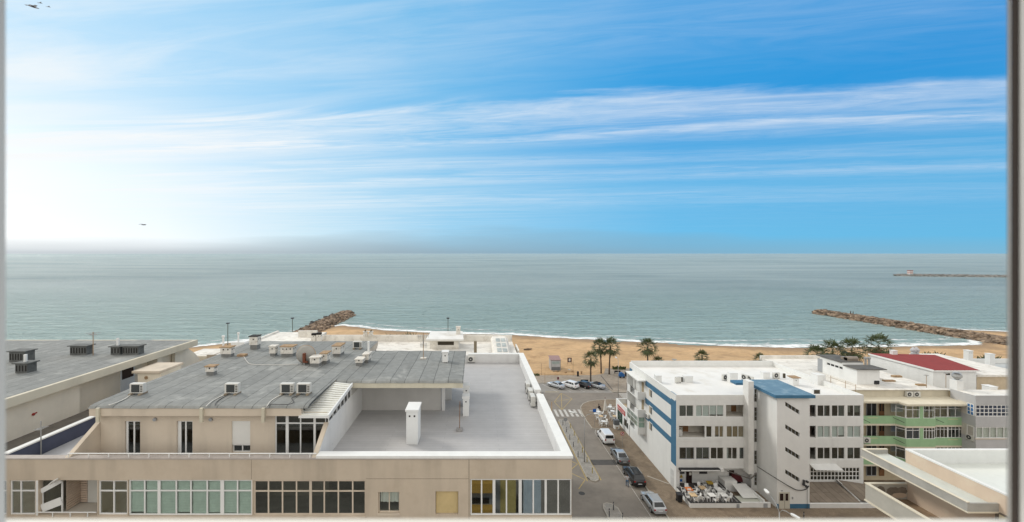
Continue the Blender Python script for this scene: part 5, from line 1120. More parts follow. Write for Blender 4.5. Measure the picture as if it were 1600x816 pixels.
m = MB(); m.box(CX0 + 0.19, CX0 + 0.28, CY0 + 0.2, D3 - 0.1, 0.5, 0.7); m.build('inner_skirting', mat('dark_coping', (0.04, 0.04, 0.042)), t)
MB().box(CX1 - 0.6, CX1 - 0.25, CY0 - 0.03, CY0 - 0.001, 0.12, 0.6).build('wall_vent', GREYALU, t)
t = thing('white_ramp', 'white walled sunken light well beside the cafe terrace', 'light well', (35, 53, 0))
m = MB(); m.box(CX1 + 0.01, 37.0, CY0 + 0.05, CY0 + 0.22, 0, 0.75); m.box(36.2, 36.4, CY0 + 0.23, D3, 0, 0.95); m.extr([(CX1 + 0.03, D3 - 0.1, 0.0), (CX1 + 0.03, D3 - 0.1, 1.5), (CX1 + 1.7, D3 - 0.1, 1.5), (CX1 + 1.7, D3 - 0.1, 0)], (0, 1.3, 0)); m.build('wall', WHITE, t, weld=False)
m = MB(); m.extr([(CX1 + 1.0, D3 - 0.05, 1.1), (36.18, D3 - 0.05, 1.1), (36.18, CY0 + 1.2, 0.6), (CX1 + 1.0, CY0 + 1.2, 0.6)], (0, 0, 0.08)); m.build('sloping_slab', WHCAP, t)
m = MB(); m.box(CX1 + 0.02, 36.19, CY0 + 0.23, CY0 + 1.9, 0.3, 0.5); m.build('floor', mat('pale_green_floor', (0.50, 0.51, 0.44), var=0.08), t)
MB().box(36.1, 36.6, CY0 + 0.02, CY0 + 0.049, 0.12, 0.65).build('wall_vent', GREYALU, t)
t = thing('garage_roof', 'brown boarded garage roof beside the stair tower with white kerbs', 'garage', (46, 53, 0))
GB = brick_mat('brown_garage_felt', (0.20, 0.165, 0.13), (0.23, 0.19, 0.15), (0.10, 0.08, 0.06), 4.0, 0.9, 0.03, rot=R(90), stain=((0.30, 0.26, 0.21), 0.5, 0.8, 0.56))
m = MB(); m.extr([(TX1 + 0.05, 51.5, 0.62), (48.4, 51.5, 0.62), (48.2, D3 - 0.05, 1.3), (TX1 + 0.05, D3 - 0.05, 1.3)], (0, 0, 0.1)); m.build('roof_sheet', GB, t)
m = MB(); m.extr([(48.5, 51.5, 0.9), (52.6, 51.5, 0.5), (52.3, D3 - 0.05, 1.0), (48.3, D3 - 0.05, 1.6)], (0, 0, 0.1)); m.build('roof_sheet', GB, t)
m = MB(); m.box(TX1 + 0.03, 53, 51.25, 51.48, 0, 0.66); m.build('front_kerb', WHITE, t); m = MB(); m.box(TX1 + 0.06, 52.4, 51.5, D3 - 0.06, 0, 0.6); m.build('base', WHITE, t)
m = MB(); m.extr([(48.35, 51.6, 0.7), (48.35, D3, 1.6), (48.35, D3, 1.75), (48.35, 51.6, 0.85)], (0.12, 0, 0)); m.build('upstand', WHITE, t)
# things on the white roof
ZW = Z3 - 0.72
def wr(px, py): p = at(px, py, ZW); return p.x, p.y
x, y = wr(1058, 598); ac_unit('air conditioner leftmost on the white roof, beside a small dark vent', x, y, ZW, rz=R(200), w=1.0, h=0.85, style='fan', group='white building air conditioners', plinth=False)
x, y = wr(1134, 595); ac_unit('air conditioner next to the white block on the white roof', x, y, ZW, rz=R(20), w=1.0, h=0.85, style='fan', group='white building air conditioners', plinth=False)
x, y = wr(1163, 595); ac_unit('front air conditioner of the row behind the blue roof', x, y, ZW, rz=R(-70), w=1.0, h=0.85, style='fan', group='white building air conditioners', plinth=False)
x, y = wr(1171, 597); ac_unit('rear air conditioner of the row behind the blue roof', x, y, ZW, rz=R(-70), w=1.0, h=0.8, style='fan', group='white building air conditioners', plinth=False)
x, y = wr(1214, 592); ac_unit('air conditioner alone beyond the blue stair tower roof', x, y, ZW, rz=R(10), w=1.1, h=0.85, style='fan', group='white building air conditioners', plinth=False)
for px0, px1, pyt, pyb, lab in ((1025.5, 1034, 587, 599, 'small white box chimney nearest the left edge of the white roof'), (1070, 1083, 588, 598, 'low white block beside the leftmost roof air conditioner'), (1141, 1153, 583, 599, 'tall white block beside the middle roof air conditioner'), (1193, 1203, 582, 592, 'low white roof block behind the blue roof')):
    x, y = wr((px0 + px1) / 2, pyb); chimney(lab, x, y, ZW, (px1 - px0) * y / F, 0.8, (pyb - pyt) * y / F, body=CHC, cap=CHC, feet=0, nh=0, name='roof_block', group='white blocks on the white roof', cat='roof block', capth=0.1, capover=0.03, holes_side=False)
x, y = wr(1244, 603); chimney('white chimney with broken brown cap behind the blue roof right corner', x, y, ZW, 0.85, 0.85, 1.25, body=CHC, cap=RUST, feet=0, nh=1, name='roof_block', group='white blocks on the white roof', cat='chimney', capover=0.2, capth=0.1, holes_side=False)
x, y = wr(1284, 602); chimney('tall white block against the right parapet of the white roof', x, y, ZW, 1.2, 1.3, 1.5, body=CHC, cap=CHC, feet=0, nh=0, name='roof_block', group='white blocks on the white roof', cat='roof block', capover=0.02, holes_side=False)
x, y = wr(1277, 617); t = thing('roof_vent_cover', 'small brown louvred vent at the front right of the white roof', 'roof vent', (x, y, ZW)); MB().box(x - 0.55, x + 0.45, y, y + 0.3, ZW, ZW + 0.75).build('box', WHITE, t); MB().box(x - 0.45, x + 0.35, y - 0.02, y, ZW + 0.15, ZW + 0.68).build('louvre', mat('dark_brown_vent', (0.06, 0.05, 0.035)), t)
for px, py, lab in ((1065.5, 597, 'small dark vent post right of the leftmost roof air conditioner'), (1226, 591, 'narrow dark vent post right of the lone roof air conditioner')):
    x, y = wr(px, py); tag(MB().box(x - 0.15, x + 0.15, y, y + 0.2, ZW, ZW + 0.7).build('vent_post', mat('dark_brown_vent', (0.06, 0.05, 0.035))), lab, 'vent post', 'dark vent posts')
x, y = wr(1047, 570); tag(MB().lathe([(0.02, -0.1), (0.3, 0.0), (0.42, 0.12), (0.4, 0.14), (0.02, 0.02)], (x, 71.0, Z3 + 0.5), 14).build('small_dish', mat('weathered_dish_grey', (0.30, 0.29, 0.265))), 'small grey dish on the far parapet of the white roof', 'satellite dish')
# ------------------------------------------------------------------ corner restaurant annex
r1 = thing('restaurant_annex', 'low white corner restaurant with a red sign beyond the white and blue building', 'restaurant', (31, 75, 0))
m = MB(); EX0, EY0, EY1, EZ = 26.85, YB + 0.05, 78.3, 3.35
PLx = faceL(EX0)
m.wall(PLx, EY0, EY1, 0, 4.3, [(EY0 + 3.3, EY1 - 0.8, 0.5, 2.6), (EY0 + 0.5, EY0 + 2.6, 0.9, 2.3)], 0.2); m.quad((EX0, EY1, 0), (40, EY1, 0), (40, EY1, 4.3), (EX0, EY1, 4.3)); m.build('outer_wall', WHITE, r1)
m = MB(); m.box(EX0 + 0.2, 40, EY0, EY1 - 0.2, EZ - 0.3, EZ); m.build('roof_terrace', mat('tan_roof_tiles', (0.50, 0.41, 0.29), var=0.1), r1)
m = MB(); m.box(EX0 + 0.002, EX0 + 0.2, EY0, EY1, EZ + 0.001, 4.3); m.box(EX0 + 0.21, 40, EY1 - 0.2, EY1 - 0.002, EZ + 0.001, 4.3); m.box(EX0 + 0.003, EX0 + 0.3, EY1 - 0.3, EY1 + 0.02, 0, 4.29); m.build('parapet', WHCAP, r1, weld=False)
room(r1, PLx, EY0 + 0.2, EY1 - 0.4, 0.4, 2.9, 0.21, 3, ROOM)
window(r1, PLx, [EY0 + 3.3, EY0 + 3.9, EY1 - 0.8], [0.5, 1.5, 2.6], mat('dark_green_frame', (0.03, 0.07, 0.05)), mat('dark_green_glass', (0.015, 0.04, 0.032), rough=0.1), w=0.07)
window(r1, PLx, [EY0 + 0.5, EY0 + 1.5, EY0 + 2.6], [0.9, 2.3], GREYALU, GLASSD, w=0.08)
sg = MB().pbox(PLx, EY0 + 1.9, EY1 - 1.0, 2.75, 3.55, -0.06, 0.0).build('sign_board', mat('red_sign_board', (0.42, 0.025, 0.03), rough=0.4), r1)
def text_on(parent, s, size, mtx, m, name='lettering'):
    cu = bpy.data.curves.new(name, 'FONT'); cu.body = s; cu.size = size; cu.extrude = 0.006; cu.align_x = 'CENTER'; cu.align_y = 'CENTER'; cu.resolution_u = 2
    tmp = bpy.data.objects.new('tmp', cu); COL.objects.link(tmp)
    dg = bpy.context.evaluated_depsgraph_get(); me = bpy.data.meshes.new_from_object(tmp.evaluated_get(dg))
    bpy.data.objects.remove(tmp)
    me.transform(mtx); off = Vector((0, 0, 0)); q = parent
    while q is not None: off += q.location; q = q.parent
    me.transform(Matrix.Translation(-off)); me.materials.clear(); me.materials.append(m)
    o = bpy.data.objects.new(name, me); COL.objects.link(o); o.parent = parent
    return o
rot = Matrix(((0, 0, -1, EX0 - 0.065), (-1, 0, 0, (EY0 + 1.9 + EY1 - 1.0) / 2), (0, 1, 0, 3.15), (0, 0, 0, 1)))
text_on(sg, 'SNACK BAR', 0.62, rot, CURT)
# ------------------------------------------------------------------ green balconied building
b4 = thing('apartment_building', 'cream apartment building with pale green balcony fronts right of the white one', 'building', (59, 65, 0))
GRN = mat('pale_green_render', (0.31, 0.48, 0.28), var=0.07, sc=0.8, streak=0.1)
SLABC = mat('cream_slab_edge', (0.62, 0.57, 0.45), var=0.07, streak=0.12)
line4 = [(52.1, 56.0), (57.4, 56.0), (58.05, 55.2), (62.0, 55.2), (62.05, 55.55), (66.2, 55.55)]
def strip(line, z0, z1, th):
    b = MB()
    for a, c in zip(line, line[1:]):
        P = slant(a, c); ln = (Vector(c) - Vector(a)).length; b.pbox(P, 0, ln, z0, z1, 0, th)
    return b
for k in range(3):
    zt = 9.75 - 2.78 * k
    for a, c in zip(line4, line4[1:]):
        if (Vector(c) - Vector(a)).length > 0.5:
            P = slant(a, c); MB().pbox(P, 0, (Vector(c) - Vector(a)).length, zt - 1.05, zt, 0, 0.16).build('balcony_front', GRN, b4)
    m = MB(); m.prism([(x, y) for x, y in line4] + [(66.2, 58.2), (52.1, 58.2)], zt - 1.3, zt - 1.051); m.build('balcony_slab', SLABC, b4)
m = MB(); m.prism([(52.1, 55.7), (57.5, 55.7), (57.9, 54.9), (66.3, 54.9), (66.3, 57.6), (52.1, 57.6)], lambda p: 11.5 + (p[1] - 54.9) * 0.12, lambda p: 11.75 + (p[1] - 54.9) * 0.12); m.build('eave_roof', SLABC, b4)
m = MB(); m.box(52.1, 66.2, 57.3, 57.55, 11.9, 12.95); m.build('upper_wall', CREAM, b4)
m = MB(); m.quad((52.1, 57.6, 0), (66.2, 57.6, 0), (66.2, 57.6, 11.8), (52.1, 57.6, 11.8)); m.quad((66.2, 55.6, 0), (66.2, 75, 0), (66.2, 75, 12.8), (66.2, 55.6, 12.8)); m.quad((52.15, 75, 0), (66.2, 75, 0), (66.2, 75, 12.8), (52.15, 75, 12.8)); m.build('facade_wall', mat('yellow_cream_render', (0.55, 0.47, 0.33), var=0.06), b4)
m = MB(); m.box(52.2, 66.2, 57.56, 75, 12.5, 12.8); m.build('flat_roof', OLDROOF, b4)
m = MB(); m.box(52.1, 66.2, 57.0, 57.56, 12.951, 13.02); m.box(52.1, 66.2, 74.8, 75.1, 12.5, 13.3); m.build('parapet', OLDROOF, b4)
for k in range(4):
    z0, z1 = (9.75 - 2.78 * k, 11.45 - 2.78 * k)
    if k == 3: z0 = 1.55; z1 = 3.0
    Pm = slant((58.05, 55.25), (62.0, 55.25)); Pr = slant((62.05, 55.6), (66.2, 55.6)); Pa = slant((57.45, 56.05), (58.05, 55.25))
    if k < 3:
        pl = [0.02, 1.0] if k else [0.02, 1.0]
        window(b4, Pa, [0.02, 0.97], [z0, z0 + 1.2, z1], ALU, GLASSD if k else GLASS, w=0.06, n0=0)
        window(b4, Pm, [0.02, 0.95, 1.85], [z0, z0 + 1.15, z1], ALU, (GLASS, GLASSB, GLASSD)[k], w=0.065, n0=0)
        MB().pbox(Pm, 1.87, 2.35, z0, z1, -0.02, 0.3).build('green_pier', GRN, b4)
        n_ = (3, 5, 5)[k]
        window(b4, Pm, [2.37 + (3.93 - 2.37) * i / (n_ - 1) for i in range(n_)], [z0, z0 + 1.1, z1], ALU, (GLASS, GLASSD, GLASSD)[k], w=0.06, n0=0)
        n_ = (5, 9, 9)[k]
        window(b4, Pr, [0.02 + 4.1 * i / (n_ - 1) for i in range(n_)], [z0, z0 + 1.15, z1], ALU, (GLASS, GLASSD, GLASSD)[k], w=0.06, n0=0, thick={round(0.02 + 2.05, 3): 0.16})
    bw = MB()
    Pw = front(57.55)
    for i, (a, c, mm) in enumerate(((52.3, 53.6, GREYBL), (54.9, 56.3, (GREYALU, CURT, GREYALU)[k % 3]), (56.7, 57.4, WOOD), (58.3, 60.0, CURT), (62.3, 64, WOOD if k == 1 else GREYBL))):
        fr = MB().pbox(Pw, a, c, z0 - (0.8 if i in (1, 2) else 0), z1 - 0.1, -0.04, 0.0).build('window', mm, b4)
        n_ = 2
        for q in range(n_):
            w_ = (c - a) / n_; MB().pbox(Pw, a + q * w_ + 0.07, a + (q + 1) * w_ - 0.07, z0 - (0.7 if i == 1 else -0.08), z1 - 0.2, -0.05, -0.038).build('pane', mat('dark_pane', (0.03, 0.03, 0.03)) if i != 3 else GREYBL, fr)
    if k < 2:
        for px in ((53.6, 55.0), (64.1, 65.4)): MB().pbox(front(56.0 if px[0] < 57 else 55.55), px[0], px[1], z0 - 0.28, z0 - 0.2, -0.012, 0.0).build('drain_slot', mat('pale_slot', (0.55, 0.52, 0.3)), b4)
for x, z in ((57.0, 9.6), (57.0, 6.8), (62.3, 9.6), (66.0, 9.6), (52.4, 9.6)):
    tag(MB().tube([(x, 55.9, z), (x + 0.5, 54.9, z - 0.3)], 0.035, 5).build('washing_line_bracket', DARKMET, b4))
for k, px in enumerate((1421, 1432.5)): ac_unit(('left air conditioner of the pair on the cream wall above the green balconies', 'right air conditioner of the pair on the cream wall above the green balconies')[k], gx(px, 57), 56.9, 11.95, w=0.9, h=0.7, style='fan', group='green building air conditioners', plinth=False)
ac_unit('air conditioner on the second green balcony front, at its left end', 53.2, 55.6, 6.9 - 0.75, w=0.9, h=0.7, style='fan', group='green building air conditioners', plinth=False)
# rooftop hut with a dark roof, flues, a solar tank
b4h = thing('rooftop_hut', 'white rooftop hut with dark thin roof slabs and a window strip', 'rooftop hut', (57, 62, 12.8))
m = MB(); m.wall(faceL(55.9), 60, 66.5, 12.8, 15.0, [(62.3, 65.3, 14.2, 14.75)], 0.15); m.quad((55.9, 60, 12.8), (59.2, 60, 12.8), (59.2, 60, 15.0), (55.9, 60, 15.0)); m.quad((59.2, 60, 12.8), (59.2, 66.5, 12.8), (59.2, 66.5, 15), (59.2, 60, 15)); m.build('wall', WHITE, b4h)
m = MB(); m.box(55.6, 59.9, 59.6, 62.0, 15.0, 15.12); m.box(55.6, 59.0, 62.4, 66.9, 15.35, 15.47); m.build('roof', mat('dark_hut_roof', (0.11, 0.105, 0.095), var=0.3, sc=1), b4h, weld=False)
m = MB(); m.box(55.85, 59, 62.3, 66.4, 14.95, 15.35); m.build('raised_wall', WHITE, b4h)
window(b4h, faceL(55.92), [62.3, 63.05, 63.8, 64.55, 65.3], [14.2, 14.75], WHITE, mat('dark_pane', (0.03, 0.03, 0.03)), w=0.12, n0=0.02)
MB().pbox(faceL(55.9), 66.0, 66.9, 12.8, 14.9, -0.03, 0.05).build('door', GREYALU, b4h)
m = MB(); m.box(57.2, 58.9, 63.0, 64.2, 15.48, 15.9); m.tube([(57.2, 63.3, 15.75), (58.9, 63.3, 15.75)], 0.35, 12); m.build('solar_tank', mat('brown_grey_tank', (0.25, 0.21, 0.17), rough=0.4), b4h, weld=False)
for k, px in enumerate((1352.5, 1358)): y = 63; x = gx(px, y); tag(MB().lathe([(0.14, 0), (0.14, 1.1), (0.22, 1.15), (0.22, 1.4), (0.05, 1.5)], (x, y, 14.6), 10).build('flue_pipe', GALV), ('left metal flue behind the dark roofed rooftop hut', 'right metal flue behind the dark roofed rooftop hut')[k], 'flue', 'metal flues of the hut')
rg = random.Random(12)
for k in range(7):
    x = rg.uniform(60, 65.5); y = rg.uniform(59, 68); tag(MB().box(x - rg.uniform(.3, 1.0), x + rg.uniform(.3, 1.0), y - 0.25, y + 0.25, 12.81, 12.81 + rg.uniform(0.08, 0.25)).build('roof_rubble', RUST if k % 2 else CHW, bevel=0.02), 'low slab of rubble on the weathered roof behind the green building', 'rubble', 'rubble slabs on the weathered roof')
for k, (px, yb_, yt_) in enumerate(((1298, 597, 589), (1321, 604, 594.5), (1337, 608, 599))):
    x = XB + 0.5; y = x * F / (px - CX); tag(MB().tube([(x, y, 12.8), (x, y, 13.9)], 0.03, 5).build('roof_post', RUST), ('farthest thin rusty post along the roof edge beside the white building', 'middle thin rusty post along the roof edge beside the white building', 'nearest thin rusty post along the roof edge beside the white building')[k], 'post', 'rusty posts at the roof edge')
cable('thin wire strung along the rusty roof posts', [(XB + .5, (XB + .5) * F / (1298 - CX), 13.7), (XB + .5, (XB + .5) * F / (1321 - CX), 13.6), (XB + .5, (XB + .5) * F / (1337 - CX), 13.7)], 0.02, RUST, 'roof_wire', 'wire', None)
x, y = at(1370.5, 601, 12.8).xy; tag(MB().box(x - 0.4, x + 0.4, y, y + 0.3, 12.82, 13.35).build('black_vent', BLACK, bevel=0.05), 'small black vent on the roof right of the rooftop hut', 'vent')
# red roofed block
b5r = thing('red_roof_house', 'white block with a plain dark red flat roof above the green building', 'building', (72, 66, 0))
m = MB(); m.extr([(68.7, 61.5, 8), (75.2, 61.5, 8), (75.2, 61.5, 14.3), (68.7, 61.5, 14.4)], (0, 9.8, 0)); m.build('wall', WHITE, b5r)
m = MB(); m.extr([(68.55, 61.3, 14.42), (75.5, 61.3, 14.38), (79.2, 70.6, 14.38), (68.55, 71.5, 14.46)], (0, 0, 0.12)); m.build('roof', mat('dark_red_roof', (0.25, 0.04, 0.033), rough=0.8, var=0.1, sc=1.2, dirt=((0.26, 0.07, 0.06), 0.5, 1.0)), b5r)
m = MB(); m.box(68.5, 75.6, 61.2, 61.29, 14.3, 14.48); m.box(68.45, 68.54, 61.2, 71.4, 14.3, 14.56); m.build('roof_edge', WHITE, b5r, weld=False)
MB().box(gx(1478, 61.5), gx(1484, 61.5), 61.45, 61.5, gz(586, 61.5), gz(583.5, 61.5)).build('vent_slot', DKCAPHOLE, b5r)
chimney('white chimney with pale cap at the back edge of the red roof', gx(1399, 70.5), 70.5, 14.5, 0.8, 0.6, 0.75, body=CHC, cap=CHC, feet=0, nh=0, name='roof_chimney', group='chimneys of the white roofs', cat='chimney', holes_side=False)
for k, px in enumerate((1427, 1432)): y = 72; tag(MB().lathe([(0.35, 0), (0.35, 0.9), (0.25, 1.1), (0.42, 1.2), (0.42, 1.5), (0.1, 1.9)], (gx(px, y), y, 13.6), 10).build('roof_cowl', mat('grey_cowl', (0.45, 0.45, 0.46), rough=0.5)), ('left grey cowl of the pair behind the red roof', 'right grey cowl of the pair behind the red roof')[k], 'chimney cowl', 'grey cowls behind the red roof')
# pale buildings at the far right
b7 = thing('apartment_building', 'white roofed pale building behind and right of the red roof', 'building', (85, 70, 0))
m = MB(); m.prism([(79.6, 70.5), (76.3, 62.3), (85.3, 62.3), (85.3, 75.6), (80, 75.6)], 13.2, 13.5); m.build('flat_roof', OLDROOF, b7)
m = MB(); m.prism([(79.7, 70.6), (76.6, 62.6), (85.1, 62.6), (85.1, 75.4), (80.2, 75.4)], 0, 13.19); m.build('wall', mat('tan_wall_render', (0.50, 0.41, 0.29), var=0.12), b7)  # plain tan wall colour with random tone
m = MB(); m.box(66.3, 110, 57, 62.5, 10.6, 10.9); m.build('lower_roof', OLDROOF, b7); m = MB(); m.box(66.4, 109, 57.1, 62.4, 0, 10.59); m.build('lower_wall', CREAM, b7)
b8 = thing('apartment_building', 'low white building with a planted terrace at the far right beside the sand', 'building', (100, 75, 0))
m = MB(); m.box(88.6, 118, 66, 77, 0, 11.3); m.build('outer_wall', CREAM, b8); m = MB(); m.box(91.4, 118, 76.8, 77.05, 11.3, 12.2); m.box(88.5, 88.7, 66, 76.8, 11.3, 11.9); m.build('parapet', WHCAP, b8); m = MB(); m.box(88.71, 118, 66, 76.8, 11.31, 11.4); m.build('flat_roof', GREYBL, b8)
chimney('white slotted chimney at the far right beyond the red roof', gx(1517, 74.5), 74.5, 11.4, 0.85, 0.8, 2.9, body=CHC, cap=CHC, feet=0, nh=2, name='roof_chimney', group='chimneys of the white roofs', cat='chimney', holes_side=False)
chimney('tallest white chimney at the far right, near the plants', gx(1551, 74), 74, 11.4, 0.9, 0.8, 2.4, body=CHC, cap=CHC, feet=0, nh=0, name='roof_chimney', group='chimneys of the white roofs', cat='chimney', holes_side=False)
chimney('white chimney with pointed top low at the far right edge', gx(1565, 56), 56.8, 10.9, 1.0, 1.0, 2.6, body=CHC, cap=CHC, feet=0, nh=0, name='roof_chimney', group='chimneys of the white roofs', cat='chimney', holes_side=False)
y = 56.5; x = gx(1500.5, y); t = thing('cowled_chimney', 'square white chimney with a spinning metal cowl beside the grey building', 'chimney', (x, y, 10))
MB().box(x - 0.45, x + 0.45, y, y + 0.9, 9, gz(595, y)).build('shaft', CHC, t); MB().lathe([(0.15, 0), (0.3, 0.15), (0.55, 0.5), (0.5, 0.75), (0.2, 0.9), (0.45, 1.0), (0.05, 1.1)], (x, y + 0.4, gz(595, y)), 12).build('cowl', GALV, t)
yagi('television antenna on the weathered roof left of the cowled chimney', 1478, 583, 606, 12.8, 'antennas', arms=((0.02, 0.9, 0),), base=False)
yagi('short antenna post on the weathered roof below the red roof', 1447.5, 586, 606, 12.8, 'antennas', arms=((0.05, 0.8, 0),), base=False)
# grey blue building
b5 = thing('apartment_building', 'grey rendered building with blue glazed windows at the far right', 'building', (75, 58, 0))
GRY = mat('grey_render', (0.46, 0.46, 0.46), var=0.06, sc=0.7, streak=0.1)
D5 = 54.0; X5 = 65.95; qX = lambda px: gx(px, D5); qZ = lambda py: gz(py, D5)
h5 = [(qX(1525), 76, qZ(651), qZ(633)), (qX(1525), 76, qZ(685), qZ(667.5))]
m = MB(); m.wall(front(D5), X5, 80, 0, 13.2, h5, 0.15); m.quad((X5, D5, 0), (X5, 56.9, 0), (X5, 56.9, 13.2), (X5, D5, 13.2)); m.build('facade_wall', GRY, b5)
m = MB(); m.box(X5 + 0.03, 80, D5 + 0.02, 56.8, 12.9, 13.1); m.build('flat_roof', OLDROOF, b5); m = MB(); m.box(X5 - 0.03, 80, D5 - 0.05, D5 + 0.2, 13.2, 13.3); m.build('parapet', WHCAP, b5)
room(b5, front(D5), qX(1524.5), 76.2, qZ(651.5), qZ(632.5), 0.16, 2, ROOML); room(b5, front(D5), qX(1524.5), 76.2, qZ(685.5), qZ(667), 0.16, 2, ROOML)
window(b5, front(D5), [qX(1525 + k * 6.7) for k in range(13)], [qZ(651), qZ(645), qZ(639), qZ(633)], ALU, GLASSB, w=0.09, n0=0.03)
window(b5, front(D5), [qX(1525 + k * 11) for k in range(8)], [qZ(685), qZ(667.5)], ALU, GLASS, w=0.09, n0=0.03, curtain=[(CURT, qX(1526), qX(1595), qZ(684.5), qZ(668))])
fr = window(b5, faceL(X5 - 0.02), [D5 + 0.15, D5 + 0.55, D5 + 0.95], [qZ(651), qZ(645), qZ(639), qZ(633)], ALU, mat('blue_glass_pane', (0.06, 0.17, 0.36), rough=0.15), w=0.08, n0=-0.04)
window(b5, faceL(X5 - 0.02), [D5 + 0.15, D5 + 0.95], [qZ(685), qZ(668)], ALU, mat('dusty_curtain', (0.45, 0.42, 0.38)), w=0.08, n0=-0.04)
ac_unit('air conditioner on the narrow side of the grey building', X5 - 0.1, 54.6, 7.0, rz=R(-90), w=0.9, h=0.7, style='fan', group='grey building air conditioners', plinth=False)
m = MB(); m.box(qX(1523), 77, D5 - 0.06, D5, qZ(686.5), qZ(685.3)); m.build('window_sill', BEIGE2, b5)
# ------------------------------------------------------------------ near beige building at lower right
b6 = thing('apartment_building', 'near pale pink building at lower right with a white walled roof', 'building', (40, 25, 0))
PINK = mat('pale_pink_render', (0.60, 0.48, 0.37), var=0.05, sc=0.6, streak=0.1, dirt=((0.62, 0.56, 0.44), 0.5, 0.6))
W6 = 31.5; YF = 30.0
h6 = [(gz(0, 0) if 0 else 20.0, 24.7, 13.9, 16.35)]
m = MB(); m.wall(faceL(W6), 8, YF, 0, 17.6, [], 0.2); m.quad((W6, YF, 0), (60, YF, 0), (60, YF, 17.6), (W6, YF, 17.6)); m.build('outer_wall', PINK, b6)
m = MB(); m.box(W6 - 0.02, W6 + 0.22, 8, YF + 0.02, 17.602, 17.7); m.box(W6 + 0.221, 60, YF - 0.2, YF + 0.02, 17.602, 17.7); m.build('white_coping', WHCAP, b6)
m = MB(); m.box(W6 + 0.005, W6 + 0.2, 8, YF - 0.001, 16.7, 17.6); m.box(W6 + 0.2, 60, YF - 0.2, YF - 0.003, 16.7, 17.6); m.build('roof_parapet', mat('pale_roof_paint', (0.66, 0.67, 0.65), var=0.04), b6)
m = MB(); m.box(W6 + 0.2, 60, 8, YF - 0.2, 16.4, 16.7); m.build('flat_roof', mat('pale_green_roof_paint', (0.64, 0.66, 0.62), var=0.05, sc=0.5, dirt=((0.5, 0.5, 0.46), 0.4, 0.8)), b6)
CG = mat('concrete_gutter', (0.38, 0.37, 0.34), var=0.12, sc=1.5, streak=0.2)
m = MB(); m.box(29.7, W6 - 0.005, 24.75, 31.3, 16.52, 16.7); m.build('canopy', mat('pale_green_canopy', (0.56, 0.58, 0.53), var=0.06, dirt=((0.42, 0.42, 0.38), 0.4, 1.2)), b6)
m = MB(); m.box(29.6, 29.72, 24.65, 31.4, 16.45, 17.0); m.box(29.721, W6 - 0.004, 31.28, 31.4, 16.45, 17.0); m.box(29.721, W6 - 0.004, 24.65, 24.75, 16.45, 16.95); m.build('canopy_rim', CG, b6, weld=False)
m = MB(); m.box(29.55, 29.73, 24.62, 31.42, 17.002, 17.05); m.box(29.73, W6, 31.27, 31.42, 17.002, 17.05); m.box(29.56, 29.75, 24.6, 31.4, 16.38, 16.448); m.box(29.751, W6, 24.6, 24.72, 16.38, 16.448); m.build('canopy_trim', mat('cream_trim', (0.66, 0.60, 0.48), var=0.06), b6, weld=False)
m = MB(); m.box(28.55, 28.7, 12, YF, 14.0, 15.15); m.box(28.701, W6 - 0.004, YF - 0.12, YF, 14.0, 15.15); m.build('balcony_front', mat('grey_balcony_render', (0.42, 0.40, 0.35), var=0.07, streak=0.12), b6, weld=False)
m = MB(); m.box(28.5, 28.75, 12, YF + 0.03, 15.152, 15.22); m.box(28.751, W6, YF - 0.15, YF + 0.03, 15.152, 15.22); m.box(28.48, 28.72, 12, YF + 0.02, 13.9, 13.998); m.build('balcony_trim', mat('cream_trim', (0.66, 0.60, 0.48)), b6, weld=False)
m = MB(); m.box(28.7, W6 - 0.004, 12, YF - 0.121, 13.9, 14.05); m.build('balcony_floor', mat('rusty_floor', (0.28, 0.20, 0.13), var=0.35, sc=2), b6)
STN = mat('damp_stain', (0.20, 0.17, 0.14), var=0.25, sc=4)
def blob(b, cx, cz, rx, rz_, y, seed):
    rg = random.Random(seed); n = 16; b.extr([(cx + rx * math.cos(2 * math.pi * i / n) * rg.uniform(.82, 1.08), y, cz + rz_ * math.sin(2 * math.pi * i / n) * rg.uniform(.82, 1.08)) for i in range(n)], (0, 0.004, 0))
for q, (a_, c_, e_) in enumerate(((29.55, 14.72, 0.33), (30.45, 14.66, 0.5), (31.1, 14.66, 0.42))):
    b_ = MB(); blob(b_, a_, c_, e_, 0.33, YF - 0.126 - 0.002 * q, q); b_.build('damp_patch', STN, b6)
b_ = MB(); blob(b_, 30.9, 14.35, 0.6, 0.2, YF - 0.136, 7); b_.build('bare_patch', PINK, b6)
MB().box(W6 - 0.06, W6 + 0.01, 21.1, 24.6, 13.9, 16.35).build('sliding_shutter', mat('yellow_cream_panel', (0.62, 0.55, 0.38), var=0.05, sc=0.6), b6)
MB().box(W6 - 0.075, W6 + 0.01, 24.62, 24.78, 13.9, 16.38).build('shutter_jamb', DKGROOVE, b6); MB().box(W6 - 0.09, W6 + 0.01, 21.0, 24.78, 16.36, 16.44).build('shutter_head', DKGROOVE, b6)
MB().box(W6 - 0.03, W6 + 0.01, 18.8, 18.95, 10, 17.6).build('wall_joint', BEIGE2, b6)
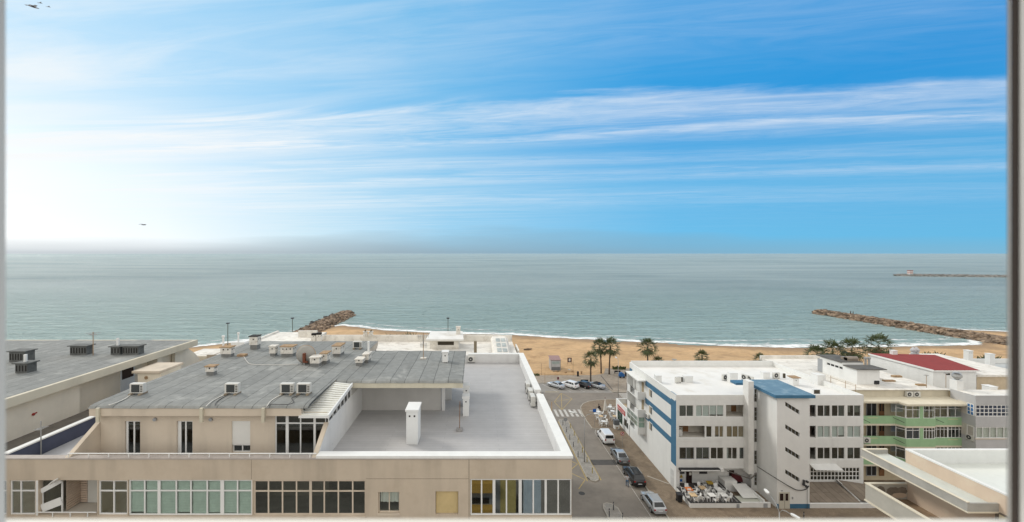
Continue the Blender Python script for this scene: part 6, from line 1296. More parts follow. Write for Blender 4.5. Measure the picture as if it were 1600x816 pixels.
# ------------------------------------------------------------------ apartment block below the viewpoint (seen in window reflections)
bh = thing('apartment_building', 'yellow balconied building mirrored in the wide eight pane window', 'building', (-4, -8, 0))
m = MB(); m.box(-4.5, 4.6, -14, -2.6, 0, 22); m.build('outer_wall', mat('warm_grey_render', (0.30, 0.30, 0.28), var=0.1), bh)
YB2 = mat('ochre_render', (0.50, 0.30, 0.07), var=0.05)
for k in range(7): MB().box(-3, 2.0, -2.61, -1.6, 1.0 + 3 * k + 0.6, 1.0 + 3 * k + 1.7).build('balcony_front', YB2, bh)
for k in range(7): MB().box(-4, 1.6, -2.64, -2.58, 3.0 + 3 * k - 0.2, 3.0 + 3 * k + 0.5).build('window', mat('dark_pane', (0.03, 0.03, 0.03)), bh)
MB().box(2.9, 4.7, -2.62, -2.5, 0, 22).build('yellow_strip', mat('pale_yellow_render', (0.50, 0.40, 0.15)), bh)
MB().box(5.6, 7.6, -9, -2.4, 0, 9).build('side_wing', mat('pale_blue_render', (0.55, 0.62, 0.66)), bh)
# ------------------------------------------------------------------ the open window the view is taken from
wf = thing('window_frame', 'pale aluminium window frame around the whole view', 'window frame', (0, 0.45, 31.7))
Yw = 0.45
FA = mat('pale_window_aluminium', (0.60, 0.60, 0.58), rough=0.35, var=0.02, sc=3)
k_ = Yw / F
xl = (13 - CX) * k_; xr0 = (1572 - CX) * k_; kn_ = (Yw - 0.003) / F; xr1 = (1581 - CX) * kn_; xr2 = (1591.5 - CX) * kn_
zs = H - 0.30; ys = 0.30 * F / (806.5 - CY)
MB().box(xl - 0.06, xl, Yw - 0.06, Yw, zs, 32.36).build('jamb', FA, wf, bevel=0.003)
MB().box(xr0, xr1 + 0.001, Yw - 0.002, Yw, zs, 32.36).build('sash_lip', FA, wf, bevel=0.002)
MB().box(xr1, xr2 + 0.002, Yw - 0.003, Yw - 0.0021, zs, 32.36).build('brush_seal', mat('dark_brush_seal', (0.05, 0.04, 0.035), rough=0.9), wf)
MB().box(xr2, xr2 + 0.06, Yw - 0.004, Yw - 0.0031, zs, 32.36).build('jamb', FA, wf, bevel=0.003)
MB().box(xl - 0.06, xr2 + 0.06, Yw - 0.06, Yw, 32.361, 32.42).build('head', FA, wf, bevel=0.003)
MB().box(xl - 0.06, xr2 + 0.06, 0.38, ys, zs - 0.03, zs - 0.0005).build('sill', mat('cream_sill', (0.70, 0.66, 0.58), rough=0.5, var=0.03), wf, bevel=0.004)
# ------------------------------------------------------------------ cars
RUBBER = mat('tyre_rubber', (0.02, 0.02, 0.02), rough=0.85); RIM = mat('alloy_rim', (0.42, 0.42, 0.43), rough=0.35, metal=0.6)
CGLASS = mat('car_glass', (0.015, 0.018, 0.02), rough=0.08, spec=0.6); TAIL = mat('red_tail_light', (0.30, 0.012, 0.012), rough=0.25, spec=0.6); HEAD = mat('clear_headlight', (0.6, 0.62, 0.64), rough=0.15, spec=0.6)
PLATE = mat('white_number_plate', (0.62, 0.64, 0.66), rough=0.4); TRIM = mat('black_car_trim', (0.018, 0.018, 0.02), rough=0.5)
def paint(name, c, metal=0.35): return mat(name, c, rough=0.28, var=0.03, metal=metal, spec=0.5, coat=0.6)
SPEC = {   # L, w(half), deck stations (y, z top, half-width factor), cabin: rear base, rear roof, front roof, front base, belt z, roof z, rear window span of side glass
    'hatch': (4.25, 0.88, [(-2.12, 0.58, .80), (-2.06, 0.86, .90), (-1.9, 0.95, .96), (-1.0, 0.96, 1), (0.95, 0.95, 1), (1.45, 0.90, .98), (1.85, 0.80, .93), (2.05, 0.66, .85), (2.12, 0.5, .76)], (-1.98, -1.45, 0.22, 1.05, 0.93, 1.47)),
    'sedan': (4.5, 0.88, [(-2.25, 0.58, .80), (-2.2, 0.88, .90), (-2.05, 0.97, .95), (-1.3, 1.0, 1), (0.95, 0.95, 1), (1.55, 0.88, .98), (2.0, 0.78, .92), (2.18, 0.64, .84), (2.25, 0.5, .76)], (-1.75, -0.85, 0.2, 1.1, 0.95, 1.43)),
    'estate': (4.65, 0.92, [(-2.32, 0.62, .82), (-2.27, 0.95, .92), (-2.1, 1.05, .96), (-1.0, 1.05, 1), (1.0, 1.02, 1), (1.6, 0.97, .98), (2.05, 0.86, .93), (2.25, 0.70, .86), (2.32, 0.54, .78)], (-2.15, -1.75, 0.35, 1.2, 1.02, 1.62)),
    'van': (4.3, 0.91, [(-2.15, 0.66, .92), (-2.12, 1.0, .97), (-2.0, 1.08, 1), (-1.0, 1.08, 1), (1.1, 1.05, 1), (1.6, 0.98, .97), (1.95, 0.84, .92), (2.1, 0.68, .85), (2.15, 0.52, .77)], (-2.12, -2.0, 0.55, 1.35, 1.05, 1.82)),
    'convertible': (4.5, 0.89, [(-2.25, 0.58, .80), (-2.2, 0.86, .90), (-2.05, 0.96, .95), (-1.2, 0.98, 1), (0.8, 0.95, 1), (1.5, 0.88, .98), (2.0, 0.78, .92), (2.18, 0.64, .84), (2.25, 0.5, .76)], (-1.45, -0.75, 0.15, 0.95, 0.94, 1.36))}
def car(style, label, x, y, rz, pm, roof=None, rails=False, z=0.0, glass_side=True, scale=1.0, group='parked cars'):
    Lc, w, st, cab = SPEC[style]
    t = thing('parked_car', label, 'car', (0, 0, 0), group=group)
    b = MB(); rings = []
    for yy, zt, f in st:
        ww = w * f; zl = 0.24 if abs(yy) < Lc / 2 - 0.3 else 0.34
        half = [(ww * .84, zl), (ww * .985, zl + .1), (ww, 0.52 if zt > .7 else (zl + zt) / 2), (ww * .985, zt - .13 if zt > .7 else zt - .06), (ww * .92, zt - .03), (ww * .55, zt + .012)]
        rings.append([(xx, yy, zz) for xx, zz in half] + [(0, yy, zt + .018)] + [(-xx, yy, zz) for xx, zz in reversed(half)])
    n = len(rings[0]); vs = [p for r in rings for p in r]
    fs = [(i * n + j, i * n + (j + 1) % n, (i + 1) * n + (j + 1) % n, (i + 1) * n + j) for i in range(len(rings) - 1) for j in range(n)] + [tuple(range(n))[::-1], tuple(range((len(rings) - 1) * n, len(rings) * n))]
    b.add(vs, fs); b.build('body', pm, t, smooth=True)
    y0, y1, y2, y3, zb, zr = cab; wb, wt = w * .93, w * .73
    if style == 'van': wt = w * .84
    b = MB(); rp_ = lambda ya, yb, ww, zz, c: [(ww - c, ya, zz), (ww, ya + c * 1.5, zz), (ww, yb - c * 1.5, zz), (ww - c, yb, zz), (-ww + c, yb, zz), (-ww, yb - c * 1.5, zz), (-ww, ya + c * 1.5, zz), (-ww + c, ya, zz)]
    rg_ = [rp_(y0, y3, wb, zb - 0.04, .04), rp_(y0 + (y1 - y0) * .88, y3 + (y2 - y3) * .88, wb + (wt - wb) * .88, zb + (zr - zb) * .86, .08), rp_(y1 + .02, y2, wt - .03, zr - .03, .10), rp_(y1 + .18, y2 - .15, wt - .14, zr, .10)]
    vs = [p for r in rg_ for p in r]; fs = [(i * 8 + j, i * 8 + (j + 1) % 8, (i + 1) * 8 + (j + 1) % 8, (i + 1) * 8 + j) for i in range(3) for j in range(8)] + [tuple(range(24, 32))]
    b.add(vs, fs); b.build('roof', roof or pm, t)
    # glazing sits 1 cm proud of the cabin
    def pane(name, quad, a0, a1, b0, b1, m=CGLASS):
        q = [Vector(p) for p in quad]
        def bl(u, v): return (q[0] * (1 - u) + q[1] * u) * (1 - v) + (q[3] * (1 - u) + q[2] * u) * v
        nn = (q[1] - q[0]).cross(q[3] - q[0]).normalized()
        c = (q[0] + q[1] + q[2] + q[3]) / 4
        if nn.dot(c - Vector((0, (y0 + y3) / 2, zb))) < 0: nn = -nn
        MB().extr([bl(a0, b0) + nn * .002, bl(a1, b0) + nn * .002, bl(a1, b1) + nn * .002, bl(a0, b1) + nn * .002], nn * .012).build(name, m, t)
    h = .86; yr, yf, wv, zv = y0 + (y1 - y0) * .88, y3 + (y2 - y3) * .88, wb + (wt - wb) * .88, zb + (zr - zb) * h
    zq = zb - .04
    if style != 'convertible' or True:
        pane('rear_window', [(-wb + .04, y0, zq), (wb - .04, y0, zq), (wv - .08, yr, zv), (-wv + .08, yr, zv)], .06, .94, .22 if style != 'van' else .3, .97)
        pane('windscreen', [(-wb + .04, y3, zq), (wb - .04, y3, zq), (wv - .08, yf, zv), (-wv + .08, yf, zv)], .04, .96, .12, .98)
    for s in (-1, 1):
        q = [(s * wb, y0 + .06, zq), (s * wb, y3 - .06, zq), (s * wv, yf - .12, zv), (s * wv, yr + .12, zv)]
        if style == 'van': pane('side_window', q, .70, .93, .16, .95)
        else:
            for a0, a1 in ((.07, .26), (.29, .56), (.59, .93)): pane('side_window', q, a0, a1, .16, .95)
    wbse = Lc * .305
    for s in (-1, 1):
        for yy in (-wbse, wbse):
            wl = MB().lathe([(0.20, -.1), (.30, -.1), (.315, -.06), (.315, .06), (.30, .1), (.2, .1)], n=18)
            wl.v = [Vector((s * (w - .085) + v.z, yy + v.x, .315 + v.y)) for v in wl.v]; ty = wl.build('wheel', RUBBER, t)
            rm = MB(); rm.disc((s * (w + .016), yy, .315), (1, 0, 0), .2, .012, 14)
            rm.build('rim', RIM, ty)
        zt_ = .86 if style in ('hatch', 'sedan', 'convertible') else 1.0
        MB().box(s * w * .62, s * w * .88, -Lc / 2 + .01, -Lc / 2 + .16, zt_ - .18, zt_ - .02 if style != 'van' else zt_ + .1).build('tail_light', TAIL, t, bevel=.02)
        MB().box(s * w * .5, s * w * .80, Lc / 2 - .16, Lc / 2 - .03, .60, .70).build('headlight', HEAD, t, bevel=.02)
        MB().box(s * (w - .02), s * (w + .17), .72, .84, .95, 1.08).build('wing_mirror', pm, t, bevel=.03)
        if rails: MB().tube([(s * wt * .86, y1 + .25, zr + .04), (s * wt * .86, y2 - .25, zr + .04)], .022, 6).build('roof_rail', RIM, t)
    MB().box(-.26, .26, -Lc / 2 - .012, -Lc / 2 + .05, .56, .67).build('number_plate', PLATE, t)
    MB().box(-w * .8, w * .8, -Lc / 2 - .006, -Lc / 2 + .2, .3, .46).build('bumper', TRIM if style in ('van', 'estate') else pm, t, bevel=.03)
    t.location = (x, y, z); t.rotation_euler = (0, 0, rz); t.scale = (scale,) * 3
    return t
SILV = paint('silver_car_paint', (0.42, 0.44, 0.46)); BLKP = paint('black_car_paint', (0.012, 0.012, 0.014)); DGREY = paint('dark_grey_car_paint', (0.13, 0.135, 0.14)); WHTP = paint('white_car_paint', (0.70, 0.70, 0.70), 0.0)
xc = 22.42
car('hatch', 'silver hatchback parked nearest the camera at the right kerb', xc + 0.05, 51.9, R(1), SILV)
car('estate', 'black estate car with roof rails parked behind the silver hatchback, a person beside it', xc - 0.05, 58.0, R(0.5), BLKP, rails=True)
car('sedan', 'dark grey car with its roof reflection painted pale, parked between the black estate and the white van', xc, 63.8, R(0), DGREY, roof=SILV)  # silver roof colour stands for the bright reflection on grey paint
car('van', 'small white van parked at the right kerb near the corner cafe', xc - 0.15, 70.2, R(1), WHTP)
car('sedan', 'silver saloon leftmost of the four cars in the bay by the beach', 19.25, 97.9, R(40), SILV, group='cars in the beach parking bay')
car('estate', 'white sport utility car in the bay by the beach', 22.5, 98.0, R(40), WHTP, group='cars in the beach parking bay')
car('hatch', 'black hatchback in the bay by the beach', 25.7, 98.1, R(40), BLKP, group='cars in the beach parking bay')
car('convertible', 'silver convertible with a black soft top rightmost in the bay by the beach', 28.7, 97.8, R(42), SILV, roof=mat('black_soft_top', (0.02, 0.02, 0.022), rough=0.8), group='cars in the beach parking bay')
car('sedan', 'black car parked under the green balconied building', 53.9, 53.4, R(90), BLKP)
# scooter by the terrace parapet
t = thing('motor_scooter', 'dark motor scooter parked on the street just beyond the terrace parapet', 'motor scooter', (14.9, 90.5, 0))
x, y = 14.9, 90.5
for dy in (-.6, .6): wl = MB().disc((x, y + dy, .25), (1, 0, 0), .25, .1, 14).build('wheel', RUBBER, t)
MB().extr([(x - .17, y - .75, .35), (x - .17, y - .7, .75), (x - .17, y - .1, .72), (x - .17, y + .1, .3), (x - .17, y + .4, .3), (x - .17, y + .6, .95), (x - .17, y + .7, .9), (x - .17, y + .5, .22), (x - .17, y - .2, .2)], (.34, 0, 0)).build('body', mat('dark_green_paint', (0.04, 0.06, 0.055), rough=0.35), t)
MB().box(x - .16, x + .16, y - .75, y - .1, .76, .85).build('seat', BLACK, t, bevel=.03); MB().tube([(x - .33, y + .58, 1.0), (x, y + .66, 1.02), (x + .33, y + .58, 1.0)], .025, 6).build('handlebar', BLACK, t)

# ------------------------------------------------------------------ palms
FROND = mat('palm_leaf_green', (0.07, 0.09, 0.032), rough=0.5, var=0.5, sc=1.6, spec=0.4); FROND2 = mat('dry_palm_leaf', (0.17, 0.13, 0.07), rough=0.8, var=0.3, sc=2); TRUNK = mat('palm_trunk_bark', (0.10, 0.075, 0.055), rough=0.95, var=0.35, sc=4, bump=0.5)
def fan(b, base, d, pl, fr, rg, nl=11):
    d = d.normalized(); side = d.cross(Vector((0, 0, 1))); side = side.normalized() if side.length > .05 else Vector((1, 0, 0))
    up = side.cross(d).normalized()
    tip = base + d * pl + Vector((0, 0, -0.06 * pl))
    b.add([base - side * .03, base + side * .03, tip + side * .02, tip - side * .02], [(0, 1, 2, 3)])
    tw = rg.uniform(-.5, .5); side2 = side * math.cos(tw) + up * math.sin(tw)
    for i in range(nl):
        a = (i / (nl - 1) - .5) * R(215); l_ = fr * (1 - .18 * abs(a)) * rg.uniform(.85, 1.1)
        e = (d * math.cos(a) + side2 * math.sin(a)).normalized(); s = e.cross(up).normalized() * fr * .072
        mid = tip + e * l_ * .55; end = tip + e * l_ + Vector((0, 0, -.22 * l_ * rg.uniform(.5, 1.6)))
        b.add([tip, mid - s, end, mid + s], [(0, 1, 2, 3)])
def palm(label, x, y, h, r, z=0.0, seed=1, lean=0.0, trunk_r=0.17, skirt=True, name='palm_tree', group='fan palms along the beach', nf=40):
    rg = random.Random(seed); t = thing(name, label, 'palm tree', (x, y, z), group=group)
    top = Vector((x + lean, y, z + h)); pts = []; rad = []
    for i in range(9):
        q = i / 8; pts.append(Vector((x + lean * q * q, y + .06 * math.sin(q * 4 + seed), z - .05 + h * q))); rad.append(trunk_r * (1.25 - .35 * q + (0.25 * max(0, q - .85) / .15)) * (1 + .08 * math.sin(i * 2.6)))
    MB().tube(pts, rad, 9).build('trunk', TRUNK, t, smooth=True)
    b = MB(); ga = 2.399963
    for i in range(nf):
        el = R(82) - R(135) * (i / (nf - 1)) ** 0.9; az = i * ga + rg.uniform(-.25, .25)
        d = Vector((math.cos(az) * math.cos(el), math.sin(az) * math.cos(el), math.sin(el)))
        fan(b, top, d, r * rg.uniform(.46, .64), r * rg.uniform(.38, .50), rg, 10)
    b.build('crown', FROND, t, weld=False)
    if skirt:
        b = MB()
        for i in range(18):
            az = rg.uniform(0, 6.28); el = R(rg.uniform(-80, -50)); d = Vector((math.cos(az) * math.cos(el), math.sin(az) * math.cos(el), math.sin(el)))
            fan(b, top - Vector((0, 0, .15)), d, r * .3, r * .38, rg, 7)
        b.build('dead_leaf_skirt', FROND2, t, weld=False)
    return t
def palm_at(label, px, pyb, pyc, rpx, seed, d=None, lean=0, **k):
    if d is None: d = dist(pyb, .1)
    x = gx(px, d); zc_ = gz(pyc, d); return palm(label, x - lean, d, zc_ - .1, rpx * 1.3 * d / F, z=.1, seed=seed, lean=lean, **k)
palm_at('short fan palm in front, just behind the parked convertible', 923, 597, 561, 12, 1)
palm_at('tall slim fan palm, left one of the close pair on the promenade', 937, 583, 542, 13.5, 2, lean=-.4, trunk_r=.16)
palm_at('tall fan palm, right one of the close pair on the promenade', 954, 585, 542, 14.5, 3, lean=.35)
palm_at('tall fan palm standing alone behind the white building left end', 1012, 578, 542, 15, 4)
palm_at('low palm showing only its fronds beside the lone tall palm', 1028, 0, 567, 10, 5, d=112, skirt=False)
palm_at('small palm top over the middle of the white roof', 1097, 0, 558, 11, 6, d=114, skirt=False)
palm_at('small palm top over the white roof right of the blue stair tower line', 1188, 0, 562, 10, 7, d=114, skirt=False)
palm_at('lowest palm at the left of the group of four behind the white roof', 1276, 0, 555, 16, 8, d=112, skirt=False)
palm_at('second palm from the left in the group of four behind the rooftop hut', 1301, 0, 548, 17, 9, d=114)
palm_at('third palm from the left in the group of four behind the rooftop hut', 1331, 0, 546, 18, 10, d=114)
palm_at('broad crowned palm beside the red roof, rightmost of the four', 1373, 0, 540, 19, 11, d=114)
def tuft(label, px, py, d, z, w_, h_, seed, name='agave_plant', n=26, spiky=True, cat='plant', group='spiky plants behind the roofs'):
    rg = random.Random(seed); x = gx(px, d); b = MB()
    for i in range(n):
        q = Vector((x + rg.uniform(-w_ / 2, w_ / 2), d + rg.uniform(-.5, .5), z)); a = rg.uniform(0, 6.28)
        dd = Vector((math.cos(a) * .55, math.sin(a) * .3, 1)).normalized() * h_ * rg.uniform(.4, 1); s = Vector((1, 0, 0)) * h_ * (.05 if spiky else .14)
        b.add([q - s, q + s, q + dd * .6 + s * .8, q + dd + Vector((dd.x * .3, 0, 0)), q + dd * .6 - s * .8], [(0, 1, 2, 3, 4)])
    return tag(b.build(name, FROND, weld=False), label, cat, group)
for k, (px, w_) in enumerate(((609, 2.4), (618, 1.6), (634, 2.6), (646, 1.6))): tuft(('wide spiky plant leftmost above the white parapet of the roof behind', 'tall spiky plant second above the white parapet of the roof behind', 'wide low spiky plant third above the white parapet of the roof behind', 'spiky plant rightmost above the white parapet near the antenna')[k], px, 524, 78, 14.5, w_, 2.4 + .6 * (k % 2), k)
MBp = MB()
tuft('green bush behind the red roof on the beach edge', 1459, 553, 88, 9.0, 3.5, 2.2, 21, 'shrub', 60, False, 'shrub')
tuft('green bush behind the far right white parapet', 1543, 556, 78.5, 11.0, 3.0, 1.7, 22, 'shrub', 60, False, 'shrub')
tuft('dark green low hedge on the promenade near the benches', 967, 577, 112.8, .12, 3.2, 1.1, 23, 'low_hedge', 90, False, 'hedge')
tuft('patch of low weeds at the promenade edge by the terrace parapet', 838, 588, 107.0, .1, 2.0, .7, 24, 'weed_patch', 40, False, 'weeds')

# ------------------------------------------------------------------ lamps, signs, bollards
def street_lamp(label, x, y, h, arms, lean=0, r=.06, group='street lamps', name='street_lamp', head=WHITE):
    t = thing(name, label, 'street lamp', (x, y, .1), group=group)
    MB().tube([(x, y, .1), (x, y, h * .5), (x, y, h)], [r * 1.3, r, r * .75], 8).build('pole', GALV, t, smooth=True)
    for dx, dy, rise in arms:
        MB().tube([(x, y, h - .1), (x + dx * .25, y + dy * .25, h + rise * .75), (x + dx * .6, y + dy * .6, h + rise), (x + dx, y + dy, h + rise * .9)], .035, 6).build('arm', GALV, t, smooth=True)
        a = Vector((dx, dy, 0)).normalized(); s = Vector((-a.y, a.x, 0)); c = Vector((x + dx, y + dy, h + rise * .9))
        MB().extr([c - s * .07, c + a * .2 - s * .17, c + a * .75 - s * .13, c + a * .82, c + a * .75 + s * .13, c + a * .2 + s * .17, c + s * .07], (0, 0, .13)).build('lamp_head', head, t)
    return t
street_lamp('two armed street lamp standing in the bollard lined island', 16.65, 62.6, 6.9, ((-1.4, .6, .5), (1.5, .2, .5)))
street_lamp('two armed street lamp with pale heads in front of the stair tower door', 29.9, 40.3, 6.55, ((.5, 2.2, .5), (.35, -1.0, .45)))
street_lamp('slim street lamp at the crossing beside the corner restaurant', 31.6, 90.7, 8.4, ((.0, 1.0, .15),), r=.05)
for px, pyt, lab in ((356, 506, 'lamp mast with a dark head above the left grey roof'), (457, 498, 'green lamp mast left of the rock groyne'), (700, 498, 'lamp mast behind the stair hut roof')):
    d = 110; x = gx(px, d); t = thing('lamp_mast', lab, 'lamp mast', (x, d, 0), group='tall lamp masts by the beach')
    MB().tube([(x, d, 0), (x, d, gz(pyt, d))], [.12, .09], 8).build('pole', mat('green_grey_pole', (0.12, 0.15, 0.13)), t); MB().box(x - .35, x + .35, d - .3, d + .3, gz(pyt, d), gz(pyt, d) + .25).build('lamp_head', DARKMET, t)
def sign(label, px, pyb, pyt, kind, z=.1):
    p = at(px, pyb, z); x, y = p.x, p.y; zt = gz(pyt, y); t = thing('traffic_sign', label, 'traffic sign', (x, y, z), group='traffic signs')
    MB().tube([(x, y, z), (x, y, zt + .2)], .03, 6).build('pole', GALV, t)
    if kind == 'noentry':
        MB().disc((x, y - .05, zt), (0, 1, 0), .3, .02, 20).build('disc', mat('sign_red', (0.45, 0.02, 0.02), rough=.4), t); MB().disc((x, y - .063, zt), (0, 1, 0), .22, .01, 20).build('disc_face', mat('sign_white', (0.6, 0.58, 0.57)), t)
        MB().extr([(x - .2, y - .075, zt - .12), (x - .14, y - .075, zt - .18), (x + .2, y - .075, zt + .12), (x + .14, y - .075, zt + .18)], (0, .008, 0)).build('slash', mat('sign_red', (0.45, 0.02, 0.02)), t)
        MB().box(x - .06, x + .06, y - .074, y - .068, zt - .1, zt + .12).build('symbol', BLACK, t)
    elif kind == 'back': MB().disc((x, y - .05, zt), (0, 1, 0), .36, .02, 20).build('disc', GREYALU, t)
    elif kind == 'blue': MB().box(x - .3, x + .3, y - .06, y - .03, zt - .3, zt + .3).build('panel', mat('sign_blue', (0.02, 0.12, 0.42), rough=.4), t); MB().box(x - .9, x - .32, y - .05, y - .03, zt - .12, zt + .02).build('arrow_panel', PLATE, t)
    else: MB().box(x - .22, x + .22, y - .05, y - .02, zt - .35, zt + .3).build('panel', mat('dark_red_sign', (0.12, 0.02, 0.03)), t)
sign('round no turning sign with a red rim on the pavement by the white van', 972.3, 700, 677.5, 'noentry')
sign('grey back of a round sign at the far tip of the bollard island', 883.5, 664.5, 655.5, 'back')
sign('blue square sign on a pole at the corner cafe kerb', 928.8, 668, 641.5, 'blue')
sign('small dark red sign behind the silver saloon in the parking bay', 872, 598.5, 591, 'dark')
for px, pyb, pyt, lab in ((895.5, 587, 564, 'tall thin post at the beach edge right of the kiosk'), (851.4, 599, 582, 'thin post at the left end of the parking bay'), (846, 586, 568, 'thin post on the beach edge left of the kiosk')):
    p = at(px, pyb, .1); tag(MB().tube([(p.x, p.y, .0), (p.x, p.y, gz(pyt, p.y))], .045, 6).build('thin_post', RUST), lab, 'post', 'thin posts by the beach')
BYE = mat('yellow_bollard_paint', (0.42, 0.31, 0.05), rough=.6, var=.2, sc=5)
def bollard(px, py, lab, yellow, hh=.85, g='bollards on the traffic islands'):
    p = at(px, py, .12); x, y = p.x, p.y; t = thing('bollard', lab, 'bollard', (x, y, .12), group=g)
    MB().tube([(x, y, .12), (x, y, .12 + hh)], .055, 8).build('post', DARKMET if not yellow else BYE, t)
    MB().tube([(x, y, .12 + hh * .72), (x, y, .12 + hh * .82)], .06, 8).build('band', GREYALU if not yellow else DARKMET, t)
for px, py in ((879.5, 664.5), (885.3, 675.3), (890.3, 687), (896, 698.5), (903.3, 714)): bollard(px, py, 'dark bollard in the left row of the long traffic island', False)
for px, py in ((891.2, 669.5), (897.2, 681), (903.3, 692.5), (910.2, 707), (917.3, 722), (925.5, 739.5)): bollard(px, py, 'yellow bollard in the right row of the long traffic island', True)
for px, py in ((958.7, 797), (952, 807.5), (973, 814.5)): bollard(px, py, 'tall dark bollard on the near traffic island at the bottom', False, 1.0, 'bollards on the near island')
bollard(1256, 813, 'single dark bollard on the pavement before the garage roof', False, 1.0, 'lone bollards')
# bins and other street things
x, y = 26.15, 52.6; t = thing('wheeled_bin', 'black wheeled rubbish bin outside the cafe terrace wall', 'rubbish bin', (x, y, .12))
MB().extr([(x - .25, y - .3, .2), (x + .25, y - .3, .2), (x + .3, y - .36, 1.1), (x - .3, y - .36, 1.1)], (0, .62, 0)).build('body', BLACK, t, bevel=.02); MB().box(x - .33, x + .33, y - .42, y + .36, 1.1, 1.2).build('lid', mat('dark_bin_lid', (0.035, 0.035, 0.04)), t, bevel=.03)
for s in (-1, 1): MB().disc((x + s * .26, y + .25, .25), (1, 0, 0), .12, .06, 12).build('wheel', RUBBER, t)
p = at(964.5, 671, .12); x, y = p.x, p.y; t = thing('display_cabinet', 'white drinks cabinet with a dark grey hood against the corner restaurant', 'cabinet', (x, y, .12))
MB().box(x - .5, x + .4, y, y + .7, .12, .85).build('base', WHITE, t, bevel=.03); MB().box(x - .55, x + .45, y - .03, y + .7, .86, 1.75).build('hood', mat('dark_grey_hood', (0.13, 0.14, 0.15), rough=.4), t, bevel=.05); MB().box(x - .2, x + .15, y - .02, y, .25, .5).build('vent', RUST, t)
def bin_post(label, px, py, h, w_, m=BLACK): p = at(px, py, .12); t = tag(MB().lathe([(w_ * .8, 0), (w_, h * .15), (w_, h * .85), (w_ * 1.1, h * .86), (w_ * .8, h)], (p.x, p.y, .12), 12).build('litter_bin', m), label, 'litter bin', 'litter bins on the promenade'); return t
bin_post('black litter bin at the beach edge between kiosk and palms', 903, 588, 1.25, .28); bin_post('small brown bin beside the black litter bin by the sand', 908.5, 584, .7, .25, RUST); bin_post('black litter bin beside the blue cart near the white building', 978, 588, 1.3, .25)
def bench(label, px0, px1, py):
    a = at(px0, py, .12); c = at(px1, py, .12); t = thing('park_bench', label, 'bench', (a.x, a.y, .12), group='black benches on the promenade')
    MB().box(a.x, c.x, a.y, a.y + .5, .52, .58).build('seat', BLACK, t); MB().box(a.x, c.x, a.y - .05, a.y, .6, .95).build('backrest', BLACK, t)
    for x in (a.x + .15, c.x - .2): MB().box(x, x + .06, a.y + .05, a.y + .45, .12, .519).build('leg', BLACK, t)
bench('black bench behind the convertible in the parking bay', 907.5, 919, 598.5); bench('black bench by the low hedge near the blue cart', 960, 969.5, 584)
p = at(972.5, 591, .12); x, y = p.x, p.y; t = thing('covered_cart', 'blue covered cart on the promenade beside the white building', 'cart', (x, y, .12))
MB().extr([(x - .8, y, .5), (x + .5, y, .4), (x + .7, y, 1.0), (x + .1, y, 1.5), (x - .6, y, 1.35)], (0, .8, 0)).build('cover', mat('blue_tarpaulin', (0.03, 0.12, 0.32), rough=.6, var=.15, sc=4), t, bevel=.06)
for s in (-.5, .45): MB().disc((x + s, y + .1, .37), (0, 1, 0), .25, .07, 14).build('wheel', RUBBER, t)
# kiosk and notice board on the sand
KX0, KX1, KY = gx(861, 112), gx(876, 112), 112.0; kz = -.05
t = thing('beach_kiosk', 'small grey kiosk with a dull pink roof standing on the sand', 'kiosk', ((KX0 + KX1) / 2, KY + 1.5, kz))
GP = mat('grey_kiosk_panel', (0.36, 0.37, 0.38), rough=.5, var=.06); MB().box(KX0, KX1, KY, KY + 3.2, kz, 2.75).build('wall', GP, t)
MB().extr([(KX0 - .15, KY - .15, 2.76), (KX1 + .15, KY - .15, 2.76), (KX1 + .15, KY + 3.4, 3.15), (KX0 - .15, KY + 3.4, 3.15)], (0, 0, .1)).build('roof', mat('dull_pink_roof', (0.30, 0.20, 0.19), var=.12), t)
MB().box(KX0 + .15, KX1 - .15, KY - .03, KY - .002, 0, .9).build('counter_panel', mat('dark_grey_panel', (0.17, 0.18, 0.19)), t); MB().box(KX0 + .15, KX1 - .15, KY - .03, KY - .002, .95, 2.55).build('shutter', mat('pale_grey_shutter', (0.45, 0.47, 0.49), rough=.4), t)
MB().box(KX0 + .3, KX1 - .3, KY - .045, KY - .031, 1.75, 2.4).build('panel', mat('teal_grey_panel', (0.33, 0.40, 0.40)), t)
for x in (KX0, KX1 - .1): MB().box(x, x + .1, KY - .05, KY - .004, kz, 2.7).build('corner_post', GREYALU, t)
tag(MB().box(KX0 + .3, KX1 - .6, KY - 1.2, KY - .4, -.06, .14).build('pallet', mat('weathered_board', (0.26, 0.21, 0.15)), bevel=.02), 'low wooden boards lying before the grey beach kiosk', 'boards')
p = at(890, 570, .0); x, y = p.x, p.y; t = thing('notice_board', 'small square brown notice board on the sand right of the kiosk', 'notice board', (x, y, 0))
MB().box(x - .6, x + .6, y, y + .1, .7, 2.0).build('board', mat('dark_brown_board', (0.10, 0.055, 0.05)), t); MB().box(x - .25, x + .25, y - .02, y, 1.0, 1.75).build('notice', CURT, t)
for s in (-.55, .47): MB().box(x + s, x + s + .08, y + .02, y + .1, -.1, .69).build('leg', WOOD, t)
p = at(825, 547, -.1); tag(MB().tube([(p.x - 1.4, p.y, .05), (p.x, p.y + .2, .12), (p.x + 1.4, p.y + .6, .1)], [.2, .28, .15], 7).build('driftwood_log', mat('dark_driftwood', (0.09, 0.07, 0.055))), 'dark driftwood log lying on the open sand', 'log')
for k, (px, py) in enumerate(((869, 581), (884, 582), (889, 578), (894.5, 581))):
    p = at(px, py, 0); rg = random.Random(k + 50); b = MB(); rock(b, (p.x, p.y, .05), .35, rg); tag(b.build('beach_stone', CHW if k == 2 else RUST), ('brown stone on the sand in front of the kiosk', 'small brown stone on the sand between kiosk and thin post', 'pale stone on the sand beneath the notice board', 'brown stone on the sand beside the thin post')[k], 'stone', 'stones on the sand')
tag(MB().tube([(at(838, 587.5).x, 107.3, .35), (at(900, 587.5).x, 107.3, .35)], .05, 5).build('beach_rail', RUST), 'low brown rail along the edge of the sand', 'rail')
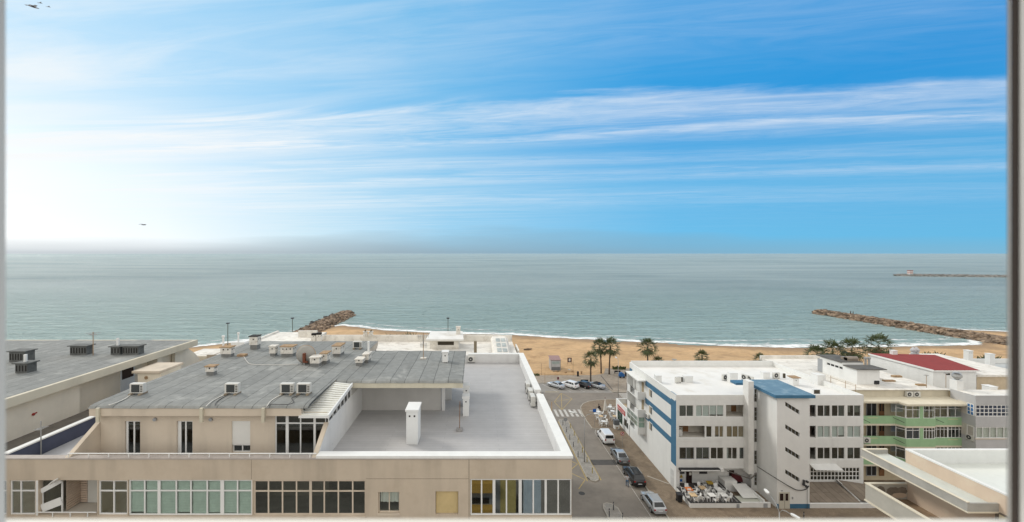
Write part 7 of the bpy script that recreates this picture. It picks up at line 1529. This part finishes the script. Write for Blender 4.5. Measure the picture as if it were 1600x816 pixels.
# far pier beacon
x, y = gx(1422, 596), 596.0; t = thing('pier_beacon', 'little red and white beacon tower near the tip of the far pier', 'beacon', (x, y, 3))
for k in range(4): MB().box(x - 2.4, x + 2.4, y - 2, y + 2, 1.5 + k * 1.4, 2.9 + k * 1.4 - .01).build('band', (CHC, mat('beacon_red', (0.36, 0.12, 0.09)))[k % 2], t)
MB().box(x - 2.7, x + 2.7, y - 2.4, y + 2.4, 7.11, 7.5).build('gallery', GREYALU, t)

# ------------------------------------------------------------------ cafe tables and chairs
CHR = mat('white_plastic_chair', (0.72, 0.72, 0.70), rough=.45, var=.03)
def chair_mesh():
    b = MB(); b.box(-.22, .22, -.22, .22, .42, .46)
    for sx in (-1, 1):
        for sy in (-1, 1): b.extr([(sx * .19 - .025, sy * .19 - .025, .42), (sx * .19 + .025, sy * .19 - .025, .42), (sx * .19 + .025, sy * .19 + .025, .42), (sx * .19 - .025, sy * .19 + .025, .42)], (sx * .04, sy * .04, -.42))
        b.tube([(sx * .22, -.2, .44), (sx * .25, -.16, .66), (sx * .25, .22, .68)], .025, 6)
    b.extr([(-.21, .21, .46), (.21, .21, .46), (.23, .31, .88), (.15, .33, .92), (-.15, .33, .92), (-.23, .31, .88)], (0, .03, 0))
    return b
chair0 = chair_mesh().build('cafe_chair', CHR); chair0['category'] = 'chair'; first_chair = [chair0]
def put_chair(x, y, rz, z, lab, g):
    o = chair0 if first_chair else chair0.copy()
    if first_chair: first_chair.pop()
    else: COL.objects.link(o)
    o.location = (x, y, z); o.rotation_euler = (0, 0, rz); o['label'] = lab; o['group'] = g; return o
def table(x, y, z, label, topm, g, square=True, s=.42):
    t = thing('cafe_table', label, 'table', (x, y, z), group=g)
    if square: MB().box(x - s, x + s, y - s, y + s, z + .70, z + .74).build('top', topm, t, bevel=.01)
    else: MB().lathe([(s, .70), (s, .74)], (x, y, z), 16).build('top', topm, t)
    for sx in (-1, 1):
        for sy in (-1, 1): MB().tube([(x + sx * s * .72, y + sy * s * .72, z + .7), (x + sx * s * .85, y + sy * s * .85, z)], .025, 6).build('leg', CHR, t)
OR_ = mat('orange_cloth', (0.55, 0.17, 0.05), var=.12, sc=6); BG_ = mat('tan_table_top', (0.58, 0.43, 0.26), var=.1, sc=4); YW_ = mat('mustard_table_top', (0.42, 0.29, 0.05), var=.2, sc=4)
rg = random.Random(4)
for k, (px, py, mm, lab, lay) in enumerate(((1076.5, 764, OR_, 'table with an orange cloth on the dark cafe terrace', (0, 1, 2, 3)), (1098, 762, BG_, 'rear tan topped table on the dark cafe terrace', (0, 1, 2, 3)), (1084.3, 776, BG_, 'front tan topped table at the left of the dark cafe terrace', (0, 1, 2, 3)), (1113, 774, CHR, 'white table at the front middle of the dark cafe terrace', (0, 1, 2, 3)), (1134, 776, CHR, 'white table in the front right corner of the dark cafe terrace', (0, 1, 2, 3)), (1122.5, 764, CHR, 'white table at the right rear of the dark cafe terrace', (0, 1, 2, 3)), (1106, 751, YW_, 'table with mustard top nearest the white back wall of the cafe', (1, 3)))):
    p = at(px, py, 1.22); x = min(max(p.x, 27.75), 32.4); y = min(max(p.y, 52.25), 55.0); a0 = rg.uniform(-.2, .2)
    table(x, y, .5, lab, mm, 'cafe terrace tables')
    cl = {OR_: 'white chair at the table with the orange cloth', BG_: 'white chair at a tan topped table on the cafe terrace', CHR: 'white chair at one of the white tables on the cafe terrace', YW_: 'white chair at the mustard topped table by the cafe wall'}[mm]
    for q in lay:
        a = a0 + q * math.pi / 2; put_chair(x + math.sin(a) * -.66, y + math.cos(a) * .66, a + rg.uniform(-.25, .25), .5, cl, 'white chairs on the cafe terrace')
put_chair(28.6, 51.9, 2.6, .5, 'white chair standing alone in front on the cafe terrace edge', 'white chairs on the cafe terrace')
x, y = 32.6, 53.0
p = at(1128, 742, 1.0)
t = thing('kiddie_ride', 'dark red and black stack of crates by the recess wall behind the cafe terrace', 'crates', (35.3, 55.6, 0)); MB().extr([(34.9, 55.6, 0.9), (36.4, 55.6, .9), (36.2, 55.6, 1.6), (35.6, 55.6, 2.0), (35.0, 55.6, 1.85)], (0, .5, 0)).build('stack', mat('dark_red_plastic', (0.10, 0.02, 0.025), rough=.5), t, bevel=.08); MB().box(34.7, 36.1, 55.45, 56.2, 0, .88).build('base_crate', BLACK, t, bevel=.04); t.name = 'crate_stack'
for k, (px, py) in enumerate(((939, 650), (943, 658), (953, 635.5), (957, 642), (960.5, 650), (935, 643))):
    p = at(px, py, .86); table(p.x, p.y, .12, ('white table of the corner cafe nearest the blue sign', 'white table of the corner cafe nearest the white van', 'white table of the corner cafe farthest right by the parasol', 'middle white table along the corner restaurant wall', 'white table of the corner cafe beside the drinks cabinet', 'white table of the corner cafe beside the seated person')[k], CHR if k not in (4, 0) else BG_, 'corner cafe tables', False)
    for q in range(3 if k in (5, 3) else 4):
        a = k * .6 + q * math.pi / 2; put_chair(p.x - math.sin(a) * .66, p.y + math.cos(a) * .66, a, .12, 'white chair at the tables outside the corner restaurant', 'white chairs of the corner cafe')
p = at(945.5, 650, .12); x, y = p.x, p.y; t = thing('closed_parasol', 'closed white parasol standing among the corner cafe tables', 'parasol', (x, y, .12))
MB().tube([(x, y, .12), (x, y, 3.6)], .03, 6).build('pole', GALV, t); MB().lathe([(.1, 1.2), (.34, 1.25), (.30, 1.8), (.22, 2.5), (.12, 3.1), (.03, 3.45)], (x, y, .0), 10).build('canopy', mat('cream_canvas', (0.62, 0.58, 0.52), var=.06), t); MB().lathe([(.3, 0), (.3, .08), (.05, .12)], (x, y, .12), 12).build('base', GREYALU, t); MB().lathe([(.03, 0), (.09, .08), (.02, .2)], (x, y, 3.55), 8).build('finial', mat('dark_red_sign', (0.12, 0.02, 0.03)), t)

# ------------------------------------------------------------------ people
SKIN = mat('skin', (0.42, 0.26, 0.19), rough=.6, var=.04)
def skin_mesh(name, verts, edges, m, parent, sub=2):
    me = bpy.data.meshes.new(name); me.from_pydata([v[:3] for v in verts], edges, []); o = bpy.data.objects.new(name, me); COL.objects.link(o)
    md = o.modifiers.new('s', 'SKIN'); 
    for i, v in enumerate(verts): me.skin_vertices[0].data[i].radius = (v[3], v[3] if len(v) < 5 else v[4])
    me.skin_vertices[0].data[0].use_root = True
    o.modifiers.new('u', 'SUBSURF').levels = sub
    dg = bpy.context.evaluated_depsgraph_get(); m2 = bpy.data.meshes.new_from_object(o.evaluated_get(dg)); o.modifiers.clear(); o.data = m2
    m2.materials.clear(); m2.materials.append(m)
    for p in m2.polygons: p.use_smooth = True
    o.parent = parent; return o
def person(label, x, y, z, rz, pose, shirt, trousers, hair, h=1.7):
    t = thing('person', label, 'person', (0, 0, 0), group='people'); k = h / 1.7
    hipz = .88 if pose != 'sit' else .5
    sh = hipz + .5; J = {}
    J['pel'] = (0, 0, hipz); J['che'] = (0, .0, hipz + .3); J['neck'] = (0, .0, sh + .06); J['head'] = (0, -.02, sh + .2)
    V_ = []; E_ = []; idx = {}
    def v(n, p, r, r2=None): idx[n] = len(V_); V_.append((p[0] * k, p[1] * k, p[2] * k, r * k, (r2 or r) * k))
    def e(a, b): E_.append((idx[a], idx[b]))
    v('pel', J['pel'], .14, .11); v('che', J['che'], .15, .11); v('nk', J['neck'], .055); v('hd', (0, -.01, sh + .17), .09, .1); v('top', (0, .0, sh + .28), .085, .095)
    e('pel', 'che'); e('che', 'nk'); e('nk', 'hd'); e('hd', 'top')
    for s, n in ((-1, 'l'), (1, 'r')):
        if pose == 'sit': hip, kn, an, to = (s * .1, 0, .5), (s * .12, -.42, .5), (s * .12, -.45, .08), (s * .12, -.6, .04)
        elif pose == 'walk': hip, kn, an, to = (s * .09, 0, .84), (s * .1, -.16 * s - .05, .47), (s * .1, -.12 * s + .05, .08), (s * .1, -.12 * s - .1, .03)
        else: hip, kn, an, to = (s * .09, 0, .84), (s * .1, -.02, .47), (s * .1, .02, .08), (s * .1, -.13, .03)
        v('hip' + n, hip, .09); v('kn' + n, kn, .06); v('an' + n, an, .04); v('to' + n, to, .035)
        e('pel', 'hip' + n); e('hip' + n, 'kn' + n); e('kn' + n, 'an' + n); e('an' + n, 'to' + n)
        el = (s * .25, -.03 if pose != 'sit' else -.1, sh - .26); wr_ = (s * .24, -.16 if pose == 'walk' else -.08, sh - .48) if pose != 'sit' else (s * .12, -.35, sh - .2)
        v('sh' + n, (s * .17, 0, sh - .02), .06); v('el' + n, el, .042); v('wr' + n, wr_, .03)
        e('che', 'sh' + n); e('sh' + n, 'el' + n); e('el' + n, 'wr' + n)
        w0 = Vector(wr_); dn = (w0 - Vector(el)).normalized(); v('pa' + n, w0 + dn * .07, .033, .02); e('wr' + n, 'pa' + n)
        for q in range(4): v('f%d' % q + n, w0 + dn * (.15 + (.01, .025, .02, 0)[q]) + Vector((0, -.03 + .02 * q, 0)), .008); e('pa' + n, 'f%d' % q + n)
        v('th' + n, w0 + dn * .09 + Vector((0, -.05, 0)), .009); e('wr' + n, 'th' + n)
    body = skin_mesh('body', V_, E_, SKIN, t)
    def sub_(names, pairs, grow, nm, m):
        ix = {n: i for i, n in enumerate(names)}; skin_mesh(nm, [(*V_[idx[n]][:3], V_[idx[n]][3] + grow, V_[idx[n]][4] + grow) for n in names], [(ix[a], ix[b]) for a, b in pairs], m, t)
    sub_(['che', 'pel', 'shl', 'shr', 'ell', 'elr'], [('pel', 'che'), ('che', 'shl'), ('che', 'shr'), ('shl', 'ell'), ('shr', 'elr')], .022, 'top', shirt)
    sub_(['pel', 'hipl', 'hipr', 'knl', 'knr', 'anl', 'anr'], [('pel', 'hipl'), ('pel', 'hipr'), ('hipl', 'knl'), ('hipr', 'knr'), ('knl', 'anl'), ('knr', 'anr')], .018, 'trousers', trousers)
    hc = Vector((0, .012, sh + .265)) * k; b = MB(); b.lathe([(.105 * k, -.08 * k), (.112 * k, 0), (.098 * k, .06 * k), (.05 * k, .105 * k), (.005, .115 * k)], hc, 12); b.build('hair', hair, t, smooth=True)
    for s in (-1, 1):
        b = MB(); b.box(s * .1 * k - .045, s * .1 * k + .045, -.17 * k, .09 * k, 0, .07 * k); c = idx['an' + ('l' if s < 0 else 'r')]; dx, dy, dz = V_[c][0] - s * .1 * k, V_[c][1] - .02, 0
        b.v = [q + Vector((dx, dy, 0)) for q in b.v]; b.build('shoe', mat('dark_shoe', (0.03, 0.03, 0.03)), t, bevel=.02)
    for s in (-1, 1): MB().disc((s * .035 * k, -.105 * k, sh * k + .19 * k), (0, 1, 0), .011 * k, .012, 8).build('eye', BLACK, t)
    MB().extr([(-.012 * k, -.1 * k, (sh + .145) * k), (.012 * k, -.1 * k, (sh + .145) * k), (0, -.1 * k, (sh + .2) * k)], (0, -.035 * k, -.004)).build('nose', SKIN, t)
    MB().box(-.025 * k, .025 * k, -.115 * k, -.1 * k, (sh + .118) * k, (sh + .126) * k).build('mouth', mat('lip', (0.3, 0.12, 0.1)), t)
    t.location = (x, y, z); t.rotation_euler = (0, 0, rz); return t
HAIRD = mat('dark_hair', (0.03, 0.022, 0.018)); JEAN = mat('blue_jeans', (0.07, 0.13, 0.21), var=.12, sc=8); GTOP = mat('pale_grey_top', (0.50, 0.49, 0.50), var=.08); BTOP = mat('black_clothing', (0.015, 0.015, 0.017)); BRT = mat('dark_brown_top', (0.06, 0.045, 0.04))
p = at(980, 760, 0); person('person in a pale grey top and blue jeans walking beside the black estate car', p.x, p.y, 0, R(170), 'walk', GTOP, JEAN, HAIRD, 1.68)
p = at(935.8, 641.5, .12); person('person in black clothing seated at the corner cafe', p.x, p.y, .12, R(120), 'sit', BTOP, BTOP, HAIRD)
person('person in dark brown standing on the roof terrace of the corner restaurant', 29.0, 77.4, 3.35, R(20), 'stand', BRT, BTOP, HAIRD, 1.7)
person('two dark figures on the right groyne, the left one', gx(1329, 207), 207.0, 1.25, 0, 'stand', BRT, BTOP, HAIRD)['label'] = 'left one of two dark figures standing on the right rock groyne'
person('right one of two dark figures standing on the right rock groyne', gx(1333, 206), 206.0, 1.3, 1.0, 'stand', BTOP, BTOP, HAIRD)

# ------------------------------------------------------------------ gulls
def gull(label, px, py, d, span, rz, bank, flap, tone):
    t = tag(bpy.data.objects.new('gull', None), None); bpy.data.objects.remove(t)
    b = MB(); s = span / 2
    prof = [(-.34, .01), (-.28, .045), (-.1, .085), (.08, .09), (.2, .06), (.27, .05), (.32, .03), (.36, .005)]
    n = 8; vs = []; fs = []
    for y, r_ in prof:
        for j in range(n): a = 2 * math.pi * j / n; vs.append((r_ * math.cos(a) * span * .6, y * span * .95, r_ * math.sin(a) * span * .55))
    for i in range(len(prof) - 1):
        for j in range(n): fs.append((i * n + j, i * n + (j + 1) % n, (i + 1) * n + (j + 1) % n, (i + 1) * n + j))
    b.add(vs, fs)
    for q in (-1, 1):
        st_ = [(0, .10, -.10, 0), (.22, .13, -.06, flap * .5), (.5, .11, -.03, flap * .8), (.78, .02, -.08, flap * .55), (1.0, -.12, -.15, flap * .2)]
        top = [Vector((q * f * s, a * span, z * s)) for f, a, c, z in st_]; bot = [Vector((q * f * s, c * span, z * s)) for f, a, c, z in st_]
        vs = top + bot + [v - Vector((0, 0, .012 * span)) for v in top] + [v - Vector((0, 0, .012 * span)) for v in bot]; m_ = len(st_)
        fs = []
        for i in range(m_ - 1): fs += [(i, i + 1, m_ + i + 1, m_ + i), (2 * m_ + i, 3 * m_ + i, 3 * m_ + i + 1, 2 * m_ + i + 1), (i, 2 * m_ + i, 2 * m_ + i + 1, i + 1), (m_ + i, m_ + i + 1, 3 * m_ + i + 1, 3 * m_ + i)]
        b.add(vs, fs)
    b.extr([(-.03 * span, -.3 * span, 0), (.03 * span, -.3 * span, 0), (.08 * span, -.44 * span, 0), (-.08 * span, -.44 * span, 0)], (0, 0, .012 * span))
    o = b.build('gull', tone, smooth=False); o.location = (gx(px, d), d, gz(py, d)); o.rotation_euler = (R(bank[0]), R(bank[1]), R(rz))
    return tag(o, label, 'bird', 'gulls in the sky')
GUL = mat('grey_gull_feathers', (0.22, 0.22, 0.23), var=.2, sc=3)
gull('largest gull flying at the top left corner of the sky', 52, 11, 36, 1.25, -75, (-12, 28), .35, GUL)
gull('tiny gull just above the largest gull at top left', 63, 5, 90, 1.2, -70, (-5, 40), .4, GUL)
gull('tiny gull right of the largest gull at top left', 76, 11, 100, 1.2, -65, (-5, 40), .4, GUL)
gull('gull gliding low over the left horizon', 224, 351.5, 62, 1.3, -10, (0, 5), .25, GUL)
